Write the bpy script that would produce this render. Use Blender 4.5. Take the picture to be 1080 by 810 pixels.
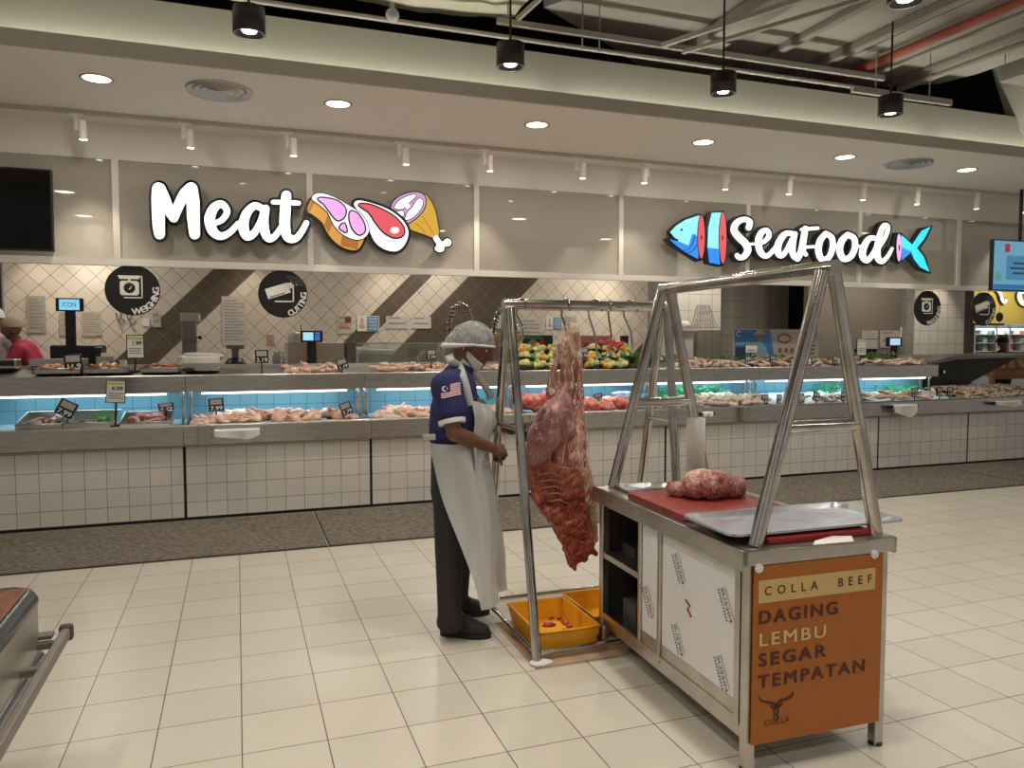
import bpy, bmesh, math, random
from mathutils import Vector, Matrix, noise

for o in list(bpy.data.objects):
    bpy.data.objects.remove(o)
S = bpy.context.scene
C = S.collection
PI = math.pi
rnd = random.Random(7)

# ------------------------------------------------------------------ camera, world, exposure, store lights
FPX, CXP, CYP, CAMZ = 811.0, 540.0, 405.0, 1.55
YAW, PITCH = math.radians(19.67), math.radians(3.25)
FH = Vector((math.sin(YAW), math.cos(YAW), 0))
RT = Vector((math.cos(YAW), -math.sin(YAW), 0))
FWD = FH * math.cos(PITCH) - Vector((0, 0, 1)) * math.sin(PITCH)
UPV = FH * math.sin(PITCH) + Vector((0, 0, 1)) * math.cos(PITCH)
cam_data = bpy.data.cameras.new('camera')
cam_data.sensor_width = 36.0
cam_data.lens = FPX / 1080 * 36
cam_data.clip_start, cam_data.clip_end = 0.05, 100
cam = bpy.data.objects.new('camera', cam_data)
C.objects.link(cam)
m = Matrix((RT, UPV, -FWD)).transposed().to_4x4()
m.translation = (0, 0, CAMZ)
cam.matrix_world = m
S.camera = cam

S.view_settings.view_transform = 'Standard'
S.view_settings.look = 'None'
S.view_settings.gamma = 1
S.view_settings.use_curve_mapping = False
S.view_settings.exposure = 0.0

W = bpy.data.worlds.new('store_ambient')
S.world = W
W.use_nodes = True
# ambient noise: added bright and dark patches that give the steel tubes streaky reflections
wnt = W.node_tree
wtc = wnt.nodes.new('ShaderNodeTexCoord')
wmp = wnt.nodes.new('ShaderNodeMapping'); wmp.inputs['Scale'].default_value = (3.2, 3.2, 1.6)
wnz = wnt.nodes.new('ShaderNodeTexNoise'); wnz.inputs['Scale'].default_value = 2.4; wnz.inputs['Detail'].default_value = 3
wrp = wnt.nodes.new('ShaderNodeValToRGB')
wrp.color_ramp.elements[0].position = .40; wrp.color_ramp.elements[0].color = (.10, .09, .075, 1)
wrp.color_ramp.elements[1].position = .62; wrp.color_ramp.elements[1].color = (1.7, 1.62, 1.48, 1)
wnt.links.new(wtc.outputs['Generated'], wmp.inputs[0]); wnt.links.new(wmp.outputs[0], wnz.inputs['Vector'])
wnt.links.new(wnz.outputs[0], wrp.inputs[0]); wnt.links.new(wrp.outputs[0], wnt.nodes['Background'].inputs[0])
wnt.nodes['Background'].inputs[1].default_value = 0.36

def light(name, kind, loc, energy, color=(1, .93, .82), aim=None, size=.2, size_y=None, spot=1.2, blend=.5):
    l = bpy.data.lights.new(name, kind)
    l.energy = energy
    l.color = color
    if kind == 'AREA':
        l.size = size
        if size_y:
            l.shape = 'RECTANGLE'; l.size_y = size_y
        else:
            l.shape = 'DISK'
    else:
        l.shadow_soft_size = size
    if kind == 'SPOT':
        l.spot_size = spot; l.spot_blend = blend
    o = bpy.data.objects.new(name, l)
    C.objects.link(o)
    o.location = loc
    d = Vector(aim) - Vector(loc) if aim else Vector((0, 0, -1))
    o.rotation_euler = d.to_track_quat('-Z', 'Y').to_euler()
    return o

# general store lighting: ceiling luminaires of the sales floor (this side of the counter)
for lx in (-1.6, 1.9, 5.4, 8.9):
    for ly in (-1.0, 2.2):
        light('sales_floor_light', 'SPOT', (lx, ly, 4.05), 95, (1, .95, .86), size=.12, spot=2.5, blend=.8)

def at(px, py, Y):
    "point seen at pixel (px,py) lying on the vertical plane y = Y"
    d = FWD + RT * ((px - CXP) / FPX) - UPV * ((py - CYP) / FPX)
    return Vector((0, 0, CAMZ)) + d * (Y / d.y)

def atz(px, py, z):
    d = FWD + RT * ((px - CXP) / FPX) - UPV * ((py - CYP) / FPX)
    return Vector((0, 0, CAMZ)) + d * ((z - CAMZ) / d.z)

# ------------------------------------------------------------------ materials
MATS = {}
def nn(nt, typ, **kw):
    n = nt.nodes.new(typ)
    for k, v in kw.items():
        setattr(n, k, v)
    return n
def lk(nt, a, b):
    nt.links.new(a, b)
def math_node(nt, op, a, b=None, c=None):
    n = nn(nt, 'ShaderNodeMath', operation=op)
    for i, v in enumerate((a, b, c)):
        if v is None: continue
        if isinstance(v, (int, float)): n.inputs[i].default_value = v
        else: lk(nt, v, n.inputs[i])
    return n.outputs[0]
def mix_rgb(nt, fac, a, b):
    n = nn(nt, 'ShaderNodeMix', data_type='RGBA')
    if isinstance(fac, (int, float)): n.inputs[0].default_value = fac
    else: lk(nt, fac, n.inputs[0])
    for i, v in ((6, a), (7, b)):
        if isinstance(v, tuple): n.inputs[i].default_value = (*v[:3], 1)
        else: lk(nt, v, n.inputs[i])
    return n.outputs[2]

def M(name, col, rough=.5, metal=0.0, emit=None, estr=0.0, noise_amt=0.0, noise_scale=20, col2=None,
      bump=0.0, bump_scale=60, alpha=1.0, trans=0.0, sss=0.0, stretch=None, coat=0.0, spec=None):
    if name in MATS: return MATS[name]
    m = bpy.data.materials.new(name); MATS[name] = m
    m.use_nodes = True
    nt = m.node_tree
    p = nt.nodes['Principled BSDF']
    p.inputs['Base Color'].default_value = (*col, 1)
    p.inputs['Roughness'].default_value = rough
    p.inputs['Metallic'].default_value = metal
    p.inputs['Alpha'].default_value = alpha
    if trans: p.inputs['Transmission Weight'].default_value = trans
    if coat: p.inputs['Coat Weight'].default_value = coat
    if spec is not None: p.inputs['Specular IOR Level'].default_value = spec
    if sss:
        p.inputs['Subsurface Weight'].default_value = sss
        p.inputs['Subsurface Radius'].default_value = (.02, .008, .005)
    if emit:
        p.inputs['Emission Color'].default_value = (*emit, 1)
        p.inputs['Emission Strength'].default_value = estr
    tc = nn(nt, 'ShaderNodeTexCoord')
    vec = tc.outputs['Object']
    if stretch:
        mp = nn(nt, 'ShaderNodeMapping')
        mp.inputs['Scale'].default_value = stretch
        lk(nt, vec, mp.inputs['Vector']); vec = mp.outputs[0]
    if noise_amt or col2:
        nz = nn(nt, 'ShaderNodeTexNoise')
        nz.inputs['Scale'].default_value = noise_scale
        nz.inputs['Detail'].default_value = 4
        lk(nt, vec, nz.inputs['Vector'])
        r = nn(nt, 'ShaderNodeValToRGB')
        c2 = col2 or tuple(max(0, c * (1 - noise_amt)) for c in col)
        r.color_ramp.elements[0].position = .38; r.color_ramp.elements[0].color = (*c2, 1)
        r.color_ramp.elements[1].position = .62; r.color_ramp.elements[1].color = (*col, 1)
        lk(nt, nz.outputs[0], r.inputs[0])
        lk(nt, r.outputs[0], p.inputs['Base Color'])
    if bump:
        nb = nn(nt, 'ShaderNodeTexNoise')
        nb.inputs['Scale'].default_value = bump_scale
        lk(nt, vec, nb.inputs['Vector'])
        b = nn(nt, 'ShaderNodeBump')
        b.inputs['Strength'].default_value = bump
        b.inputs['Distance'].default_value = .01
        lk(nt, nb.outputs[0], b.inputs['Height'])
        lk(nt, b.outputs[0], p.inputs['Normal'])
    return m

def grid_mask(nt, u, v, pu, pv, ou, ov, lw):
    "1 on joints of a pu x pv grid; also returns a per-tile random value"
    outs, cells = [], []
    for s, p, o in ((u, pu, ou), (v, pv, ov)):
        t = math_node(nt, 'DIVIDE', math_node(nt, 'SUBTRACT', s, o), p)
        f = math_node(nt, 'FRACT', t)
        d = math_node(nt, 'MULTIPLY', math_node(nt, 'MINIMUM', f, math_node(nt, 'SUBTRACT', 1.0, f)), p)
        outs.append(math_node(nt, 'LESS_THAN', d, lw / 2))
        cells.append(math_node(nt, 'FLOOR', t))
    cx = nn(nt, 'ShaderNodeCombineXYZ')
    lk(nt, cells[0], cx.inputs[0]); lk(nt, cells[1], cx.inputs[1])
    wn = nn(nt, 'ShaderNodeTexWhiteNoise', noise_dimensions='2D')
    lk(nt, cx.outputs[0], wn.inputs['Vector'])
    return math_node(nt, 'MAXIMUM', outs[0], outs[1]), wn.outputs['Value']

def tile_mat(name, col, joint, pu, pv, ou=0, ov=0, lw=.004, axes='XZ', rough=.25, var=.06, rot45=False,
             coords='Position', stripes=None, stripe_col=(.06, .045, .035), spec=None):
    if name in MATS: return MATS[name]
    m = bpy.data.materials.new(name); MATS[name] = m
    m.use_nodes = True
    nt = m.node_tree
    p = nt.nodes['Principled BSDF']
    p.inputs['Roughness'].default_value = rough
    if spec is not None: p.inputs['Specular IOR Level'].default_value = spec
    if coords == 'Position':
        src = nn(nt, 'ShaderNodeNewGeometry').outputs['Position']
    else:
        src = nn(nt, 'ShaderNodeTexCoord').outputs['Object']
    sp = nn(nt, 'ShaderNodeSeparateXYZ'); lk(nt, src, sp.inputs[0])
    ax = {'X': sp.outputs[0], 'Y': sp.outputs[1], 'Z': sp.outputs[2]}
    u, v = ax[axes[0]], ax[axes[1]]
    u0, v0 = u, v
    if rot45:
        a = math_node(nt, 'MULTIPLY', math_node(nt, 'ADD', u, v), .70711)
        b = math_node(nt, 'MULTIPLY', math_node(nt, 'SUBTRACT', v, u), .70711)
        u, v = a, b
    mask, rv = grid_mask(nt, u, v, pu, pv, ou, ov, lw)
    base = mix_rgb(nt, math_node(nt, 'MULTIPLY', rv, 1.0), tuple(c * (1 - var) for c in col), tuple(min(1, c * (1 + var)) for c in col))
    if stripes:
        s = math_node(nt, 'SUBTRACT', u0, v0)
        tot = None
        for lo, hi in stripes:
            k = math_node(nt, 'MULTIPLY', math_node(nt, 'GREATER_THAN', s, lo), math_node(nt, 'LESS_THAN', s, hi))
            tot = k if tot is None else math_node(nt, 'MAXIMUM', tot, k)
        base = mix_rgb(nt, tot, base, stripe_col)
        joint_c = mix_rgb(nt, tot, joint, tuple(c * 1.9 for c in stripe_col))
    else:
        joint_c = joint
    colr = mix_rgb(nt, mask, base, joint_c)
    lk(nt, colr, p.inputs['Base Color'])
    bp = nn(nt, 'ShaderNodeBump')
    bp.inputs['Strength'].default_value = .25
    bp.inputs['Distance'].default_value = .004
    bp.invert = True
    lk(nt, mask, bp.inputs['Height'])
    lk(nt, bp.outputs[0], p.inputs['Normal'])
    return m

def glass_mat(name, tint=(.9, .92, .9), clear=.75, gloss=.15, haze=(.6, .57, .52), rough=.03):
    "thin pane: part clear, part mirror, part milky"
    if name in MATS: return MATS[name]
    m = bpy.data.materials.new(name); MATS[name] = m
    m.use_nodes = True
    nt = m.node_tree
    nt.nodes.remove(nt.nodes['Principled BSDF'])
    out = nt.nodes['Material Output']
    t = nn(nt, 'ShaderNodeBsdfTransparent'); t.inputs[0].default_value = (*tint, 1)
    g = nn(nt, 'ShaderNodeBsdfGlossy'); g.inputs['Roughness'].default_value = rough
    d = nn(nt, 'ShaderNodeBsdfDiffuse'); d.inputs[0].default_value = (*haze, 1)
    m1 = nn(nt, 'ShaderNodeMixShader'); m1.inputs[0].default_value = gloss / max(1e-6, 1 - clear)
    lk(nt, d.outputs[0], m1.inputs[1]); lk(nt, g.outputs[0], m1.inputs[2])
    m2 = nn(nt, 'ShaderNodeMixShader'); m2.inputs[0].default_value = 1 - clear
    lk(nt, t.outputs[0], m2.inputs[1]); lk(nt, m1.outputs[0], m2.inputs[2])
    lk(nt, m2.outputs[0], out.inputs[0])
    return m

STEEL = M('stainless_steel', (.56, .54, .51), .3, 1, bump=.04, bump_scale=30, noise_amt=.12, noise_scale=6)
STEEL_TUBE = M('polished_steel_tube', (.60, .565, .52), .16, 1, noise_amt=.25, noise_scale=9)
STEEL_SHEET = M('brushed_steel_sheet', (.52, .50, .47), .33, 1, noise_amt=.15, noise_scale=8, stretch=(1, 8, 8))
DARK_STEEL = M('dull_grey_steel', (.20, .185, .17), .45, .6)
BLACK = M('black_plastic', (.012, .012, .013), .4)
BLACK_MATT = M('matt_black', (.01, .01, .01), .75)
WHITE = M('white_plastic', (.78, .76, .72), .4)
PAPER = M('white_paper', (.72, .69, .64), .8)
PAPER_GREY = M('printed_grey_paper', (.42, .40, .375), .8)
INK = M('dark_ink', (.05, .045, .04), .8)
GREY_INK = M('grey_ink', (.26, .25, .24), .8)
WHITE_INK = M('white_ink', (.85, .84, .80), .6)
CREAM_PAINT = M('cream_paint', (.55, .51, .46), .7)
WHITE_PAINT = M('white_paint', (.80, .75, .69), .75)
GLOW = M('lamp_glow', (1, 1, 1), .5, emit=(1, .95, .86), estr=6)
GLOW_COOL = M('cool_tube_glow', (1, 1, 1), .5, emit=(.78, .93, 1), estr=3)

# ------------------------------------------------------------------ mesh builder
class MB:
    def __init__(s): s.v = []; s.f = []; s.mi = []; s.sm = []
    def add(s, verts, faces, mi=0, smooth=False):
        k = len(s.v)
        s.v += [Vector(v) for v in verts]
        for f in faces:
            s.f.append(tuple(i + k for i in f)); s.mi.append(mi); s.sm.append(smooth)
        return s
    def box(s, lo, hi, mi=0, rot=None, piv=None):
        x0, y0, z0 = lo; x1, y1, z1 = hi
        vs = [Vector(q) for q in ((x0,y0,z0),(x1,y0,z0),(x1,y1,z0),(x0,y1,z0),(x0,y0,z1),(x1,y0,z1),(x1,y1,z1),(x0,y1,z1))]
        if rot is not None:
            piv = Vector(piv) if piv is not None else (Vector(lo) + Vector(hi)) / 2
            vs = [rot @ (v - piv) + piv for v in vs]
        return s.add(vs, [(0,3,2,1),(4,5,6,7),(0,1,5,4),(1,2,6,5),(2,3,7,6),(3,0,4,7)], mi)
    def bevbox(s, lo, hi, b=.006, mi=0, seg=2, rot=None, piv=None):
        bm = bmesh.new()
        lo, hi = Vector(lo), Vector(hi)
        bmesh.ops.create_cube(bm, size=1)
        for v in bm.verts:
            v.co = Vector(((v.co.x + .5) * (hi.x - lo.x) + lo.x, (v.co.y + .5) * (hi.y - lo.y) + lo.y, (v.co.z + .5) * (hi.z - lo.z) + lo.z))
        bmesh.ops.bevel(bm, geom=bm.edges[:], offset=b, segments=seg, affect='EDGES', profile=.5)
        if rot is not None:
            piv = Vector(piv) if piv is not None else (lo + hi) / 2
            for v in bm.verts: v.co = rot @ (v.co - piv) + piv
        s.bm(bm, mi, False)
        return s
    def bm(s, bm, mi=0, smooth=True):
        bm.verts.index_update()
        s.add([v.co.copy() for v in bm.verts], [[v.index for v in f.verts] for f in bm.faces], mi, smooth)
        bm.free()
        return s
    def cyl(s, p, q, r, r2=None, n=16, mi=0, caps=True, smooth=True):
        p, q = Vector(p), Vector(q)
        r2 = r if r2 is None else r2
        d = (q - p).normalized()
        a = d.orthogonal().normalized(); b = d.cross(a)
        vs = []
        for c, rr in ((p, r), (q, r2)):
            for i in range(n):
                t = 2 * PI * i / n
                vs.append(c + a * math.cos(t) * rr + b * math.sin(t) * rr)
        s.add(vs, [(i, (i + 1) % n, n + (i + 1) % n, n + i) for i in range(n)], mi, smooth)
        if caps:
            s.add(vs, [tuple(range(n - 1, -1, -1)), tuple(range(n, 2 * n))], mi, False)
        return s
    def tube(s, pts, r, n=10, mi=0, closed=False):
        pts = [Vector(p) for p in pts]
        rr = r if isinstance(r, (list, tuple)) else [r] * len(pts)
        rings = []; N = len(pts)
        prev = None
        for i, p in enumerate(pts):
            if closed: d = pts[(i + 1) % N] - pts[i - 1]
            else: d = pts[min(i + 1, N - 1)] - pts[max(i - 1, 0)]
            d = d.normalized() if d.length > 1e-9 else Vector((0, 0, 1))
            a = (prev - d * prev.dot(d)) if prev else d.orthogonal()
            if a.length < 1e-6: a = d.orthogonal()
            a = a.normalized(); prev = a
            b = d.cross(a)
            rings.append([p + a * math.cos(2*PI*k/n) * rr[i] + b * math.sin(2*PI*k/n) * rr[i] for k in range(n)])
        vs = [v for r_ in rings for v in r_]
        fs = []
        for i in range(N if closed else N - 1):
            j = (i + 1) % N
            for k in range(n):
                fs.append((i*n+k, i*n+(k+1)%n, j*n+(k+1)%n, j*n+k))
        s.add(vs, fs, mi, True)
        if not closed:
            s.add(vs, [tuple(range(n-1, -1, -1)), tuple(range((N-1)*n, N*n))], mi, False)
        return s
    def lathe(s, prof, c=(0, 0, 0), n=24, mi=0, smooth=True):
        "profile [(r,z)] turned round z at c"
        c = Vector(c)
        vs = []
        for r, z in prof:
            for k in range(n):
                t = 2*PI*k/n
                vs.append(c + Vector((r*math.cos(t), r*math.sin(t), z)))
        fs = []
        for i in range(len(prof)-1):
            for k in range(n):
                fs.append((i*n+k, i*n+(k+1)%n, (i+1)*n+(k+1)%n, (i+1)*n+k))
        return s.add(vs, fs, mi, smooth)
    def prism(s, poly, axis, lo, hi, mi=0):
        "2D polygon extruded along an axis; poly in the other two axes in order"
        def P(a, b, h):
            return {'x': (h, a, b), 'y': (a, h, b), 'z': (a, b, h)}[axis]
        n = len(poly)
        vs = [P(a, b, lo) for a, b in poly] + [P(a, b, hi) for a, b in poly]
        fs = [tuple(range(n-1, -1, -1)), tuple(range(n, 2*n))] + [(i, (i+1) % n, n+(i+1) % n, n+i) for i in range(n)]
        return s.add(vs, fs, mi)
    def ball(s, c, r, seg=14, rings=10, mi=0, rot=None):
        c = Vector(c)
        r = Vector((r, r, r)) if isinstance(r, (int, float)) else Vector(r)
        bm = bmesh.new()
        bmesh.ops.create_uvsphere(bm, u_segments=seg, v_segments=rings, radius=1)
        for v in bm.verts:
            q = Vector((v.co.x*r.x, v.co.y*r.y, v.co.z*r.z))
            if rot is not None: q = rot @ q
            v.co = c + q
        return s.bm(bm, mi, True)
    def capsule(s, p, q, r1, r2, n=14, mi=0):
        p, q = Vector(p), Vector(q)
        s.ball(p, r1, n, 10, mi); s.ball(q, r2, n, 10, mi)
        if (q - p).length > 1e-5: s.cyl(p, q, r1, r2, n, mi)
        return s
    def build(s, name, mat, parent=None, bevel=0.0, fix=True):
        org = Vector((0, 0, 0)); q = parent
        while q is not None:
            org += q.location; q = q.parent
        me = bpy.data.meshes.new(name)
        me.from_pydata([v - org for v in s.v], [], s.f)
        for mt in (mat if isinstance(mat, (list, tuple)) else [mat]): me.materials.append(mt)
        me.polygons.foreach_set('material_index', s.mi)
        me.polygons.foreach_set('use_smooth', s.sm)
        if fix:
            b = bmesh.new(); b.from_mesh(me)
            bmesh.ops.recalc_face_normals(b, faces=b.faces[:])
            b.to_mesh(me); b.free()
        me.update()
        o = bpy.data.objects.new(name, me)
        C.objects.link(o)
        o.parent = parent
        if bevel:
            md = o.modifiers.new('bevel', 'BEVEL'); md.width = bevel; md.segments = 2
            md.limit_method = 'ANGLE'; md.angle_limit = .6
        return o

def bake(o):
    "apply modifiers into the mesh"
    bpy.context.view_layer.update()
    dg = bpy.context.evaluated_depsgraph_get()
    me = bpy.data.meshes.new_from_object(o.evaluated_get(dg))
    o.modifiers.clear()
    o.data = me
    return o

def organic(o, voxel=.01, smooth=4, disp=0.0, scale=12.0, detail=2, seed=0, aniso=(1, 1, 1)):
    "merge lumps into one skin, smooth it, roughen it"
    md = o.modifiers.new('r', 'REMESH'); md.mode = 'VOXEL'; md.voxel_size = voxel; md.use_smooth_shade = True
    if smooth:
        sm = o.modifiers.new('s', 'SMOOTH'); sm.iterations = smooth; sm.factor = .5
    bake(o)
    if disp:
        me = o.data
        ns = [v.normal.copy() for v in me.vertices]
        for v, nrm in zip(me.vertices, ns):
            q = Vector((v.co.x*aniso[0], v.co.y*aniso[1], v.co.z*aniso[2])) * scale + Vector((seed*7.3, seed*3.1, seed))
            v.co += nrm * disp * noise.fractal(q, 1.0, 2.0, detail)
        me.update()
    for p in o.data.polygons: p.use_smooth = True
    return o

def thing(name, label, cat, loc=(0, 0, 0), group=None):
    o = bpy.data.objects.new(name, None)
    o.empty_display_size = .1
    C.objects.link(o)
    o.location = loc
    o['label'] = label; o['category'] = cat
    if group: o['group'] = group
    return o
def tag(o, label, cat, group=None):
    o['label'] = label; o['category'] = cat
    if group: o['group'] = group
    return o
def struct(o):
    o['kind'] = 'structure'
    return o
def dup(root, loc, rotz=None, label=None, scale=None):
    r = root.copy(); C.objects.link(r)
    r.location = loc
    if rotz is not None: r.rotation_euler = (0, 0, rotz) if isinstance(rotz, (int, float)) else rotz
    if scale: r.scale = (scale,) * 3 if isinstance(scale, (int, float)) else scale
    if label: r['label'] = label
    for ch in list(root.children):
        c = ch.copy(); C.objects.link(c); c.parent = r
        for g in list(ch.children):
            d = g.copy(); C.objects.link(d); d.parent = c
    return r

def text_geo(txt, size=1.0, bold=0.0, spacing=1.0):
    "(verts2d, faces, width) of a line of text, left at 0, baseline at 0"
    cu = bpy.data.curves.new('t', 'FONT')
    cu.body = txt; cu.size = size; cu.offset = bold; cu.space_character = spacing
    cu.resolution_u = 3
    o = bpy.data.objects.new('t', cu); C.objects.link(o)
    bpy.context.view_layer.update()
    dg = bpy.context.evaluated_depsgraph_get()
    me = bpy.data.meshes.new_from_object(o.evaluated_get(dg))
    vs = [(v.co.x, v.co.y) for v in me.vertices]
    fs = [tuple(p.vertices) for p in me.polygons]
    bpy.data.objects.remove(o); bpy.data.curves.remove(cu); bpy.data.meshes.remove(me)
    w = max((v[0] for v in vs), default=0)
    return vs, fs, w

def put_text(mb, txt, org, ux, uz, h, width=None, bold=0.0, spacing=1.0, mi=0, center=False):
    "flat lettering whose capitals are h high; fits width when given"
    vs, fs, w = text_geo(txt, 1.0, 0.0, spacing)
    k = h / .70
    kx = k if width is None else width / w
    org, ux, uz = Vector(org), Vector(ux).normalized(), Vector(uz).normalized()
    off = -w * kx / 2 if center else 0
    # heavier faces: the same glyphs laid again with small shifts
    nrm_ = ux.cross(uz); i_ = 0
    for dx, dy in ([(0, 0)] if bold <= 0 else [(0, 0), (bold, bold * .6), (-bold, -bold * .6), (bold, -bold * .6), (-bold, bold * .6), (bold * .5, 0), (-bold * .5, 0)]):
        mb.add([org + nrm_ * .0002 * i_ + ux * ((x + dx) * kx + off) + uz * ((y + dy) * k) for x, y in vs], fs, mi); i_ += 1
    return mb

def ribbon(mb, stroke, toP, depth0, depth1, grow=0.0, mi=0, n=12, nrm=Vector((0, -1, 0))):
    "brush stroke [(x,y,width)] turned into a slab with round ends; toP maps 2D to 3D"
    pts = [(Vector((a, b)), w / 2) for a, b, w in stroke]
    # Catmull-Rom resample
    out = []
    for i in range(len(pts) - 1):
        p0 = pts[max(i-1, 0)]; p1 = pts[i]; p2 = pts[i+1]; p3 = pts[min(i+2, len(pts)-1)]
        for k in range(6):
            t = k / 6
            q = .5 * ((2*p1[0]) + (p2[0]-p0[0])*t + (2*p0[0]-5*p1[0]+4*p2[0]-p3[0])*t*t + (3*p1[0]-p0[0]-3*p2[0]+p3[0])*t**3)
            out.append((q, p1[1]*(1-t) + p2[1]*t))
    out.append(pts[-1])
    L, R = [], []
    for i, (q, r) in enumerate(out):
        d = out[min(i+1, len(out)-1)][0] - out[max(i-1, 0)][0]
        d = d.normalized() if d.length > 1e-6 else Vector((0, 1))
        nn_ = Vector((-d.y, d.x)) * (r + grow)
        L.append(q + nn_); R.append(q - nn_)
    N = len(out)
    vs, fs = [], []
    for dep in (depth0, depth1):
        for q in L + R:
            vs.append(toP(q.x, q.y) + nrm * dep)
    o2 = 2 * N
    for i in range(N - 1):
        fs.append((i, i+1, N+i+1, N+i))
        fs.append((o2+i, o2+i+1, o2+N+i+1, o2+N+i))
        fs.append((i, i+1, o2+i+1, o2+i))
        fs.append((N+i, N+i+1, o2+N+i+1, o2+N+i))
    mb.add(vs, fs, mi)
    for q, r in (out[0], out[-1]):
        disc(mb, q, r + grow, toP, depth0, depth1, mi, nrm)
    for a, b, w in stroke[1:-1]:
        disc(mb, Vector((a, b)), w/2 + grow, toP, depth0, depth1, mi, nrm)

def disc(mb, q, r, toP, d0, d1, mi=0, nrm=Vector((0, -1, 0)), n=18, ry=None):
    ry = ry or r
    poly = [(q[0] + math.cos(2*PI*k/n)*r, q[1] + math.sin(2*PI*k/n)*ry) for k in range(n)]
    slab(mb, poly, toP, d0, d1, mi, nrm)

def slab(mb, poly, toP, d0, d1, mi=0, nrm=Vector((0, -1, 0))):
    n = len(poly)
    vs = [toP(x, y) + nrm * d0 for x, y in poly] + [toP(x, y) + nrm * d1 for x, y in poly]
    fs = [tuple(range(n-1, -1, -1)), tuple(range(n, 2*n))] + [(i, (i+1) % n, n+(i+1) % n, n+i) for i in range(n)]
    mb.add(vs, fs, mi)

def rounded(poly, k=5):
    "closed Catmull-Rom through the points"
    n = len(poly); out = []
    P = [Vector(p) for p in poly]
    for i in range(n):
        p0, p1, p2, p3 = P[i-1], P[i], P[(i+1) % n], P[(i+2) % n]
        for j in range(k):
            t = j / k
            out.append(tuple(.5*((2*p1)+(p2-p0)*t+(2*p0-5*p1+4*p2-p3)*t*t+(3*p1-p0-3*p2+p3)*t**3)))
    return out

def grow_poly(poly, g):
    n = len(poly); P = [Vector(p) for p in poly]
    area = sum(P[i].x*P[(i+1) % n].y - P[(i+1) % n].x*P[i].y for i in range(n))
    sgn = 1 if area > 0 else -1
    out = []
    for i in range(n):
        d = (P[(i+1) % n] - P[i-1])
        if d.length < 1e-6: out.append(tuple(P[i])); continue
        d.normalize()
        out.append((P[i].x + d.y*g*sgn, P[i].y - d.x*g*sgn))
    return out
# ------------------------------------------------------------------ the room
FLOOR = tile_mat('beige_floor_tiles', (.60, .55, .465), (.10, .085, .07), .3142, .3157, -.01, 2.976, .0045, 'XY', rough=.30, var=.035)
struct(MB().box((-8, -5, -.05), (16, 10.6, 0)).build('floor', FLOOR))
struct(MB().box((-8, 8.75, 0), (8.55, 10.6, .2)).build('floor_prep_step', M('grey_prep_floor', (.25, .24, .22), .5)))

CEIL_Z, LIP_Y = 3.387, 5.65
# dropped ceiling over the counter, its lip and the lit cove wall behind the lip
cb = MB().box((-8, LIP_Y + .03, CEIL_Z), (16, 7.46, CEIL_Z + .02))
struct(cb.build('ceiling_counter', M('soffit_white', (.84, .79, .73), .8)))
struct(MB().box((-8, LIP_Y, CEIL_Z + .0), (16, LIP_Y + .03, CEIL_Z + .10)).build('trim_ceiling_lip', M('lip_shade_tone', (.46, .42, .37), .8)))  # lip face in shade: the darkening is put into its colour
struct(MB().box((-8, 5.90, CEIL_Z + .02), (16, 5.98, 3.87)).build('wall_cove', M('cove_paint', (.38, .37, .31), .8)))
for cx_ in (-3.5, .5, 4.5, 8.5, 12.5):
    light('cove_strip_light', 'AREA', (cx_, 5.83, CEIL_Z + .035), 12, (1, .99, .84), aim=(cx_, 5.88, 4.2), size=3.9, size_y=.05)
# bulkhead above the glass fascia
struct(MB().box((-8, 7.40, 3.10), (16, 7.46, CEIL_Z)).build('wall_bulkhead', WHITE_PAINT))
struct(MB().box((-8, 7.46, 3.0), (16, 12.5, 3.05)).build('ceiling_prep', M('prep_ceiling', (.62, .58, .52), .8)))

# exposed slab over the sales floor
struct(MB().box((-8, -5, 4.68), (16, 12.5, 4.75)).build('ceiling_slab', M('dark_slab', (.035, .033, .03), .9)))  # near-black colour stands in for the unlit voids between the boards
struct(MB().box((-8, 12.4, 0), (16, 12.5, 4.6)).build('wall_far', M('far_wall_grey', (.16, .145, .13), .8)))
struct(MB().box((-8, 9.0, 3.06), (16, 9.05, 4.68)).build('wall_above_counter', M('dark_void_shade', (.02, .02, .02), .9)))  # dark void above the counter: its lack of light is painted black

# back wall of the meat preparation area: diagonal tiles with brown stripes
BWY = 10.6
def sval(px, py):
    q = at(px, py, BWY); return q.x - q.z
str_ = [(sval(118, 383), sval(166, 383)), (sval(378, 345), sval(402, 345)), (sval(427, 360), sval(505, 360)), (sval(672, 368), sval(712, 368) + .35)]
BACK_TILE = tile_mat('diagonal_wall_tiles', (.60, .53, .44), (.16, .12, .09), .172, .172, 0, .03, .006, 'XZ', .35, .05, rot45=True, stripes=str_, stripe_col=(.10, .075, .055))
xl = at(5, 330, BWY).x
xr = at(714, 330, BWY).x
struct(MB().box((xl, BWY, 0), (xr, BWY + .1, 3.02)).build('wall_back', BACK_TILE))
struct(MB().box((-8, BWY - .12, 0), (xl, BWY + .1, 3.02)).build('wall_back_grey', M('grey_wall_paint', (.22, .21, .195), .7)))
struct(MB().box((xl - .03, BWY - .14, 0), (xl + .005, BWY - .1, 3.02)).build('trim_corner_post', BLACK_MATT))

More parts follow.
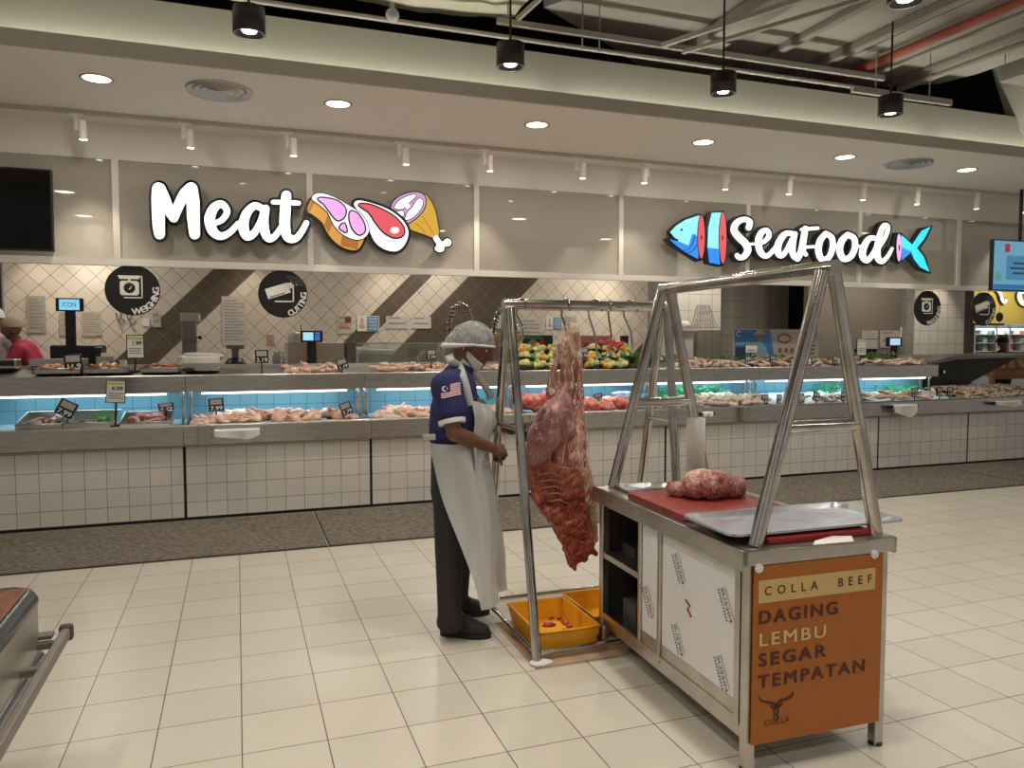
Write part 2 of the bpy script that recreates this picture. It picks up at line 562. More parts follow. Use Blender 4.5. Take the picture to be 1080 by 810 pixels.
# seafood side: white tiled pier, grey tiled wall, dark doorway, brown wall, lit white pier
SQ_W = tile_mat('white_square_tiles', (.62, .58, .52), (.20, .18, .16), .20, .245, .03, .02, .006, 'XZ', .3, .04)
SQ_G = tile_mat('grey_square_tiles', (.27, .25, .215), (.11, .10, .085), .235, .27, .03, .02, .006, 'XZ', .4, .05)
Yp = 9.75
a, b = at(714, 340, Yp).x, at(760, 340, Yp).x
struct(MB().box((a, Yp, 0), (b, BWY + .1, 3.02)).build('wall_pier_white', SQ_W))
c_, d_ = at(760, 340, BWY).x - .2, at(827, 340, BWY).x
struct(MB().box((b, BWY - .1, 0), (d_, BWY + .1, 3.02)).build('wall_seafood_grey', SQ_G))
e_ = at(851, 340, BWY).x
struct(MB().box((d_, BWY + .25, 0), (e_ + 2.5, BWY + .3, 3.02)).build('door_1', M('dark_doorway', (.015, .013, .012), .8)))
f_ = at(957, 340, BWY).x
YW = 9.42
e2_ = at(852, 340, YW).x
struct(MB().box((e2_, YW, 0), (at(958, 340, YW).x, YW + .1, 3.02)).build('wall_seafood_brown', M('brown_wall_paint', (.19, .162, .13), .75)))
Yq = 9.3
g_, h_, i_ = at(957, 340, Yq).x, at(965, 340, Yq).x, at(1017, 340, Yq).x
struct(MB().box((g_, Yq + .02, 0), (h_, Yq + .3, 3.02)).build('wall_pier_grey', SQ_G))
struct(MB().box((h_, Yq, 0), (i_, Yq + .3, 3.02)).build('wall_pier_lit', tile_mat('white_tiles_lit_pier', (.66, .63, .58), (.22, .20, .18), .19, .21, .1, .02, .006, 'XZ', .3, .04)))
j_ = at(1027, 340, Yq).x
struct(MB().box((i_, Yq + .01, 0), (j_, Yq + .3, 3.02)).build('wall_pier_brown', M('pier_side_brown', (.11, .095, .08), .7)))

# glass fascia: framed panes between bulkhead and counter
FY, FT, FB = 7.40, 3.10, 2.25
divx = [-4.06, -2.49, -.942 , .66, 2.268, 3.876, 5.484, 7.09, 8.70, 10.31, 11.9]
divx = [at(122, 200, FY).x + k * 1.607 for k in range(-2, 9)]
FRAME_M = M('fascia_frame_white', (.78, .73, .66), .6)
fr = MB()
fr.box((divx[0], FY - .02, FB - .06), (divx[-1], FY + .04, FB))
fr.box((divx[0], FY - .005, FT - .015), (divx[-1], FY + .03, FT + .02))
for x in divx: fr.box((x - .026, FY - .02, FB), (x + .026, FY + .03, FT))
root = struct(fr.build('trim_fascia_frame', FRAME_M))
PANE = glass_mat('fascia_glass', clear=.44, gloss=.10, haze=(.66, .60, .53))
nt = PANE.node_tree
# fine horizontal print on the panes
for k in range(len(divx) - 1):
    o = struct(MB().box((divx[k] + .026, FY + .004, FB), (divx[k+1] - .026, FY + .012, FT - .015)).build('window_%d' % (k + 1), PANE))

# ---- exposed services: beams, ducts, pipes above the cove
DUCT = M('painted_duct_grey', (.30, .28, .245), .8, noise_amt=.12, noise_scale=2)
def beam(name, x0, x1, y0, y1, z0, z1, label, mat=DUCT, cat='duct'):
    return tag(MB().bevbox((x0, y0, z0), (x1, y1, z1), .01).build(name, mat), label, cat)
SLABM = M('ceiling_board_grey', (.36, .335, .295), .9, noise_amt=.10, noise_scale=.9)
CREAMW = M('wrapped_duct_cream', (.55, .52, .42), .85)
def board(name, poly, z, th, label, mat=SLABM, cat='ceiling board'):
    mb = MB(); mb.prism(poly, 'z', z, z + th); return tag(mb.build(name, mat), label, cat)
board('ceiling_board', [(2.95, -4), (3.95, -4), (3.95, 7.0), (3.35, 6.55), (2.40, 5.95), (2.85, 5.2)], 4.25, .06, 'grey ceiling board ending in a slanted edge right of the second black spotlight')
board('ceiling_board', [(3.97, -4), (5.55, -4), (5.55, 8.9), (4.6, 8.9), (3.97, 7.02)], 4.25, .06, 'wide grey ceiling board above the third black ceiling spotlight')
board('ceiling_board', [(5.57, -4), (6.45, -4), (6.45, 6.75), (6.1, 8.9), (5.57, 8.9)], 4.25, .06, 'grey ceiling board carrying the red sprinkler pipe')
board('ceiling_board', [(6.47, -4), (7.2, -4), (7.05, 5.85), (6.95, 6.2), (6.47, 6.5)], 4.22, .06, 'grey ceiling board above the dark gap at the upper right')
beam('ceiling_duct', 7.22, 8.6, -4, 5.75, 4.12, 4.40, 'stepped grey duct right of the dark ceiling gap')
beam('ceiling_duct', 3.85, 4.10, 2.5, 6.1, 4.12, 4.24, 'slim grey duct above the third black ceiling spotlight')
tag(MB().bevbox((5.30, -4, 4.17), (5.38, 7.6, 4.25), .01).build('ceiling_rib', DUCT), 'thin grey ceiling rib left of the red sprinkler pipe', 'rib')
tag(MB().bevbox((4.72, -4, 4.19), (4.80, 6.4, 4.25), .01).build('ceiling_rib', DUCT), 'thin grey ceiling rib above the third black ceiling spotlight', 'rib')
tag(MB().prism([(7.75, 3.72), (9.4, 3.72), (9.4, 4.5), (7.35, 4.5)], 'y', 5.2, 6.0).build('ventilation_hood', DUCT), 'flared grey duct mouth at the top right corner of the picture', 'duct')
vs, fs = [], []
nx, ny = 50, 40
for i in range(nx + 1):
    for j in range(ny + 1):
        x, y = -4 + 6.15 * i / nx, .5 + 6.0 * j / ny
        q3 = Vector((x * 1.3, y * 1.3, 1))
        vs.append((x, y - .12 * max(0, x - 1.5), 4.16 + .10 * noise.noise(q3) + .05 * abs(noise.noise(q3 * 2.6)) + (.25 * ((j - ny + 3) / 3) if j > ny - 3 else 0)))
for i in range(nx):
    for j in range(ny):
        k4 = i * (ny + 1) + j; fs.append((k4, k4 + ny + 1, k4 + ny + 2, k4 + 1))
o = MB().add(vs, fs, 0, True).build('insulated_duct', CREAMW); o.modifiers.new('s', 'SOLIDIFY').thickness = .04
tag(o, 'crumpled cream wrapped duct between the two leftmost black ceiling spotlights', 'duct')
PIPE_G = M('grey_painted_pipe', (.34, .315, .275), .6)
def pipe(name, p, q, r, label, mat=PIPE_G, group=None, cat='pipe'):
    return tag(MB().cyl(p, q, r, n=12).build(name, mat), label, cat, group)
pipe('sprinkler_pipe', (5.74, 7.0, 4.18), (5.92, -3, 4.18), .04, 'red sprinkler pipe running along the ceiling at right', M('red_pipe_paint', (.33, .075, .05), .6))
pipe('service_pipe', (5.95, 7.1, 4.17), (6.13, -3, 4.17), .022, 'thin grey pipe close alongside the red sprinkler pipe')
pipe('service_pipe', (6.5, 6.3, 4.14), (6.75, -3, 4.16), .03, 'grey pipe on drop rods to the right of the red pipe')
pipe('conduit_pipe', (-4, 5.72, 3.90), (5.85, 5.80, 3.90), .018, 'thin long grey conduit just above the cove wall')
def bar(name, p, q, w, h, label, cat='strut'):
    p, q = Vector(p), Vector(q)
    d = (q - p).normalized(); sdir = d.cross(Vector((0, 0, 1))).normalized(); u = sdir.cross(d)
    vs = [c + sdir * sx * w / 2 + u * sz * h / 2 for c in (p, q) for sx, sz in ((-1, -1), (1, -1), (1, 1), (-1, 1))]
    return tag(MB().add(vs, [(0,1,2,3),(7,6,5,4),(0,4,5,1),(1,5,6,2),(2,6,7,3),(3,7,4,0)]).build(name, PIPE_G), label, cat)
bar('support_channel', (1.93, 5.74, 4.0), (5.75, 5.75, 4.0), .04, .045, 'long grey steel channel hung above the black ceiling spotlights')
bar('support_channel', (5.15, 5.5, 3.76), (6.25, 5.45, 3.74), .04, .05, 'short grey channel end beside the fourth black ceiling spotlight')
bar('brace_strut', (2.05, 5.62, 3.98), (2.62, 5.1, 4.5), .03, .03, 'thin slanted strut rising behind the second black ceiling spotlight')
bar('brace_strut', (3.35, 5.7, 3.98), (4.55, 3.6, 4.09), .035, .035, 'upper slanted strut crossing above the third black ceiling spotlight')
bar('brace_strut', (3.55, 5.7, 3.95), (5.0, 3.8, 4.14), .03, .03, 'lower slanted strut crossing above the third black ceiling spotlight')
rods = MB()
for i, (x, y, z0) in enumerate([(2.02, 5.74, 4.0), (2.65, 5.74, 3.9), (2.8, 5.74, 3.9), (3.98, 4.6, 4.05), (5.4, 5.485, 3.80), (6.0, 5.46, 3.78), (6.6, 5.2, 4.0)]):
    tag(MB().cyl((x, y, z0 - .03), (x, y, 4.27), .006, n=6).build('drop_rod', PIPE_G), 'thin steel drop rod holding pipes under the ceiling', 'rod', 'ceiling drop rods')
tag(MB().ball((1.12, 5.74, 3.93), (.05, .05, .05)).cyl((1.12, 5.74, 3.93), (1.12, 5.74, 4.02), .018).build('junction_box', PIPE_G), 'round grey conduit junction box left of the second black spotlight', 'box')

# ------------------------------------------------------------------ lamps
def pendant(x, y, z, label, power=30):
    r, h = .095, .15
    t = thing('ceiling_spotlight', label, 'light', (x, y, z), 'black ceiling spotlights')
    MB().lathe([(0, h), (r, h), (r, 0), (r - .014, 0), (r - .020, .03), (0, .034)], (x, y, z), 32).build('housing', M('black_lamp_shell', (.014, .013, .012), .35), t)
    MB().lathe([(r - .014, .001), (r - .002, -.003), (r - .014, -.003)], (x, y, z), 32).build('rim', M('lamp_rim_grey', (.45, .47, .5), .3, .8), t)
    MB().lathe([(0, .008), (.040, .012), (.052, .032)], (x, y, z), 24).build('bulb', M('spot_bulb_glow', (1, 1, 1), .5, emit=(1, .93, .80), estr=12), t)
    MB().cyl((x, y, z + h), (x, y, 4.15), .008, n=8).build('stem', BLACK, t)
    if power:
        light('pendant_beam', 'SPOT', (x, y, z + .02), power, (1, .92, .80), size=.05, spot=2.3, blend=.8)
    return t
PX = [-1.6, .107, 1.783, 3.481, 5.10, 6.8]
names5 = ['black ceiling spotlight beyond the left edge of the front row', 'leftmost black ceiling spotlight in view above the Meat sign', 'black ceiling spotlight hanging between the Meat and Seafood signs', 'black ceiling spotlight above the fish head of the Seafood sign', 'black ceiling spotlight near the upper right, above the Seafood lettering', 'black ceiling spotlight beyond the right end of the front row']
for x, n_ in zip(PX, names5):
    if -1 < x < 6: pendant(x, 5.02, 3.4, n_, 78)
pendant(3.49, 3.35, 3.4, 'black ceiling spotlight cut off by the top edge, before the others', 60)
for x in (0.1, 1.8, 5.15):
    for y in (3.35, 1.67):
        light('pendant_beam', 'SPOT', (x, y, 3.42), 60, (1, .92, .80), size=.05, spot=1.7, blend=.7)

def downlight(x, y, z, label, power, grp):
    t = thing('downlight', label, 'light', (x, y, z), grp)
    MB().lathe([(.10, .0), (.11, -.004), (.092, -.007), (.088, .002)], (x, y, z), 28).build('trim_ring', M('downlight_ring', (.5, .47, .43), .5), t)
    MB().lathe([(0, -.003), (.09, -.003)], (x, y, z), 28).build('diffuser', GLOW, t)
    if power:
        light('downlight_beam', 'AREA', (x, y, z - .015), power, (1, .93, .82), size=.17)
    return t
ordn = ['leftmost downlight in the white ceiling over the counter', 'second downlight from left in the white counter ceiling', 'third downlight from left in the white counter ceiling, above the bare glass panel', 'fourth downlight from left in the white counter ceiling', 'fifth downlight from left in the white counter ceiling, beside the air vent', 'rightmost downlight in the white counter ceiling']
for k in range(6):
    downlight(-.891 + 1.668 * k, 6.17 + .02 * k, CEIL_Z, ordn[k], 11, 'counter ceiling downlights')
prep = [(-1.555, 8.62, 'downlight seen through the glass beside the black wall screen, upper one'), (-1.65, 10.2, 'downlight seen through the glass beside the black wall screen, lower one'), (.95, 8.9, 'downlight behind the Meat lettering'),
        (3.2, 8.7, 'upper downlight seen through the bare glass between the signs'), (2.55, 10.0, 'lower downlight seen through the bare glass between the signs'), (5.0, 10.0, 'downlight seen through glass left of the fish head'), (8.0, 8.3, 'downlight seen through glass beside the fish tail'), (6.3, 9.2, 'downlight behind the Seafood lettering')]
for x, y, l_ in prep:
    downlight(x, y, 3.0, l_, 13, 'preparation area downlights')

def vent(x, y, label):
    t = thing('air_diffuser', label, 'vent', (x, y, CEIL_Z), 'round ceiling air diffusers')
    mt = M('diffuser_metal', (.5, .48, .46), .35, .7)
    for r0 in (.235, .18, .13, .085):
        MB().lathe([(r0, -.002), (r0 - .012, -.022), (r0 - .045, -.004), (r0 - .05, -.002)], (x, y, CEIL_Z), 40).build('ring', mt, t)
    MB().lathe([(0, -.02), (.04, -.018), (.05, -.006)], (x, y, CEIL_Z), 24).build('centre_cap', mt, t)
    MB().lathe([(0, -.001), (.2, -.001)], (x, y, CEIL_Z), 32).build('gap_shade_disc', M('vent_dark', (.06, .055, .05), .7), t)  # dark disc paints the shade in the gaps between the rings
vent(-.085, 6.155, 'round steel air diffuser in the ceiling above the Meat sign')
vent(6.6, 6.24, 'round steel air diffuser in the ceiling above the fish tail')
tag(MB().lathe([(0, -.006), (.07, -.006), (.08, 0)], (1.72, 6.75, CEIL_Z), 20).build('smoke_detector', WHITE), 'faint small round ceiling cap above the bone of the ham sign', 'detector')
tag(MB().lathe([(0, -.006), (.07, -.006), (.08, 0)], (5.27, 6.55, CEIL_Z), 20).build('smoke_detector', WHITE), 'faint small round ceiling cap above the Seafood lettering', 'detector')

# track and its spot heads
TY = 7.06
tag(MB().box((-3.5, TY - .018, CEIL_Z - .03), (11, TY + .018, CEIL_Z - .001)).build('lighting_track', M('track_white', (.46, .43, .39), .5)), 'long white lighting track under the counter ceiling', 'track')
TRACK_W = M('track_head_white', (.80, .75, .69), .5)
hx = [-1.17, -.378, .45, 1.44, 2.245, 3.21, 3.99, 4.965, 5.79, 6.82, 7.63, 8.58, 9.4]
where = ['above the black wall screen', 'above the letter M of Meat', 'above the letter t of Meat', 'above the ham drumstick sign', 'above the bare glass beside the ham sign', 'above the middle of the bare glass panels', 'left of the fish head sign', 'above the fish slice sign', 'above the first letters of Seafood', 'above the last letters of Seafood', 'above the fish tail sign', 'right of the fish tail sign', 'above the hanging blue monitor']
for k, x in enumerate(hx):
    z = CEIL_Z - .03
    t = thing('track_spotlight', 'white cylinder track spotlight ' + where[k], 'light', (x, TY, z), 'white track spotlights')
    sgn = 1 if x < 3.5 else -1
    MB().box((x - .05, TY - .016, z - .02), (x + .05, TY + .016, z)).build('adapter', TRACK_W, t)
    MB().cyl((x, TY, z - .02), (x, TY, z - .135), .026, n=18).build('gear_tube', TRACK_W, t)
    hx_, hy_ = x + sgn * .045, TY - .035
    MB().cyl((hx_, hy_, z - .06), (hx_ + .002, hy_ + .008, z - .205), .031, n=20).build('head', TRACK_W, t)
    MB().cyl((hx_ + .002, hy_ + .008, z - .205), (hx_ + .002, hy_ + .008, z - .207), .028, n=20).build('lens', GLOW, t)
    if k % 2 == 0:
        tgt = (x, BWY, 1.9) if k in (0, 2, 4, 8, 12) else (x, 7.5, .9)
        light('track_beam', 'SPOT', (hx_, hy_ + .02, z - .23), 25, (1, .90, .74), aim=(x, 7.4, 1.0), size=.03, spot=1.2, blend=.6)
# warm scallops on the back wall
for px_ in (40, 98, 262, 405, 640, 986):
    yy = BWY if px_ < 900 else Yq
    q = at(px_, 292, yy)
    light('wall_washer', 'SPOT', (q.x, yy - .45, 2.96), 26 if px_ < 900 else 45, (1, .86, .66), aim=(q.x, yy - .02, 1.2), size=.03, spot=1.15, blend=.7)
# ------------------------------------------------------------------ illuminated signs on the fascia
SY = 7.33
def crop(x0, y0, sc):
    def f(x, y): return at(x0 + x / sc, y0 + y / sc, SY)
    return f
LIT_W = M('sign_white_lit', (.5, .5, .5), .5, emit=(1, 1, .98), estr=1.15)
SBLK = M('sign_black_edge', (.012, .013, .016), .4)
def lit(name, c, s=1.0): return M(name, tuple(v * .25 for v in c), .5, emit=c, estr=s)
PINK, RED, ORANGE, ORANGE2, YEL, LILAC = lit('lit_pink', (.86, .40, .80)), lit('lit_red', (.72, .10, .12)), lit('lit_orange', (.75, .36, .06), .8), lit('lit_brown_orange', (.45, .17, .04), .8), lit('lit_yellow', (.72, .42, .05), .8), lit('lit_lilac', (.62, .33, .62), .9)
CYAN, BLUE, TURQ = lit('lit_pale_cyan', (.30, .86, .92), 1.0), lit('lit_blue', (.03, .26, .88), 1.0), lit('lit_turquoise', (.05, .78, .95), 1.0)

def lettering(root, name, strokes, toP, g, wk=.94):
    f = MB(); e = MB()
    for s in strokes:
        s = [(a_, b_, w_ * wk) for a_, b_, w_ in s]
        ribbon(f, s, toP, .062, .07)
        ribbon(e, s, toP, 0.0, .06, grow=g)
    o = e.build('letter_edge', SBLK, root)
    f.build('letter_' + name, LIT_W, root)
    return o

t = thing('meat_sign', 'white illuminated script sign reading Meat on the glass fascia', 'sign', at(240, 240, SY))
P1 = crop(140, 170, 5.4)
lettering(t, 'm', [[(150,165,75),(148,220,78),(150,300,78),(152,370,74),(157,420,64)], [(160,165,66),(182,220,72),(210,285,64),(237,328,55)], [(237,328,55),(262,265,62),(295,200,68),(330,163,68)], [(335,165,76),(345,240,80),(348,330,76),(355,420,64)]], P1, 15)
lettering(t, 'e', [[(455,365,28),(510,340,36),(538,292,40),(508,252,42),(465,272,56),(440,332,66),(455,400,60),(500,432,46),(552,412,38),(600,362,34)]], P1, 15)
lettering(t, 'a', [[(735,275,40),(690,262,44),(645,310,56),(630,380,64),(650,430,56),(690,415,44),(725,350,36),(742,290,34)], [(755,278,48),(745,340,56),(752,410,56),(775,447,44),(810,430,38),(845,380,34)]], P1, 15)
lettering(t, 't', [[(872,203,58),(866,290,64),(864,380,64),(882,440,52),(925,445,42),(960,405,38),(985,358,34)], [(797,240,26),(870,242,28),(942,246,26)]], P1, 15)

P2 = crop(310, 180, 6.0)
def art(root, name, poly, mat, d0, d1, toP, edge=0, edge_d=(0, .03), rnd_=True):
    pl = rounded(poly, 4) if rnd_ else poly
    mb = MB(); slab(mb, pl, toP, d0, d1)
    o = mb.build(name, mat, root)
    if edge:
        e = MB(); slab(e, grow_poly(pl, edge * 1.45), toP, *edge_d)
        e.build(name + '_edge', SBLK, root)
    return o
g = thing('meat_cuts_sign', 'illuminated cartoon sign of chop, steak and ham leg beside the word Meat', 'sign', at(395, 230, SY))
# ham leg (behind)
art(g, 'ham_skin', [(815,155),(858,185),(890,250),(908,330),(916,405),(885,425),(820,402),(750,378),(700,352),(690,330),(760,300)], YEL, .004, .012, P2, 5, (-.004, .003), True)
art(g, 'ham_bone', [(880,428),(905,412),(935,450),(965,430),(993,446),(985,476),(952,482),(945,508),(915,515),(890,495),(902,468)], LIT_W, .004, .014, P2, 7, (-.006, .002))
art(g, 'ham_cut_face', [(614,240),(635,190),(695,152),(770,138),(822,160),(830,215),(800,272),(755,312),(708,336),(690,300),(645,275)], LILAC, .014, .018, P2, 5, (.004, .0135))
for i, pl in enumerate(([(636,240),(655,200),(715,165),(768,155),(745,188),(700,225),(688,243)], [(702,310),(715,268),(745,235),(780,185),(808,186),(806,230),(775,275),(735,305)], [(640,268),(670,258),(690,262),(686,290)])):
    art(g, 'ham_meat', pl, LIT_W, .020, .023, P2, 4, (.0185, .0195))
mb = MB(); disc(mb, (716, 227), 15, P2, .024, .027); mb.build('ham_marrow', LIT_W, g)
mb = MB(); disc(mb, (716, 227), 19, P2, .0232, .0238); mb.build('ham_marrow_edge', LILAC, g)
for pl in ([(770,335,5),(800,360,5),(830,392,4)], [(810,290,5),(850,350,5),(880,400,4)]):
    mb = MB(); ribbon(mb, pl, P2, .0125, .0135); mb.build('ham_fold', ORANGE2, g)
# steak (middle)
art(g, 'steak_rim', [(380,205),(415,195),(500,215),(590,250),(660,298),(703,350),(717,405),(695,470),(645,512),(570,500),(510,455),(475,385),(430,290),(385,235)], LIT_W, .035, .05, P2, 13, (.0, .034))
art(g, 'steak_meat', [(405,222),(470,222),(560,258),(635,305),(684,365),(682,412),(630,428),(565,395),(510,330),(470,270)], RED, .056, .06, P2, 7, (.051, .055))
mb = MB(); disc(mb, (630, 383), 27, P2, .062, .066, ry=20); mb.build('steak_bone', LIT_W, g)
# chop (front)
art(g, 'chop_side', [(112,185),(160,225),(210,275),(248,350),(295,400),(350,432),(405,440),(440,425),(400,502),(330,500),(262,462),(210,402),(175,335),(125,292),(84,258)], ORANGE, .058, .07, P2, 12, (.01, .057))
for pl in ([(110,192),(125,208),(98,268),(84,256)], [(208,285),(238,340),(215,402),(188,350)], [(300,405),(345,432),(405,440),(395,505),(290,478)]):
    art(g, 'chop_side_band', pl, ORANGE2, .071, .073, P2, rnd_=False)
art(g, 'chop_face', [(110,188),(128,160),(175,155),(250,180),(330,225),(400,270),(450,330),(463,390),(440,428),(400,442),(350,434),(292,400),(247,350),(208,272),(155,222)], LIT_W, .075, .085, P2, 5, (.0735, .0745))
for i, pl in enumerate(([(146,188),(200,186),(270,205),(316,250),(310,300),(268,322),(225,275),(185,222)], [(352,268),(392,282),(430,338),(438,390),(402,412),(362,372),(344,310)], [(282,368),(310,342),(325,395),(300,385)])):
    art(g, 'chop_meat', pl, PINK, .089, .092, P2, 7, (.0855, .0885))

P3 = crop(690, 210, 7.2); P4 = crop(840, 210, 6.75)
h = thing('fish_head_sign', 'illuminated blue fish head cutout sign left of the word Seafood', 'sign', at(733, 250, SY))
slabE = MB(); slab(slabE, grow_poly([(95,250),(150,200),(220,155),(320,120),(355,130),(362,290),(345,465),(310,470),(205,405),(110,345),(70,310),(110,300),(130,290)], 9), P3, 0, .04); slabE.build('outline', SBLK, h)
art(h, 'upper_head', [(103,255),(150,205),(220,162),(322,128),(310,290),(268,268),(240,355),(160,322),(172,314),(140,298)], CYAN, .045, .055, P3, rnd_=False)
art(h, 'lower_head', [(100,310),(160,326),(240,358),(272,268),(310,270),(314,458),(210,402),(130,340)], BLUE, .045, .055, P3, rnd_=False)
mb = MB(); ribbon(mb, [(290,270,5),(270,340,5),(235,385,5),(190,395,5)], P3, .056, .058); ribbon(mb, [(303,350,5),(270,395,5),(230,412,5)], P3, .056, .058); mb.build('gill_line', SBLK, h)
mb = MB(); disc(mb, (186, 238), 9, P3, .056, .06); mb.build('eye', SBLK, h)
mb = MB(); disc(mb, (335, 292), 31, P3, .046, .056, ry=172); mb.build('cut_edge', SBLK, h)
mb = MB(); disc(mb, (335, 292), 25, P3, .057, .06, ry=163); mb.build('cut_face', RED, h)
mb = MB(); disc(mb, (335, 298), 5, P3, .061, .063, ry=18); mb.build('cut_bone', SBLK, h)
s2 = thing('fish_slice_sign', 'illuminated blue and red fish slice cutout sign between head and letters', 'sign', at(752, 250, SY))
slabE = MB(); slab(slabE, grow_poly([(400,105),(510,95),(528,180),(530,320),(505,505),(480,510),(380,490),(372,300),(385,140)], 8), P3, 0, .04); slabE.build('outline', SBLK, s2)
art(s2, 'upper_skin', [(418,110),(495,107),(470,250),(470,382),(386,372),(392,220)], CYAN, .045, .055, P3, rnd_=False)
art(s2, 'lower_skin', [(386,374),(470,384),(478,500),(400,485)], BLUE, .045, .055, P3, rnd_=False)
mb = MB(); disc(mb, (498, 300), 32, P3, .046, .056, ry=203); mb.build('cut_edge', SBLK, s2)
mb = MB(); disc(mb, (498, 300), 26, P3, .057, .06, ry=194); mb.build('cut_face', RED, s2)
mb = MB(); disc(mb, (494, 300), 5, P3, .061, .063, ry=20); mb.build('cut_bone', SBLK, s2)

t = thing('seafood_sign', 'white illuminated script sign reading Seafood on the glass fascia', 'sign', at(855, 258, SY))
lettering(t, 's', [[(690,222,52),(697,180,50),(655,160,44),(600,185,54),(578,238,58),(612,292,62),(662,340,62),(682,392,60),(655,440,50),(618,448,44),(602,432,40)], [(690,348,22),(745,344,22)]], P3, 17, .86)
lettering(t, 'e', [[(752,348,28),(805,328,36),(842,285,42),(828,245,42),(790,255,50),(763,315,58),(775,400,56),(820,438,42),(870,400,36),(908,345,34)]], P3, 17, .86)
lettering(t, 'a', [[(1025,270,42),(970,268,48),(920,330,58),(908,400,58),(935,435,46),(975,395,40),(1015,310,36)], [(1038,270,46),(1022,340,54),(1022,415,52),(1045,452,40),(1085,420,34),(1110,380,30)]], P3, 17, .86)
lettering(t, 'f', [[(35,215,46),(22,290,52),(8,370,54),(-20,430,44)], [(8,222,26),(70,216,30),(122,212,28)], [(0,350,24),(60,345,24),(120,342,22)], [(20,370,30),(40,400,30)]], P4, 16, .86)
lettering(t, 'o', [[(180,250,42),(140,300,50),(128,370,52),(150,430,48),(200,420,44),(228,350,46),(222,280,44),(180,250,42)], [(228,335,22),(290,330,22)]], P4, 16, .86)
lettering(t, 'o', [[(335,258,44),(292,305,52),(278,370,54),(305,428,50),(355,415,46),(386,350,48),(380,285,46),(335,258,44)], [(388,345,22),(440,338,22)]], P4, 16, .86)
lettering(t, 'd', [[(540,285,36),(490,285,44),(452,340,54),(440,405,54),(470,440,46),(515,395,40),(548,320,36)], [(560,345,30),(605,270,32),(620,205,36),(590,195,38),(560,270,46),(545,360,54),(550,425,50),(580,448,40),(620,410,30),(650,355,20)]], P4, 16, .86)
k = thing('fish_tail_sign', 'illuminated turquoise fish tail cutout sign right of the word Seafood', 'sign', at(958, 260, SY))
slabE = MB()
slab(slabE, grow_poly([(690,245),(725,250),(800,320),(865,215),(945,195),(900,290),(850,352),(890,410),(910,470),(935,525),(855,500),(800,440),(765,415),(705,455),(680,440),(668,350)], 9), P4, 0, .04); slabE.build('outline', SBLK, k)
art(k, 'tail_fin', [(725,262),(800,330),(870,228),(928,202),(885,285),(832,352),(880,412),(900,470),(922,518),(860,488),(815,430),(795,378),(724,345)], TURQ, .045, .055, P4, rnd_=False)
art(k, 'tail_shade', [(724,347),(797,378),(722,440)], BLUE, .0555, .058, P4, rnd_=False)
mb = MB(); disc(mb, (703, 350), 22, P4, .046, .056, ry=104); mb.build('cut_edge', SBLK, k)
mb = MB(); disc(mb, (703, 350), 17, P4, .057, .06, ry=98); mb.build('cut_face', lit('lit_tail_pink', (.80, .36, .74)), k)
mb = MB(); disc(mb, (703, 350), 5, P4, .061, .063, ry=24); mb.build('cut_bone', SBLK, k)

# ---- black screen on the fascia at left
t = thing('wall_screen', 'large switched-off black screen mounted on the left fascia glass', 'screen', (-1.9, 7.36, 2.6))
a, b = at(54, 179, 7.34), at(54, 265, 7.34)
MB().bevbox((a.x - 1.25, 7.335, b.z), (a.x, 7.385, a.z), .005).build('bezel', BLACK, t)
MB().box((a.x - 1.235, 7.333, b.z + .015), (a.x - .015, 7.3345, a.z - .015)).build('display', M('dark_screen_glass', (.006, .006, .006), .12), t)

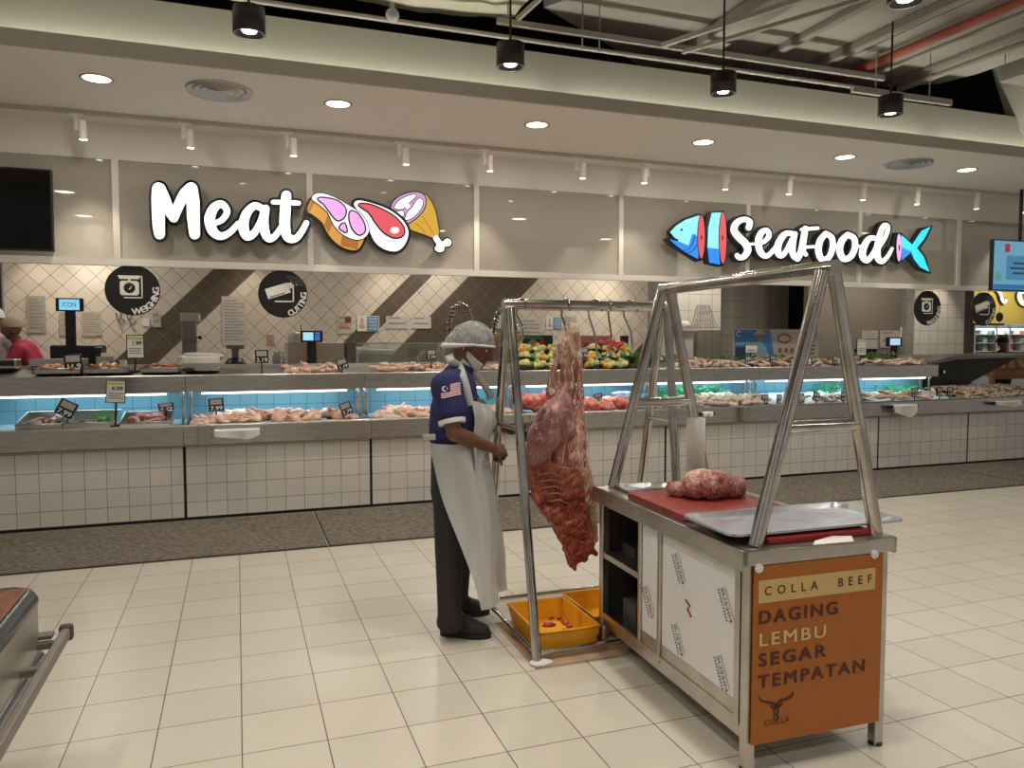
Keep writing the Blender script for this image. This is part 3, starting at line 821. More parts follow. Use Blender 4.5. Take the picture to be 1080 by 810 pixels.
# ---- round black hanging signs WEIGHING / CUTTING
def arc_text(mb, word, c, r, a0, a1, y, h):
    ws = [text_geo(ch, 1.0, .035)[2] + .09 for ch in word]
    acc = 0
    for i, ch in enumerate(word):
        a = math.radians(a0 + (a1 - a0) * (acc + ws[i] / 2) / sum(ws)); acc += ws[i]
        # reading along the lower right rim, tops facing the centre
        p = Vector((c.x + math.cos(a) * r, y, c.z + math.sin(a) * r))
        ux = Vector((-math.sin(a), 0, math.cos(a)))
        uz = Vector((-math.cos(a), 0, -math.sin(a)))
        put_text(mb, ch, p, ux, uz, h, bold=.035, center=True)
def round_sign(px, py, label, word, kind):
    y = 7.40
    c = at(px, py, y); R = .218
    t = thing('hanging_sign', label, 'sign', c, 'round black hanging signs')
    disc_mb = MB(); disc_mb.cyl((c.x, y, c.z), (c.x, y + .012, c.z), R, n=64); disc_mb.build('disc', M('sign_disc_black', (.008, .008, .008), .5), t)
    for sx in (-.08, .08):
        MB().cyl((c.x + sx, y + .006, c.z + .19), (c.x + sx, y + .006, FB - .05), .003, n=6).build('wire', PIPE_G, t)
    yf = y - .002
    L = MB(); arc_text(L, word, c, R * .955, *((-92, 8) if word == 'WEIGHING' else (-76, 4)), y=yf, h=.052); L.build('lettering', WHITE_INK, t)
    ic = MB()
    def q(x0, z0, x1, z1, mi=0): ic.box((c.x + x0, yf - .001, c.z + z0), (c.x + x1, yf, c.z + z1), mi)
    if kind == 'scale':
        ic.prism([(c.x-.115, c.z+.125), (c.x+.065, c.z+.125), (c.x+.05, c.z+.095), (c.x-.10, c.z+.095)], 'y', yf - .001, yf)
        q(-.035, .075, -.015, .10)
        ic.prism([(c.x-.10, c.z-.03), (c.x-.085, c.z-.045), (c.x+.035, c.z-.045), (c.x+.05, c.z-.03), (c.x+.05, c.z+.065), (c.x+.035, c.z+.08), (c.x-.085, c.z+.08), (c.x-.10, c.z+.065)], 'y', yf - .001, yf)
        q(.068, -.07, .078, .125); q(-.07, -.07, .078, -.06)
        ic.cyl((c.x - .025, yf - .002, c.z + .018), (c.x - .025, yf - .0012, c.z + .018), .045, n=28, mi=1)
        ic.prism([(c.x-.032, c.z+.008), (c.x-.022, c.z+.002), (c.x+.0, c.z+.045)], 'y', yf - .003, yf - .0022)
    else:
        R_ = Matrix.Rotation(math.radians(-18), 3, 'Y')
        ic.box((c.x - .15, yf - .001, c.z - .02), (c.x + .06, yf, c.z + .075), 0, R_)
        ic.box((c.x - .12, yf - .002, c.z - .016), (c.x + .02, yf - .0012, c.z - .008), 1, R_)
        ic.box((c.x + .045, yf - .001, c.z + .05), (c.x + .085, yf, c.z + .105), 0, R_)
        q(.085, -.075, .097, .085); q(-.075, -.075, .097, -.063)
        for i in range(5):
            ic.box((c.x + .03 + .012 * i, yf - .001, c.z + .155 - .018 * i), (c.x + .16 + .006 * i, yf, c.z + .158 - .018 * i), 2, Matrix.Rotation(math.radians(8), 3, 'Y'))
        ic.cyl((c.x + .12, yf - .002, c.z + .085), (c.x + .12, yf - .001, c.z + .085), .006, n=10)
    ic.build('icon', [WHITE_INK, MATS['sign_disc_black'], GREY_INK], t)
round_sign(140, 306, 'round black WEIGHING sign with scale icon under the Meat lettering', 'WEIGHING', 'scale')
round_sign(298.5, 310, 'round black CUTTING sign with cleaver icon below the word Meat', 'CUTTING', 'knife')
round_sign(978.5, 325, 'round black WEIGHING sign hanging before the lit white tiled pier', 'WEIGHING', 'scale')
round_sign(1037.5, 326, 'round black CUTTING sign hanging under the blue monitor', 'CUTTING', 'knife')
# ---- hanging blue monitor at right
t = thing('hanging_monitor', 'blue information monitor hanging from a black pole at the right edge', 'monitor', at(1068, 280, 6.8))
a, b = at(1048, 252, 6.8), at(1043, 306, 6.8)
x0, z1, z0 = a.x, a.z, b.z
MB().bevbox((x0, 6.8, z0), (x0 + 1.0, 6.85, z1), .006).build('bezel', BLACK, t)
def glowm(n, c, s=.8): return M(n, (.01, .01, .01), .4, emit=c, estr=s)
MB().box((x0 + .015, 6.798, z0 + .015), (x0 + .985, 6.7995, z1 - .015)).build('display', glowm('screen_blue', (.16, .40, .55)), t)
MB().box((x0 + .02, 6.796, z0 + .02), (x0 + .98, 6.7975, z0 + .075)).build('caption_band', glowm('screen_band', (.03, .16, .42)), t)
mb = MB(); mb.bevbox((x0 + .22, 6.795, z0 + .13), (x0 + .8, 6.797, z1 - .19), .02); mb.build('message_box', glowm('screen_box', (.07, .25, .42)), t)
mb = MB()
for i in range(3): mb.box((x0 + .33 - .05 * (i == 1), 6.793, z1 - .29 - .06 * i), (x0 + .7, 6.7945, z1 - .265 - .06 * i))
mb.build('message_lines', glowm('screen_text', (.02, .05, .12)), t)
MB().bevbox((x0 + .19, 6.793, z1 - .15), (x0 + .26, 6.797, z1 - .05), .01).build('red_emblem', glowm('screen_red', (.4, .03, .05)), t)
mb = MB(); disc(mb, (0, 0), .06, lambda x, y: Vector((x0 + .09 + x, 6.7955, z0 + .17 + y)), 0, .001); mb.build('green_emblem', glowm('screen_green', (.10, .35, .30)), t)
px_ = at(1077, 240, 6.85).x
MB().cyl((px_ + .0, 6.86, z1 - .2), (px_, 6.86, CEIL_Z), .02).build('pole', BLACK, t)
# ------------------------------------------------------------------ floor mats in front of the counter
MAT_M = M('ribbed_mat_brown', (.29, .25, .20), .9, col2=(.09, .075, .058), noise_scale=22, stretch=(1.2, 16, 1))
edges = [-4.2, -1.85 - .6, .625, 4.4, 8.05, 11.6]
edges = [-4.2, .625, 4.4, 8.05, 11.6]
where = ['below the WEIGHING sign along the counter, running off the left edge', 'behind the man in the apron and the hanging carcass', 'behind the steel cart, along the seafood counter', 'at the far right end of the seafood counter']
for k in range(4):
    t = thing('floor_mat', 'ribbed brown mat ' + where[k], 'mat', (edges[k], 5.83, 0), 'ribbed counter mats')
    mb = MB()
    x0, x1 = edges[k] + .012, edges[k+1] - .012
    prof = []
    n = 30
    for i in range(n):
        y = 5.85 + (7.06 - 5.85) * i / n
        prof += [(y, .003), (y + .008, .012), (y + .024, .012), (y + .032, .003)]
    poly = [(5.85, 0)] + prof + [(7.06, .006), (7.06, 0)]
    mb.prism(poly, 'x', x0, x1)
    mb.build('ribbed_surface', MAT_M, t)
    MB().box((x0 - .008, 5.83, 0), (x1 + .008, 5.851, .007)).box((x0 - .01, 5.83, 0), (x0 + .006, 7.07, .007)).build('border_edge', M('mat_edge_black', (.03, .027, .022), .8), t)

# ------------------------------------------------------------------ display counters
PLINTH = tile_mat('white_plinth_tiles', (.80, .755, .70), (.28, .25, .22), .1635, .1575, 0, 0, .0048, 'XZ', .2, .035, coords='Object')
BLUE_T = tile_mat('blue_glazed_tiles', (.15, .34, .43), (.06, .16, .21), .155, .155, .02, .0, .006, 'XZ', .3, .05)
LEDGE = M('white_ledge_blue_lit', (.50, .66, .72), .4)  # white ledge: the blue tube light is put into its colour
SEAMS = [-3.62, -2.03, -.44, 1.15, 2.71, 4.27, 5.72, 7.165, 8.6, 10.05, 11.5]
cnt_lab = ['white tiled steel display counter beyond the left edge of the picture', 'white tiled steel counter holding three steel trays of meat under the wall screen', 'white tiled steel counter with a white roll of bags on its rim, heaped with chicken', 'white tiled steel counter of chicken behind the man in the apron',
           'white tiled steel counter of red meat packs behind the hanging carcass', 'white tiled steel seafood counter behind the upright plastic roll and meat lump', 'white tiled steel seafood counter seen through the near A-frame of the cart', 'white tiled steel seafood counter with a white cloth hung on its rim', 'low white tiled counter of clams at the right edge, without upper shelf', 'low white tiled counter beyond the right edge']
def counter(k):
    x0, x1 = SEAMS[k], SEAMS[k+1]
    t = thing('display_counter', cnt_lab[k], 'counter', (x0 + .01, 7.1, 0), 'tiled display counters')
    MB().box((x0 + .012, 7.1, .03), (x1 - .012, 7.97, .64)).build('plinth', PLINTH, t)
    mb = MB(); mb.box((x0, 7.11, 0), (x1, 7.9, .03)); mb.box((x0 - .011, 7.108, .02), (x0 + .011, 7.5, .64))
    mb.build('kickboard', BLACK_MATT, t)
    mb = MB()
    mb.prism([(7.10, .64), (7.055, .645), (7.05, .66), (7.05, .818), (7.056, .83), (7.085, .833), (7.10, .825), (7.10, .78), (7.14, .77), (7.14, .64)], 'x', x0 + .002, x1 - .002)
    mb.build('lower_rim', STEEL_SHEET, t)
    MB().box((x0 + .005, 7.10, .75), (x1 - .005, 7.68, .785)).box((x0 + .004, 7.1, .78), (x0 + .018, 7.8, .83)).build('lower_tray', STEEL, t)
    if k < 8:
        MB().box((x0 + .002, 7.68, .75), (x1 - .002, 7.82, .815)).build('back_ledge', LEDGE, t)
        MB().box((x0, 7.80, .815), (x1, 7.83, 1.10)).build('back_panel', BLUE_T, t)
        mb = MB()
        xr_ = x1 if k < 7 else 8.48
        mb.prism([(7.45, 1.09), (7.45, 1.232), (7.456, 1.24), (7.478, 1.24), (7.484, 1.228), (7.94, 1.295), (7.945, 1.318), (7.97, 1.318), (7.97, 1.09)], 'x', x0 + .002, xr_ - .002)
        mb.build('upper_shelf', STEEL_SHEET, t)
        MB().cyl((x0 + .13, 7.505, 1.070), (xr_ - .16, 7.505, 1.070), .0095, n=10).build('light_tube', GLOW_COOL, t)
        MB().box((x0 + .11, 7.49, 1.078), (xr_ - .14, 7.525, 1.09)).build('tube_holder', WHITE, t)
        for xx in (x0 + .035, xr_ - .035):
            for yy in (7.56, 7.70):
                MB().cyl((xx, yy, .785), (xx, yy, 1.09), .012, n=10).build('shelf_post', STEEL_TUBE, t)
        light('shelf_tube', 'AREA', ((x0 + xr_) / 2, 7.50, 1.052), 3.0, (.66, .90, 1), aim=((x0 + xr_) / 2, 7.62, .8), size=xr_ - x0 - .3, size_y=.03)
    else:
        MB().box((x0 + .002, 7.68, .75), (x1 - .002, 8.3, .80)).build('back_ledge', STEEL, t)
    return t
for k in range(10): counter(k)
def ux(px): return at(px, 390, 7.62).x      # shelf x under a picture column
def lx(px): return at(px, 440, 7.3).x       # lower tray x
def uz(y): return 1.228 + (y - 7.484) * .147

# dark corner shelf at the right end of the upper tier
t = thing('corner_shelf', 'dark grey steel corner shelf where the upper seafood tier ends', 'shelf', (8.55, 7.45, 0))
MB().prism([(8.5, 1.235), (9.0, 1.30), (11.1, 1.33), (11.1, 1.36), (8.9, 1.34), (8.5, 1.27)], 'y', 7.6, 8.6).build('top', DARK_STEEL, t)
MB().prism([(8.5, .83), (9.3, .83), (10.6, 1.32), (8.9, 1.30), (8.5, 1.24)], 'y', 7.95, 8.0).build('side_panel', M('corner_dark_panel', (.05, .045, .04), .5, .3), t)
MB().cyl((8.85, 7.9, 1.05), (8.85, 7.94, 1.05), .02).cyl((9.1, 7.9, 1.12), (9.1, 7.94, 1.12), .02).build('tap_valve', STEEL_TUBE, t)

# bag rolls and dispensers on the rim
def bag_roll(xa, xb, label, drop=.09, skew=.0):
    y = 6.985; z = .765
    t = thing('bag_roll', label, 'roll', (xa, y, z), 'bag rolls on the counter rim')
    mb = MB(); mb.cyl((xa, y, z), (xb, y, z), .028, n=18)
    for i in range(1): pass
    n = 14; vs = []; L = xb - xa
    for i in range(n + 1):
        u = i / n
        x = xa + L * u
        d = drop * (.35 + .65 * u) * (1 - max(0, u - .72) * 2.6)
        for j, s in enumerate((0, .5, 1)):
            vs.append((x, y - .029 - .01 * math.sin(u * 9) * s, z + .012 - s * (d + .02)))
    fs = [(i*3+j, (i+1)*3+j, (i+1)*3+j+1, i*3+j+1) for i in range(n) for j in range(2)]
    mb.add(vs, fs, 0, True)
    mb.build('plastic_sheet', M('milky_bag_plastic', (.78, .77, .74), .35), t)
    m2 = MB()
    for xx in (xa - .02, xb + .02):
        m2.box((xx - .006, y - .006, z - .02), (xx + .006, 7.055, z + .012)).cyl((xx - .008, y, z), (xx + .008, y, z), .02, n=12)
    m2.cyl((xa - .02, y, z), (xb + .02, y, z), .008, n=8)
    m2.build('holder', BLACK if xa > 0 else STEEL_TUBE, t)
bag_roll(at(226, 455, 6.98).x, at(274, 455, 6.98).x, 'white roll of plastic bags on the rim under the chicken heap', .07)
bag_roll(at(942, 430, 6.98).x, at(966, 430, 6.98).x, 'white sheet drooping from a roll on the seafood counter rim', .15)
bag_roll(at(1050, 427, 6.98).x, at(1076, 427, 6.98).x, 'white roll of bags on the rim at the right edge', .05)
bag_roll(at(741, 440, 6.98).x, at(751, 440, 6.98).x, 'small white roll end on the rim beside the upright plastic roll', .02)
tag(MB().bevbox((at(208, 455, 7.0).x, 6.96, .66), (at(222, 455, 7.0).x, 7.05, .83), .008).build('bag_dispenser', M('clear_holder_grey', (.36, .34, .31), .2, .6)), 'small grey dispenser box left of the white bag roll', 'dispenser')
tag(MB().bevbox((at(783, 440, 7.0).x, 6.98, .66), (at(790, 440, 7.0).x, 7.05, .83), .008).build('bag_dispenser', MATS['clear_holder_grey']), 'small grey dispenser box on the rim seen through the near A-frame', 'dispenser')

# ------------------------------------------------------------------ food pieces
def blob(name, r, seed, bumpy=.35, seg=10, rings=7, bend=0.0):
    bm = bmesh.new()
    bmesh.ops.create_uvsphere(bm, u_segments=seg, v_segments=rings, radius=1)
    for v in bm.verts:
        q = v.co.copy()
        k = 1 + bumpy * noise.noise(q * 1.6 + Vector((seed * 5.1, seed * 1.7, 3)))
        v.co = Vector((q.x * r[0] * k, q.y * r[1] * k, q.z * r[2] * k + bend * q.x * q.x))
    mb = MB(); mb.bm(bm); return mb
CHICK = M('raw_chicken', (.78, .52, .41), .38, col2=(.72, .36, .28), noise_scale=22, sss=.1)
CHICK2 = M('raw_chicken_pale', (.80, .62, .50), .38, col2=(.74, .47, .36), noise_scale=26, sss=.1)
def proto(mb, name, mat):
    o = mb.build(name, mat)
    me = o.data
    bpy.data.objects.remove(o)
    return me
drum = MB()
bm_ = blob('d', (.062, .038, .032), 3).v
drum = blob('d', (.060, .040, .032), 3); drum.tube([(.045, 0, 0), (.085, .006, .004), (.115, .008, .006)], [.018, .011, .013], 7)
CH = [proto(drum, 'chicken', CHICK), proto(blob('c', (.075, .045, .03), 11, .5), 'chicken', CHICK2), proto(blob('c', (.055, .05, .035), 5, .6), 'chicken', CHICK),
      proto(blob('c', (.08, .034, .028), 8, .5, bend=.02), 'chicken', CHICK2)]
def scatter(name, meshes, n, x0, x1, y0, y1, zf, label, cat, group, smin=.8, smax=1.15, tilt=.5, mode=None):
    for i in range(n):
        x, y = rnd.uniform(x0, x1), rnd.uniform(y0, y1)
        o = bpy.data.objects.new(name, meshes[i % len(meshes)])
        C.objects.link(o)
        o.location = (x, y, zf(x, y, i))
        if mode == 'flat': o.rotation_euler = (rnd.uniform(-.15, .15), rnd.uniform(-.15, .15), rnd.uniform(-.4, .4) + PI / 2)
        else: o.rotation_euler = (rnd.uniform(-tilt, tilt), rnd.uniform(-tilt, tilt), rnd.uniform(0, 2 * PI))
        o.scale = (rnd.uniform(smin, smax),) * 3
        tag(o, label, cat, group)
def heap(x0, x1, y0, y1, base, h):
    def f(x, y, i):
        u = (x - x0) / (x1 - x0); v = (y - y0) / (y1 - y0)
        e = min(1, 6 * u, 6 * (1 - u)) * (.55 + .45 * math.sin(PI * min(1, v * 1.1)))
        wob = .5 + .5 * noise.noise(Vector((x * 3.1, y * 3, 1.7)))
        return base + .02 + h * e * (.55 + .6 * wob) * rnd.uniform(.55, 1)
    return f
# lower chicken heaps
scatter('chicken_piece', CH, 135, -.36, 1.07, 7.13, 7.62, heap(-.38, 1.1, 7.1, 7.65, .785, .10), 'pale raw chicken piece heaped in the lower tray above the white bag roll', 'chicken piece', 'chicken below the CUTTING sign')
scatter('chicken_piece', CH, 125, 1.22, 2.62, 7.13, 7.62, heap(1.2, 2.66, 7.1, 7.65, .785, .095), 'pale raw chicken piece heaped in the lower tray behind the apron man', 'chicken piece', 'chicken behind the man')
# upper chicken
def upf(h): return lambda x, y, i: uz(y) + .010 + .6 * h * rnd.random()
scatter('chicken_piece', CH, 26, ux(300), ux(362), 7.52, 7.8, upf(.04), 'pale raw chicken piece on the upper shelf below the small blue scale screen', 'chicken piece', 'upper shelf chicken under the scale', .6, .85, .3)
scatter('chicken_piece', CH, 34, ux(392), ux(468), 7.52, 7.82, upf(.045), 'raw chicken piece on the upper shelf behind the man\'s shoulder', 'chicken piece', 'upper shelf chicken at the shoulder', .6, .85, .3)
scatter('chicken_piece', CH, 8, ux(505), ux(528), 7.52, 7.75, upf(.03), 'raw chicken piece on the upper shelf in front of the man\'s face', 'chicken piece', 'upper shelf chicken before the face', .55, .8, .3)

# steel trays
def steel_tray(name, x0, x1, y0, y1, z, h, label, group, mat=STEEL, tilt=0):
    t = thing(name, label, 'tray', (x0, y0, z), group)
    mb = MB()
    w = .006
    mb.box((x0, y0, z), (x1, y1, z + .004))
    mb.box((x0, y0, z), (x0 + w, y1, z + h)).box((x1 - w, y0, z), (x1, y1, z + h)).box((x0, y0, z), (x1, y0 + w, z + h)).box((x0, y1 - w, z), (x1, y1, z + h))
    mb.build('pan', mat, t)
    if tilt: t.rotation_euler = (tilt, 0, 0)
    m2 = MB(); r = .006
    m2.tube([(x0, y0, z + h), (x1, y0, z + h), (x1, y1, z + h), (x0, y1, z + h)], r, 6, closed=True)
    m2.build('rolled_rim', mat, t)
    return t
tr = [(lx(22), lx(70), 'left'), (lx(71), lx(124), 'mid'), (lx(129), lx(182), 'right')]
steel_tray('steel_tray', tr[0][0], tr[0][1], 7.12, 7.55, .788, .085, 'leftmost steel tray in the lower tier, holding fish pieces and a tilted price card', 'lower steel trays', tilt=.16)
steel_tray('steel_tray', tr[1][0], tr[1][1], 7.12, 7.55, .788, .085, 'steel tray behind the 4.09 price card, nearly empty with green leaves', 'lower steel trays', tilt=.16)
steel_tray('steel_tray', tr[2][0], tr[2][1], 7.12, 7.50, .788, .075, 'rightmost lower steel tray, heaped with pink meat pieces', 'lower steel trays', tilt=.16)
GREYMEAT = M('grey_fish_meat', (.42, .36, .31), .35, col2=(.20, .15, .13), noise_scale=18)
PINKMEAT = M('pink_meat', (.66, .42, .38), .35, col2=(.35, .14, .14), noise_scale=20)
GM = [proto(blob('g', (.07, .035, .022), 21, .5), 'fishpiece', GREYMEAT), proto(blob('g', (.055, .04, .02), 23, .5), 'fishpiece', PINKMEAT)]
scatter('meat_piece', GM, 12, tr[0][0] + .08, tr[0][1] - .06, 7.2, 7.5, lambda x, y, i: .815 + .16 * (y - 7.12) + .04 * rnd.random(), 'greyish meat piece in the leftmost lower steel tray', 'meat piece', 'pieces in the leftmost steel tray')
scatter('meat_piece', [GM[1]], 16, tr[2][0] + .07, tr[2][1] - .07, 7.2, 7.45, lambda x, y, i: .815 + .16 * (y - 7.12) + .04 * rnd.random(), 'pink meat piece in the rightmost lower steel tray', 'meat piece', 'pieces in the rightmost steel tray')
LEAF = M('green_leaf', (.06, .20, .035), .5, col2=(.10, .32, .05), noise_scale=10)
def leafmesh():
    mb = MB()
    for i in range(7):
        a = i * .9 + rnd.random(); e = rnd.uniform(.3, 1.2)
        d = Vector((math.cos(a) * math.cos(e), math.sin(a) * math.cos(e), math.sin(e)))
        sidev = d.cross(Vector((0, 0, 1))).normalized()
        L = rnd.uniform(.035, .06)
        mb.add([(0, 0, 0), d * L * .5 + sidev * L * .28, d * L, d * L * .5 - sidev * L * .28 + Vector((0, 0, .004))], [(0, 1, 2, 3)])
    return mb
LF = [proto(leafmesh(), 'sprig', LEAF) for _ in range(4)]
scatter('leaf_sprig', LF, 9, tr[1][0] + .07, tr[1][1] - .07, 7.2, 7.5, lambda x, y, i: .80 + .16 * (y - 7.12), 'small green leaf sprig in the tray behind the 4.09 card', 'herb', 'sprigs in the steel tray')
# marinated meat in upper trays
SPICE = M('marinated_meat', (.42, .13, .04), .35, col2=(.20, .06, .025), noise_scale=25)
CURRY = M('yellow_marinated_meat', (.52, .27, .09), .35, col2=(.36, .12, .04), noise_scale=25)
SP = [proto(blob('s', (.06, .045, .025), 31, .5), 'marinated', SPICE), proto(blob('s', (.05, .04, .028), 37, .5), 'marinated', CURRY)]
for pa, pb, ms, lab, tl in ((38, 88, SP, 'orange-brown marinated meat piece left of the 1.99 card', 'shallow steel tray of marinated meat left of the 1.99 card'), (90, 138, [SP[1], SP[0]], 'orange marinated meat piece right behind the 1.99 card stand', 'shallow steel tray of marinated meat at the foot of the 1.99 card'), (148, 190, [SP[0]], 'dark red-brown marinated meat piece right of the 1.99 card', 'shallow steel tray of dark marinated meat right of the 1.99 card')):
    xa, xb = ux(pa), ux(pb)
    steel_tray('shallow_tray', xa, xb, 7.50, 7.86, 1.262, .045, tl, 'upper steel trays')
    scatter('marinated_piece', ms, 26, xa + .06, xb - .06, 7.54, 7.82, lambda x, y, i: 1.285 + .03 * rnd.random(), lab, 'marinated meat', lab + ' group'[:0])

# red beef packs
REDM = M('red_packed_beef', (.62, .05, .035), .25, col2=(.80, .34, .28), noise_scale=16)
RB = [proto(blob('r', (.11, .08, .055), 41, .5, 12, 8), 'beef', REDM), proto(blob('r', (.09, .085, .06), 43, .6, 12, 8), 'beef', REDM)]
scatter('beef_pack', RB, 20, lx(554), lx(592), 7.2, 7.6, heap(lx(548), lx(600), 7.1, 7.68, .80, .17), 'red beef pack heaped left of the hanging carcass', 'beef pack', 'red beef packs left of carcass')
scatter('beef_pack', RB, 16, lx(614), lx(662), 7.15, 7.55, lambda x, y, i: .83 + .05 * rnd.random(), 'red beef pack lying right of the hanging carcass', 'beef pack', 'red beef packs right of carcass')
# blue and white packs
PK = [proto(MB().bevbox((-.06, -.03, 0), (.06, .03, .16), .012), 'pack', M('blue_white_pack', (.10, .20, .42), .35, col2=(.72, .74, .76), noise_scale=14))]
for i in range(9):
    o = bpy.data.objects.new('frozen_pack', PK[0]); C.objects.link(o)
    o.location = (lx(661) + .09 * i - (i // 5) * .42, 7.45 + .12 * (i // 5), .80 + .03 * (i // 5)); o.rotation_euler = (.25, rnd.uniform(-.3, .3), rnd.uniform(-.3, .3))
    tag(o, 'blue and white sachet standing behind the far A-frame of the cart', 'sachet', 'blue sachets behind the far A-frame')
tag(MB().bevbox((lx(690), 7.42, .82), (lx(699), 7.44, 1.06), .006).build('food_carton', M('cream_carton', (.66, .63, .50), .6)), 'cream carton upright between the far A-frame legs', 'carton')

# vegetable and satay packs on the upper shelf
YEL_V = M('yellow_corn', (.80, .52, .06), .45, col2=(.74, .66, .30), noise_scale=24)
PALE_V = M('pale_cabbage', (.62, .66, .36), .5, col2=(.36, .46, .14), noise_scale=14)
RED_V = M('red_chilli', (.62, .04, .03), .35)
ORG_V = M('orange_carrot', (.78, .28, .04), .45)
def veg_pack(seed):
    r2 = random.Random(seed)
    t = thing('vegetable_pack', 'clear tray of cut vegetables', 'vegetable pack', (0, 0, 0))
    MB().lathe([(0, 0), (.085, 0), (.105, .03), (.108, .032)], n=14).build('dish', M('pack_dish_dark', (.05, .06, .04), .4), t)
    for j in range(7):
        a = j * PI * 2 / 6; rr = .055 if j < 6 else 0
        mat = (YEL_V, PALE_V, PALE_V, YEL_V, LEAF, PALE_V, ORG_V)[(j + seed) % 7]
        bm = blob('v', (.042, .036, .036), seed * 9 + j, .6, 8, 6)
        bm.v = [v + Vector((math.cos(a) * rr, math.sin(a) * rr, .05 + (.035 if j == 6 else r2.uniform(-.005, .012)))) for v in bm.v]
        bm.build(('corn_slice', 'cabbage_piece', 'cabbage_piece', 'corn_slice', 'green_leaf', 'cabbage_piece', 'carrot_slice')[(j + seed) % 7], mat, t)
    return t
vp = [veg_pack(1), veg_pack(2), veg_pack(3)]
k = 0
firsts = [True] * 3
def place_veg(x, y, z, label, grp):
    global k
    p = k % 3
    if firsts[p]:
        o = vp[p]; o.location = (x, y, z); o['label'] = label; firsts[p] = False
    else:
        o = dup(vp[p], (x, y, z), None, label)
    o['group'] = grp; o.rotation_euler = (.28, 0, rnd.uniform(0, 6)); k += 1
for row, (yy, dz) in enumerate(((7.56, .0), (7.70, .06), (7.84, .12))):
    xa, xb = at(546, 385, yy).x, at(592, 385, yy).x
    for i in range(3): place_veg(xa + (xb - xa) * (i + .5) / 3, yy, uz(yy) + dz, 'clear pack of yellow and green cut vegetables left of the carcass shank', 'vegetable packs left of shank')
    xa, xb = at(618, 385, yy).x, at(664, 385, yy).x
    for i in range(3):
        place_veg(xa + (xb - xa) * (i + .5) / 3, yy, uz(yy) + dz, 'clear pack of pale green and yellow vegetables between the carcass and the cart frame', 'vegetable packs right of shank')
RC = [proto(blob('c', (.05, .035, .035), 51, .6), 'chilli', RED_V)]
scatter('chilli_pack', RC, 20, at(634, 380, 7.8).x, at(660, 380, 7.8).x, 7.76, 7.9, lambda x, y, i: 1.43 + .10 * rnd.random(), 'small red chilli pack piled above the vegetables by the pink poster', 'chilli pack', 'red chilli packs')
scatter('leafy_bunch', LF, 40, at(668, 385, 7.7).x, at(688, 385, 7.7).x, 7.55, 7.85, lambda x, y, i: uz(y) + .08 * rnd.random(), 'bunch of dark green leaves between the legs of the far A-frame', 'herb', 'greens between the far A-frame legs', 1.4, 2.0)

# seafood: parsley, ice, prawns, fish
def stuff(o, label, cat):
    o['kind'] = 'stuff'; return tag(o, label, cat)
PARS = M('parsley_green', (.03, .30, .06), .5, col2=(.05, .42, .10), noise_scale=16)
def parsley(name, xa, xb, ya, yb, z0, h, label, n=500, sz=1.0, mat=PARS):
    mb = MB()
    r2 = random.Random(int(xa * 100))
    for i in range(n):
        c = Vector((r2.uniform(xa, xb), r2.uniform(ya, yb), z0 + h * r2.random() ** .7))
        a, e = r2.uniform(0, 2*PI), r2.uniform(-.2, 1.3)
        d = Vector((math.cos(a)*math.cos(e), math.sin(a)*math.cos(e), math.sin(e)))
        s = d.cross(Vector((.3, .1, 1))).normalized()
        L = r2.uniform(.02, .04) * sz
        mb.add([c, c + d*L*.5 + s*L*.4, c + d*L, c + d*L*.5 - s*L*.4 + Vector((0, 0, .005))], [(0, 1, 2, 3)])
    return stuff(mb.build(name, mat, fix=False), label, 'herb')
parsley('parsley_bed', lx(712), lx(781), 7.5, 7.76, .80, .20, 'bright green parsley banked behind the prawns', 900)
parsley('parsley_bed', lx(884), lx(899), 7.45, 7.76, .80, .20, 'bright green parsley bank behind the near A-frame right leg', 260)
parsley('parsley_bed', lx(950), lx(984), 7.40, 7.76, .80, .16, 'bright green parsley at the right end of the blue-lit shelf', 420)
UPG = M('upper_garnish_green', (.10, .22, .05), .6, col2=(.16, .30, .08), noise_scale=16)
parsley('leaf_garnish', ux(712), ux(735), 7.84, 7.94, 1.29, .08, 'green leaves behind the fish beside the white worktop', 160, 1.2, UPG)
parsley('leaf_garnish', ux(770), ux(858), 7.86, 7.95, 1.29, .06, 'green leaves along the foot of the blue fisherman banner', 300, 1, UPG)
parsley('leaf_garnish', ux(904), ux(962), 7.82, 7.95, 1.28, .10, 'green leaves behind the fish below the small dark scale screen', 380, 1.2, UPG)
ICE = M('crushed_ice', (.72, .82, .86), .35, col2=(.50, .68, .76), noise_scale=30, bump=.8, bump_scale=50)
def ice(xa, xb, label, ya=7.12, yb=7.68, h=.07):
    nx, ny = int((xb - xa) / .025), 22
    vs, fs = [], []
    for i in range(nx + 1):
        for j in range(ny + 1):
            x, y = xa + (xb - xa) * i / nx, ya + (yb - ya) * j / ny
            e = min(1, i / 3, (nx - i) / 3, j / 2.0, (ny - j) / 2.0)
            z = .787 + max(0, e) * (.03 + h * (j / ny) + .03 * noise.noise(Vector((x * 14, y * 14, 2))))
            vs.append((x, y, z))
    for i in range(nx):
        for j in range(ny):
            a = i * (ny + 1) + j
            fs.append((a, a + ny + 1, a + ny + 2, a + 1))
    return stuff(MB().add(vs, fs, 0, True).build('crushed_ice', ICE), label, 'ice')
ice(4.32, 5.68, 'crushed ice bed under the prawns behind the plastic roll')
ice(5.77, 7.12, 'bluish crushed ice bed seen through the near A-frame', h=.11)
ice(7.2, 8.5, 'crushed ice bed at the right end of the blue-lit shelf', h=.09)
PRAWN = M('grey_prawn', (.62, .50, .42), .35, col2=(.30, .22, .18), noise_scale=30)
PALEF = M('pale_fish_flesh', (.74, .64, .54), .35, col2=(.48, .34, .27), noise_scale=18)
SILV = M('silver_fish_skin', (.55, .55, .53), .25, .3, col2=(.30, .29, .28), noise_scale=14)
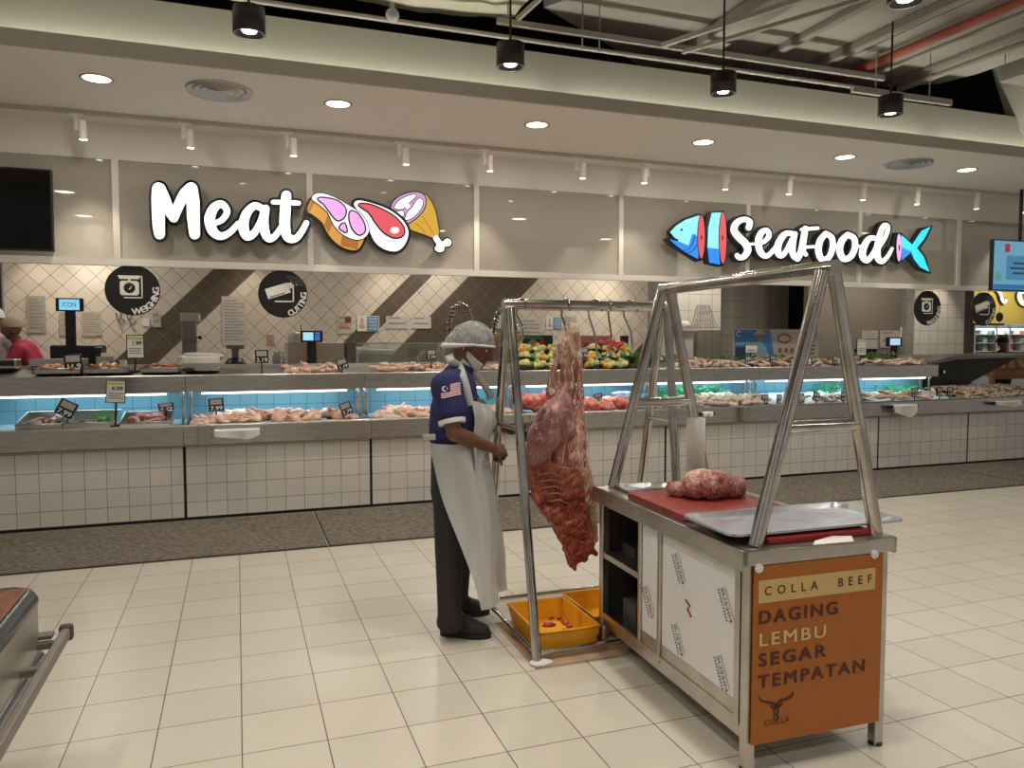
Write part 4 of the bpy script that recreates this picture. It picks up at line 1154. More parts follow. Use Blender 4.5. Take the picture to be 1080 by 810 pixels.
TANF = M('tan_fish_skin', (.62, .42, .28), .35, col2=(.38, .22, .14), noise_scale=16)
def fishmesh(L, mat):
    mb = MB()
    n = 8; pts = []; rad = []
    for i in range(n + 1):
        u = i / n
        pts.append((L * (u - .5), 0, 0)); rad.append(L * .14 * (math.sin(PI * min(1, u * .92 + .06)) ** .7) + .003)
    mb.tube(pts, rad, 8)
    mb.v = [Vector((v.x, v.y * 1.0, v.z * .6)) for v in mb.v]
    mb.add([(L*.42, -.003, 0), (L*.58, -L*.12, 0), (L*.54, 0, .003), (L*.58, L*.12, 0)], [(0, 1, 2, 3)])
    mb.add([(-L*.05, L*.1, 0), (L*.1, L*.2, .004), (L*.2, L*.08, 0)], [(0, 1, 2)])
    return proto(mb, 'fish', mat)
def prawnmesh():
    mb = MB(); pts = []; rad = []
    for i in range(8):
        a = -.6 + i * .42
        pts.append((.04 * math.cos(a), .04 * math.sin(a), .002 * i)); rad.append(.013 * (1 - i / 10) + .002)
    mb.tube(pts, rad, 7)
    mb.tube([pts[0], (.055, -.06, .006)], [.004, .0015], 5)
    return proto(mb, 'prawn', PRAWN)
FI_S, FI_P, FI_T = fishmesh(.22, SILV), fishmesh(.20, PALEF), fishmesh(.22, TANF)
PR = prawnmesh()
SQ = proto(blob('q', (.075, .03, .024), 61, .4), 'squid', PALEF)
iceZ = lambda h: (lambda x, y, i: .787 + .03 + h * (y - 7.12) / .56 + .022 + .02 * rnd.random())
scatter('prawn', [PR], 90, 4.36, 5.2, 7.14, 7.48, iceZ(.07), 'grey prawn on ice behind the upright plastic roll', 'prawn', 'prawns behind the plastic roll', 1.0, 1.5)
scatter('squid', [SQ], 60, 4.95, 5.68, 7.14, 7.55, iceZ(.09), 'pale squid piled on ice right of the prawns', 'squid', 'squid right of the prawns', .9, 1.4)
scatter('white_fish', [FI_P, FI_S], 26, 5.85, 7.05, 7.14, 7.42, iceZ(.1), 'pale fish on bluish ice seen through the near A-frame', 'fish', 'fish on blue ice')
scatter('pale_fish', [FI_P, FI_T], 34, 7.22, 8.4, 7.14, 7.45, iceZ(.09), 'pale tan fish on ice above the drooping white sheet', 'fish', 'fish right of the A-frame')
scatter('whole_fish', [FI_T, FI_P, SQ], 60, ux(712), ux(783), 7.52, 7.84, upf(.05), 'tan fish on the upper shelf left of the fisherman banner\'s price tag', 'fish', 'upper shelf fish left of banner', .8, 1.2)
scatter('whole_fish', [FI_P, FI_T], 44, ux(786), ux(868), 7.52, 7.84, upf(.04), 'pale fish on the upper shelf in front of the fisherman banner', 'fish', 'upper shelf fish before banner')
scatter('whole_fish', [FI_P, SQ, FI_T], 60, ux(870), ux(972), 7.52, 7.84, upf(.045), 'pale fish on the upper shelf right of the near A-frame apex', 'fish', 'upper shelf fish right of A-frame')
SHELL = M('clam_shell', (.55, .42, .30), .4, col2=(.22, .14, .10), noise_scale=30)
CL = [proto(blob('c', (.034, .027, .016), 71, .2, 9, 6), 'clam', SHELL), proto(blob('c', (.03, .022, .014), 73, .2, 9, 6), 'clam', M('pale_clam_shell', (.66, .58, .48), .4, col2=(.40, .30, .22), noise_scale=30))]
ob = MB()
nx, ny = 60, 20
vs = [(8.55 + 1.5 * i / nx, 7.12 + .9 * j / ny, .80 + .12 * math.sin(PI * min(1, j / ny)) + .02 * noise.noise(Vector((i * .3, j * .4, 5)))) for i in range(nx + 1) for j in range(ny + 1)]
ob.add(vs, [(i*(ny+1)+j, (i+1)*(ny+1)+j, (i+1)*(ny+1)+j+1, i*(ny+1)+j+1) for i in range(nx) for j in range(ny)], 0, True)
stuff(ob.build('clam_bed', M('clam_bed_brown', (.40, .28, .20), .5, col2=(.16, .10, .07), noise_scale=35, bump=1, bump_scale=40)), 'brown bed of clams at the right end of the counter', 'clams')
scatter('clam', CL, 230, 8.62, 9.95, 7.14, 7.8, lambda x, y, i: .815 + .12 * math.sin(PI * min(1, (y - 7.12) / .9)), 'small clam on the heap at the right end of the counter', 'clam', 'clams at the right end', 1.0, 1.7)

# ------------------------------------------------------------------ price tags and cards
def price_tag(px, py, Y, label, txt, h=.075, w=.085, roll=0.0, stem_to=None, frame=BLACK):
    c = at(px, py, Y)
    h, w = h * 1.35, w * 1.4
    t = thing('price_tag', label, 'price tag', c, 'small black price tags')
    R_ = Matrix.Rotation(roll, 3, 'Y')
    def T(v): return R_ @ (Vector(v) - c) + c
    mb = MB(); mb.bevbox((c.x - w/2, Y, c.z - h/2), (c.x + w/2, Y + .008, c.z + h/2), .003)
    mb.v = [T(v) for v in mb.v]; mb.build('holder', frame, t)
    mb = MB(); mb.box((c.x - w*.38, Y - .002, c.z + h*.02), (c.x + w*.38, Y - .001, c.z + h*.42)); mb.v = [T(v) for v in mb.v]; mb.build('picture_card', PAPER_GREY, t)
    mb = MB(); put_text(mb, txt, (c.x, Y - .002, c.z - h*.40), (1, 0, 0), (0, 0, 1), h * .30, w * .8, .02, center=True); mb.v = [T(v) for v in mb.v]; mb.build('price', WHITE_INK, t)
    z1 = stem_to if stem_to is not None else c.z - h/2 - .05
    MB().cyl((c.x, Y + .006, c.z - h/2 + .005), (c.x + math.sin(roll) * .02, Y + .006, z1), .006, n=8).lathe([(0, .0), (.022, 0), (.018, .012), (0, .012)], (c.x, Y + .006, z1), 14).build('stand', frame, t)
U, Lw = 7.52, 7.16
tags = [
 (77, 382, 7.50, 'black price tag with picture card left of the 1.99 price card', '11.9', .10, .10, -.05),
 (276, 376, 7.50, 'black price tag reading 2.19 right of the flat white box', '2.19', .09, .085, 0),
 (361, 384, 7.50, 'tilted black price tag in the upper shelf chicken under the blue scale screen', '1.19', .075, .075, -.3),
 (228, 427, 7.25, 'black price tag standing at the left end of the chicken heap above the bag roll', '7.99', .085, .09, -.05),
 (365, 431, 7.16, 'tilted black price tag at the right end of the chicken heap above the bag roll', '7.79', .085, .075, -.35),
 (455, 374, 7.56, 'black price tag in front of the glass guard behind the man\'s neck', '7.79', .075, .075, -.03),
 (616, 372, 7.50, 'black price tag beside the carcass shank among the vegetable packs', '3.79', .085, .065, .1),
 (631, 419, 7.35, 'slanted pale price tag on the red packs right of the carcass', '9.90', .06, .07, -.2),
 (70, 431, 7.26, 'tilted pale price card in the leftmost lower steel tray', '7.99', .10, .10, .5),
 (175, 429, 7.42, 'small price tag at the back of the rightmost lower steel tray', '4.79', .05, .09, -.1),
 (789, 380, 7.50, 'black price tag below the blue half of the fisherman banner', '2.99', .075, .06, 0),
 (815, 379, 7.50, 'black price tag below the fish plate of the fisherman banner', '1.99', .065, .055, 0),
 (859, 381, 7.50, 'black price tag between the legs of the near A-frame on the upper shelf', '2.49', .07, .06, -.3),
 (881, 380, 7.50, 'black price tag right beside the near A-frame right leg, upper shelf', '2.69', .07, .055, 0),
 (807, 421, 7.16, 'black price tag in the ice left of the near A-frame left leg', '1.79', .08, .065, 0),
 (822, 421, 7.16, 'black price tag half hidden behind the near A-frame left leg', '1.89', .08, .05, .1),
 (845, 420, 7.16, 'black price tag right of the near A-frame left leg on the ice', '2.79', .08, .065, -.1),
 (861, 418, 7.16, 'tilted black price tag in the middle between the near A-frame legs', '3.49', .08, .065, .25),
 (890, 418, 7.16, 'black price tag left of the near A-frame right leg on the ice', '4.49', .085, .05, 0),
 (911, 421, 7.16, 'black price tag just right of the near A-frame right leg on the ice', '3.99', .085, .065, .2),
 (965, 414, 7.16, 'black price tag above the drooping white sheet on the rim', '4.29', .085, .075, -.1),
 (991, 413, 7.16, 'left of the two black price tags where the clams begin', '1.99', .085, .065, .0),
 (1002, 413, 7.16, 'right of the two black price tags where the clams begin', '1.59', .085, .065, .1),
 (4.0e2 - 36, 340, 0, '', '', 0, 0, 0)]
for px, py, Y, lab, tx, h, w, ro in tags:
    if not lab: continue
    price_tag(px, py, Y, lab, tx, h, w, ro, stem_to=(uz(7.5) + .004 if Y > 7.44 and py < 395 else .80))
def card(px0, py0, px1, py1, Y, label, txt, stem_z, roll=0, tall=True):
    a, b = at(px0, py0, Y), at(px1, py1, Y)
    c = (a + b) / 2; c.y = Y
    w, h = abs(b.x - a.x), abs(a.z - b.z)
    t = thing('price_card', label, 'price card', c, 'framed price cards on stands')
    R_ = Matrix.Rotation(roll, 3, 'Y')
    def add(mb, name, mat):
        mb.v = [R_ @ (v - c) + c for v in mb.v]; mb.build(name, mat, t)
    add(MB().bevbox((c.x - w/2, Y, c.z - h/2), (c.x + w/2, Y + .012, c.z + h/2), .004), 'frame', BLACK)
    add(MB().box((c.x - w/2 + .008, Y - .002, c.z - h/2 + .008), (c.x + w/2 - .008, Y - .001, c.z + h/2 - .008)), 'paper', M('price_paper', (.74, .72, .66), .7))
    add(MB().box((c.x - w/2 + .012, Y - .004, c.z + h*.30), (c.x + w/2 - .012, Y - .003, c.z + h*.42)), 'yellow_band', M('price_band', (.55, .55, .18), .7))
    if txt:
        mb = MB(); put_text(mb, txt, (c.x + .01, Y - .004, c.z + h*.06), (1, 0, 0), (0, 0, 1), h * .17, w * .56, .02, center=True); add(mb, 'price', INK)
    mb = MB()
    for i in range(3): mb.box((c.x - w*.36, Y - .004, c.z - h*(.10 + .1*i)), (c.x + w*(.36 - .1*(i == 1)), Y - .003, c.z - h*(.06 + .1*i)))
    add(mb, 'small_print', GREY_INK)
    MB().cyl((c.x, Y + .01, c.z - h/2 + .01), (c.x - .01, Y + .01, stem_z + .03), .009, n=8).bevbox((c.x - .05, Y - .02, stem_z), (c.x + .03, Y + .04, stem_z + .03), .008).build('clip_stand', BLACK, t)
card(133, 353, 152.5, 378, 7.47, 'tall white price card reading 1.99 standing on the upper shelf', '1.99', uz(7.5) + .03)
card(111, 401, 133, 425, 7.13, 'white price card reading 4.09 standing in the lower steel tray', '4.09', .87 - .05, .06)
card(904, 357, 913.5, 375, 7.6, 'dark-framed upright card standing in the fish right of the near A-frame', '', uz(7.6))
card(786, 363, 799, 372.5, 7.56, 'small blank cream card in front of the fisherman banner', '', uz(7.56))
# ------------------------------------------------------------------ service worktop behind the counters and what stands on it
WT_Z = 1.30
tag(MB().bevbox((-3.6, 8.02, .2), (4.56, 8.72, WT_Z), .01).build('service_worktop', STEEL), 'long steel worktop behind the meat counters', 'worktop')
tag(MB().bevbox((4.6, 8.02, 0), (8.3, 8.6, WT_Z), .01).build('service_worktop', DARK_STEEL), 'long grey worktop behind the seafood counters', 'worktop')
SCR = M('pos_screen_glow', (.1, .3, .4), .4, emit=(.22, .60, .80), estr=1.0)
SCR2 = M('scale_screen_glow', (.1, .3, .4), .4, emit=(.35, .70, .85), estr=1.0)
BTN = M('scale_button_blue', (.02, .08, .3), .4, emit=(.06, .18, .6), estr=.9)
def px_box(mb, x0, y0, x1, y1, Y, dep, bev=.004, mi=0, zb=None):
    a, b = at(x0, y0, Y), at(x1, y1, Y)
    mb.bevbox((a.x, Y, min(a.z, b.z) if zb is None else zb), (b.x, Y + dep, max(a.z, b.z)), bev, mi); return mb
Y8 = 8.2
t = thing('weighing_scale', 'black customer display scale with blue lit screen on a tall post', 'scale', at(72, 384, Y8))
px_box(MB(), 52, 364, 107, 388, Y8 + .02, .35, .02).build('base', BLACK, t)
px_box(MB(), 68, 326, 80, 367, Y8 + .05, .05, .006).build('post', BLACK, t)
px_box(MB(), 58, 314, 88, 328.5, Y8, .04, .01).build('display_housing', BLACK, t)
px_box(MB(), 62, 315.5, 84, 327, Y8 - .003, .002, .0005).build('screen', SCR, t)
a, b = at(65, 323.5, Y8 - .004), at(80, 323.5, Y8 - .004)
mb = MB(); put_text(mb, '/CON', a, (1, 0, 0), (0, 0, 1), .042, b.x - a.x); mb.build('screen_text', M('screen_dark_text', (.02, .08, .12), .5), t)
t = thing('receipt_printer', 'small dark printer with paper and bits beside the black scale base', 'printer', at(108, 384, Y8))
px_box(MB(), 99, 366, 107, 377, Y8 - .1, .1).build('body', BLACK, t)
px_box(MB(), 101, 376, 120, 386, Y8 - .12, .15).build('tray', M('printer_grey', (.35, .33, .3), .5), t)
px_box(MB(), 106, 372, 117, 377, Y8 - .1, .08).build('paper', PAPER, t)
for i, (x0, x1) in enumerate(((117, 124), (126, 133))):
    tag(px_box(MB(), x0, 380, x1, 385, Y8 - .05, .06).build('small_tub', PAPER if i else M('tub_dark', (.06, .06, .06), .5)), ('small dark tub' if not i else 'small white tub') + ' standing right of the printer on the worktop', 'tub')

t = thing('bone_saw', 'tall grey steel machine head standing left of the white notice board', 'machine', at(200, 384, 8.6))
px_box(MB(), 191, 336, 207.5, 382, 8.6, .25, .01).build('body', M('machine_grey', (.26, .24, .215), .5, .5), t)
px_box(MB(), 190, 330, 210, 339, 8.55, .35, .01).build('head_cover', M('machine_pale', (.48, .45, .40), .5, .3), t)
px_box(MB(), 192, 358, 208, 361, 8.56, .05, .004).build('hinge_bar', DARK_STEEL, t)
a = at(211, 356, 8.6); MB().cyl(at(207, 356, 8.6), a, .008).ball(a, .02).build('knob', BLACK, t)
t = thing('platform_scale', 'dark round-footed scale head under the white notice board', 'scale', at(248, 384, 8.4))
q = at(248, 372, 8.4)
px_box(MB(), 238.5, 364, 257.5, 368, 8.35, .2, .008).build('pan', M('scale_pan_brown', (.18, .16, .14), .5, .4), t)
MB().cyl((q.x, 8.42, q.z - .08), (q.x, 8.42, q.z + .06), .035, n=14).build('column', DARK_STEEL, t)
MB().lathe([(0, .07), (.07, .06), (.11, .0), (.11, -.02), (0, -.02)], (q.x, 8.42, at(248, 384, 8.42).z), 20).build('foot', BLACK, t)
tag(px_box(MB(), 192, 377, 231.5, 382.5, 7.62, .36, .006).build('flat_box', M('white_box_card', (.70, .64, .58), .6)), 'flat white box lying on the upper shelf above the bag roll', 'box')
t2 = px_box(MB(), 194, 382.5, 231, 391, 7.60, .36, .006).build('steel_stand', STEEL); tag(t2, 'low steel stand carrying the flat white box', 'stand')
bm_ = blob('b', (.22, .1, .035), 3, .5, 14, 8); q = at(214, 376, 8.1); bm_.v = [v + q for v in bm_.v]
tag(bm_.build('crumpled_bag', M('crumpled_plastic', (.62, .57, .52), .4, bump=.5, bump_scale=14)), 'crumpled pale plastic bag behind the flat white box', 'bag')
tag(px_box(MB(), 192, 388.5, 205, 391.5, 7.5, .06).build('label_holder', BLACK), 'black label strip in front of the flat white box', 'label')

t = thing('wrapping_machine', 'beige wrapping machine body behind the small blue scale screen', 'machine', at(335, 384, 8.3))
px_box(MB(), 303, 361, 364, 384, 8.3, .5, .015).build('body', M('beige_enamel', (.54, .47, .38), .5), t)
px_box(MB(), 366, 360, 376, 386, 8.25, .3, .008).build('steel_side', DARK_STEEL, t)
t = thing('weighing_scale', 'small black scale with blue lit screen on a flat black post', 'scale', at(329, 384, 8.15))
px_box(MB(), 324, 360, 334, 384, 8.15, .03, .004).build('post', BLACK, t)
px_box(MB(), 317, 348.5, 340.5, 361, 8.1, .04, .008).build('display_housing', BLACK, t)
px_box(MB(), 319.5, 350.5, 330.5, 359, 8.097, .002, .0005).build('screen', SCR2, t)
for i in range(4): px_box(MB(), 332, 350.5 + 2.3 * i, 337.5, 352.2 + 2.3 * i, 8.097, .002, .0003).build('button', BTN, t)
a = at(317.5, 348.5, 8.12); MB().cyl(a, a + Vector((0, 0, .06)), .004).build('antenna', BLACK, t)
bm_ = blob('b', (.08, .06, .07), 9, .4, 12, 8); q = at(311, 356, 8.35); bm_.v = [v + q for v in bm_.v]
tag(bm_.build('plastic_bundle', M('clear_plastic_bundle', (.66, .62, .56), .3)), 'white plastic bundle on top of the beige machine', 'bag')
for i, (x0, x1, l_) in enumerate(((268, 272, 'white cup left of the clear jar'), (287, 297, 'clear jar with dark contents beside the white cup'), (298, 302, 'small steel pot against the beige machine'))):
    a, b = at(x0, 385, 8.15), at(x1, 371 + 3 * (i == 0), 8.15)
    r = (b.x - a.x) / 2
    tag(MB().lathe([(0, 0), (r * .85, 0), (r, b.z - a.z), (r * .9, b.z - a.z), (r * .8, .01)], ((a.x + b.x) / 2, 8.2, a.z), 16).build('jar', (WHITE, M('jar_grey', (.3, .28, .25), .3), STEEL)[i]), l_ + ' on the meat worktop', 'jar')

# glass guard behind the upper shelf with dispenser behind it
t = thing('glass_guard', 'clear glass guard with steel edge behind the upper shelf chicken', 'glass guard', (1.2, 8.0, 1.3))
a, b = at(377, 362, 7.99), at(548, 384, 7.99)
MB().box((a.x, 7.985, b.z), (b.x, 7.993, a.z)).build('pane', glass_mat('guard_glass', (.88, .92, .88), .86, .06, (.4, .42, .38)), t)
MB().box((a.x, 7.98, a.z - .006), (b.x, 8.0, a.z + .006)).build('top_edge', M('glass_edge_green', (.25, .29, .26), .3), t)
t = thing('film_dispenser', 'white film roll dispenser seen behind the glass guard', 'dispenser', at(395, 372, 8.5))
q0, q1 = at(377, 370, 8.5), at(415, 371, 8.5)
MB().cyl(q0, q1, .03, n=14).build('roll', WHITE, t)
px_box(MB(), 378, 366, 412, 386, 8.56, .25, .01).build('body', M('dispenser_grey', (.52, .52, .47), .5), t)
q = at(442, 380, 8.5)
tag(MB().tube([q + Vector((-.0, 0, -.1)), q + Vector((0, 0, .06)), q + Vector((.06, 0, .10)), q + Vector((.14, 0, .09)), q + Vector((.16, 0, .04))], .02, 10).build('sink_tap', STEEL_TUBE), 'short curved steel sink tap behind the glass guard', 'tap')
# coiled spring spray hose
def spray(px, py0, w, label):
    c = at(px, py0, 8.6); t = thing('pre_rinse_spray', label, 'spray tap', c)
    sc = 9.1 / 811
    path = [(-w * .45, -44), (-w * .5, -20), (-w * .48, 0), (-w * .3, 16), (0, 20), (w * .28, 15), (w * .45, 3), (w * .5, -12)]
    pts = [c + Vector((x * sc, 0, y * sc)) for x, y in path]
    MB().tube(pts, .014, 8).build('hose', M('hose_dark', (.08, .07, .06), .5), t)
    mb = MB(); hel = []
    for i in range(len(pts) - 1):
        if i < 1: continue
        for kx in range(40):
            u = kx / 40; p = pts[i].lerp(pts[i+1], u); d = (pts[i+1] - pts[i]).normalized()
            a1 = Vector((0, 1, 0)); b1 = d.cross(a1)
            an = (i * 40 + kx) * .65
            hel.append(p + (a1 * math.cos(an) + b1 * math.sin(an)) * .03)
    mb.tube(hel, .009, 5); mb.build('coil_spring', STEEL_TUBE, t)
    MB().cyl(pts[0] + Vector((0, 0, -.3)), pts[0] + Vector((0, 0, .05)), .016, n=10).build('riser', STEEL_TUBE, t)
    return t
spray(486, 341, 25, 'coiled steel spray hose arching above the man\'s hair net')
spray(533, 345, 26, 'coiled steel spray hose arching behind the top of the meat rack')
t = thing('bottle_caddy', 'clutter of pale bottles right behind the man\'s hair net', 'bottles', at(466, 380, 8.3))
for i in range(3):
    q = at(463 + 4 * i, 372, 8.3); MB().lathe([(0, -.12), (.035, -.12), (.035, .02), (.012, .06), (.012, .1 + .02 * i), (0, .1 + .02 * i)], q, 12).build('bottle', (M('bottle_tan', (.5, .42, .33), .4), M('bottle_white', (.62, .58, .53), .4), M('bottle_olive', (.24, .24, .16), .4))[i], t)

# paper notices on the back wall
def notice(x0, y0, x1, y1, label, lines=8, mat=PAPER_GREY, Y=BWY, cat='notice', hdr=None):
    a, b = at(x0, y0, Y), at(x1, y1, Y)
    w, h = b.x - a.x, a.z - b.z
    t = thing('wall_notice', label, cat, (a.x, Y, b.z))
    MB().box((a.x, Y - .012, b.z), (b.x, Y - .006, a.z)).build('sheet', mat, t)
    if lines:
        mb = MB()
        for i in range(lines):
            z = a.z - h * (.08 + .86 * i / lines)
            mb.box((a.x + w*.1, Y - .014, z - h*.25/lines), (a.x + w*(.9 - .25*((i*7) % 3 == 0)), Y - .013, z))
        mb.build('printed_lines', GREY_INK, t)
    return t, a, b, w, h
notice(28, 312, 49, 351, 'grey printed sheet on the wall above the pink-shirted worker', 9, M('faded_sheet', (.38, .33, .28), .8))
notice(62.5, 329, 80, 354, 'white sheet half hidden behind the black scale post', 4, M('faded_sheet', (.38, .33, .28), .8))
notice(85, 328.5, 107.5, 354, 'printed sheet just right of the black scale post', 8, M('sheet_tan', (.46, .40, .34), .8))
notice(233.5, 312.5, 260, 364, 'tall white printed notice left of the CUTTING sign', 14, M('notice_pale', (.50, .46, .42), .8))
notice(281, 353, 289, 364, 'small red-framed notice under the CUTTING sign', 2, M('red_notice', (.45, .25, .20), .8))
notice(150, 336, 158, 344, 'white wall switch under the WEIGHING sign', 0, PAPER, cat='switch')
notice(161, 330, 170, 345, 'pale wall socket plate under the WEIGHING sign', 2, PAPER_GREY, cat='socket')
t, a, b, w, h = notice(356, 333, 371, 352, 'orange illustrated poster above the beige machine', 3, M('poster_cream', (.55, .45, .36), .8))
MB().box((a.x + w*.5, BWY - .016, b.z + h*.62), (b.x - w*.05, BWY - .014, a.z - h*.05)).build('photo_block', M('poster_brown', (.16, .06, .04), .7), t)
MB().box((a.x + w*.1, BWY - .016, b.z + h*.35), (b.x - w*.25, BWY - .014, b.z + h*.5)).build('orange_block', M('poster_orange', (.55, .22, .08), .7), t)
def wash(x0, y0, x1, y1, label):
    t, a, b, w, h = notice(x0, y0, x1, y1, label, 0, PAPER)
    MB().box((a.x + w*.44, BWY - .016, b.z + h*.04), (b.x - w*.03, BWY - .014, a.z - h*.04)).build('blue_panel', M('wash_blue', (.10, .24, .42), .7), t)
    mb = MB()
    for i, s in enumerate(('PLEASE', 'WASH', 'YOUR', 'HANDS')):
        put_text(mb, s, (a.x + w*.5, BWY - .018, a.z - h*(.26 + .21*i)), (1, 0, 0), (0, 0, 1), h*.14, w*.40)
    mb.build('lettering', WHITE_INK, t)
    mb = MB(); mb.ball((a.x + w*.22, BWY - .014, b.z + h*.35), (w*.13, .006, h*.16)); mb.box((a.x + w*.15, BWY - .016, b.z + h*.5), (a.x + w*.28, BWY - .014, b.z + h*.85)); mb.build('hand_drawing', M('hand_pink', (.55, .35, .28), .7), t)
wash(376.5, 333, 400, 349.5, 'PLEASE WASH YOUR HANDS sticker on the brown stripe left of the man')
wash(576, 334, 592, 347.5, 'PLEASE WASH YOUR HANDS sticker left of the hanging carcass bone')
t, a, b, w, h = notice(407, 333.5, 430, 346.5, 'white sheet with small icons between sticker and brown stripe', 2, M('notice_pale', (.50, .46, .42), .8))
notice(434, 334, 454.5, 346.5, 'plain two-line white sheet left of the brown wall stripe', 2, M('sheet_plain', (.54, .49, .43), .8))
notice(548, 337, 571, 350, 'large printed sheet behind the left end of the meat rack', 3, M('sheet_plain', (.54, .49, .43), .8))
notice(596, 334, 608, 341, 'small white sheet right of the carcass bone', 2, PAPER_GREY)
t = thing('wall_coil', 'dark looped cable hooks on the wall below the WEIGHING sign', 'hooks', at(130, 340, BWY))
for dx in (0, 11):
    MB().tube([at(x + dx, y, BWY - .03) for x, y in ((122, 330), (124, 337), (128, 343), (126, 336), (129, 332), (126, 330))], .008, 6).build('loop', DARK_STEEL, t)
t = thing('steel_canopy', 'pale steel dispenser box on the wall behind the left rack apex', 'dispenser', at(528, 340, 10.4))
px_box(MB(), 525.5, 331, 546, 347, 10.45, .15, .02).build('body', M('dispenser_pale', (.55, .52, .47), .5), t)
# rooster picture standee, poster boards behind vegetables
t = thing('rooster_board', 'orange board with a red rooster between the man\'s face and the rack', 'board', at(522, 380, 8.05))
px_box(MB(), 515, 353, 551, 384, 8.08, .02, .002).build('panel', M('board_orange', (.62, .34, .10), .6), t)
px_box(MB(), 519, 380, 549, 392, 8.12, .02, .002).build('support', DARK_STEEL, t)
RST = M('rooster_red', (.55, .07, .03), .6, col2=(.35, .03, .02), noise_scale=10)
a = at(522, 376, 8.05); sc = 8.3 / 811
def tp(x, y): q = at(x, y, 8.075); return q
mb = MB(); slab(mb, rounded([(512, 384), (513, 377), (516, 372), (519, 367), (518, 363), (521, 361), (524, 360), (526, 363), (525, 367), (529, 370), (530, 378), (530, 384)], 4), tp, 0, .012); mb.build('rooster', RST, t)
mb = MB(); disc(mb, (521.5, 365), .8, tp, .013, .016); mb.build('eye', BLACK, t)
t = thing('picture_board', 'dark green and orange picture board behind the vegetables left of the shank', 'board', at(568, 365, 8.1))
px_box(MB(), 549, 353.5, 583, 382, 8.1, .02, .002).build('panel', M('board_dark_green', (.02, .06, .04), .6), t)
mb = MB(); mb_p = [(551, 365), (562, 357), (573, 365), (578, 372), (551, 372)]; slab(mb, mb_p, lambda x, y: at(x, y, 8.098), 0, .004); mb.build('orange_shape', M('board_orange', (.62, .34, .10), .6), t)
mb = MB(); slab(mb, [(549.5, 354), (571, 354), (571, 357.5), (549.5, 357.5)], lambda x, y: at(x, y, 8.098), 0, .004); mb.build('teal_band', M('board_teal', (.04, .28, .26), .6), t)
mb = MB(); slab(mb, rounded([(568, 364), (569, 359), (571, 356), (573, 358), (574, 364)], 3), lambda x, y: at(x, y, 8.098), 0.005, .01); mb.build('red_comb', RST, t)
t = thing('pink_poster', 'pink poster lettered ORGANIC behind the vegetable packs', 'poster', at(625, 365, 8.1))
px_box(MB(), 609, 354, 645.5, 384, 8.1, .015, .002).build('panel', M('poster_pink', (.72, .36, .36), .6), t)
mb = MB(); a, b = at(612, 366, 8.095), at(642, 366, 8.095); put_text(mb, 'ORGANIC', a, (1, 0, 0), (0, 0, 1), .05, b.x - a.x, .03); put_text(mb, 'T', at(622, 359.5, 8.095), (1, 0, 0), (0, 0, 1), .035); mb.build('lettering', M('poster_red_ink', (.55, .04, .08), .6), t)
for i, (x0, x1, y0) in enumerate(((647, 651, 366), (651.5, 654.5, 365), (656, 663, 354))):
    tag(px_box(MB(), x0, y0, x1, 375, 8.15, .06, .008, zb=1.3).build('dark_bottle', M('sauce_bottle_dark', (.03, .02, .02), .35)), ('short dark sauce bottle right of the pink poster', 'second dark sauce bottle right of the pink poster', 'taller black canister near the far A-frame leg')[i], 'bottle')

# ------------------------------------------------------------------ seafood side furniture
CAB = M('white_cabinet_paint', (.70, .67, .61), .5)
t = thing('white_worktop', 'white cabinet with a worktop in the recess left of the fisherman banner', 'cabinet', at(718, 390, 8.9))
px_box(MB(), 709, 349, 731, 392, 8.9, .6, .005, zb=0).build('body', CAB, t)
px_box(MB(), 705, 346.5, 735.5, 349.5, 8.85, .75, .004).build('top', M('worktop_pale', (.52, .49, .44), .5), t)
px_box(MB(), 706, 351, 712, 363, 8.88, .03, .003).build('switch_plate', WHITE, t)
tag(px_box(MB(), 735.5, 348, 760, 392, 9.0, .6, .004, zb=0).build('grey_cabinet', tile_mat('grey_panel_joints', (.25, .24, .215), (.16, .15, .135), .12, 3, 0, 0, .008, 'XZ', .6, .04)), 'grey panelled cabinet beside the white worktop', 'cabinet')
t = thing('wire_rack', 'wire lattice rack leaning on the white tiled pier', 'rack', at(740, 345, 9.4))
A, B_, Cc, D = [at(x, y, 9.45) for x, y in ((729, 346), (735, 322), (748, 322), (756, 345))]
mb = MB(); mb.tube([A, B_, Cc, D], .006, 6, closed=True)
for i in range(1, 9):
    u = i / 9
    mb.cyl(A.lerp(D, u), B_.lerp(Cc, min(1, u + .18)), .0035, n=5); mb.cyl(A.lerp(D, u), B_.lerp(Cc, max(0, u - .18)), .0035, n=5)
for u in (.33, .66): mb.cyl(A.lerp(B_, u), D.lerp(Cc, u), .0035, n=5)
mb.build('wire_grid', M('wire_tan', (.32, .28, .22), .4, .5), t)
q = at(722, 347, 9.1)
t = thing('basket_bowl', 'small pale dish of food on the white worktop', 'bowl', q)
MB().lathe([(0, 0), (.07, 0), (.09, .05), (.085, .05), (.065, .01)], q, 18).build('bowl', STEEL, t)
MB().ball(q + Vector((0, 0, .06)), (.08, .08, .05)).build('contents', M('pale_dough', (.70, .62, .48), .6), t)

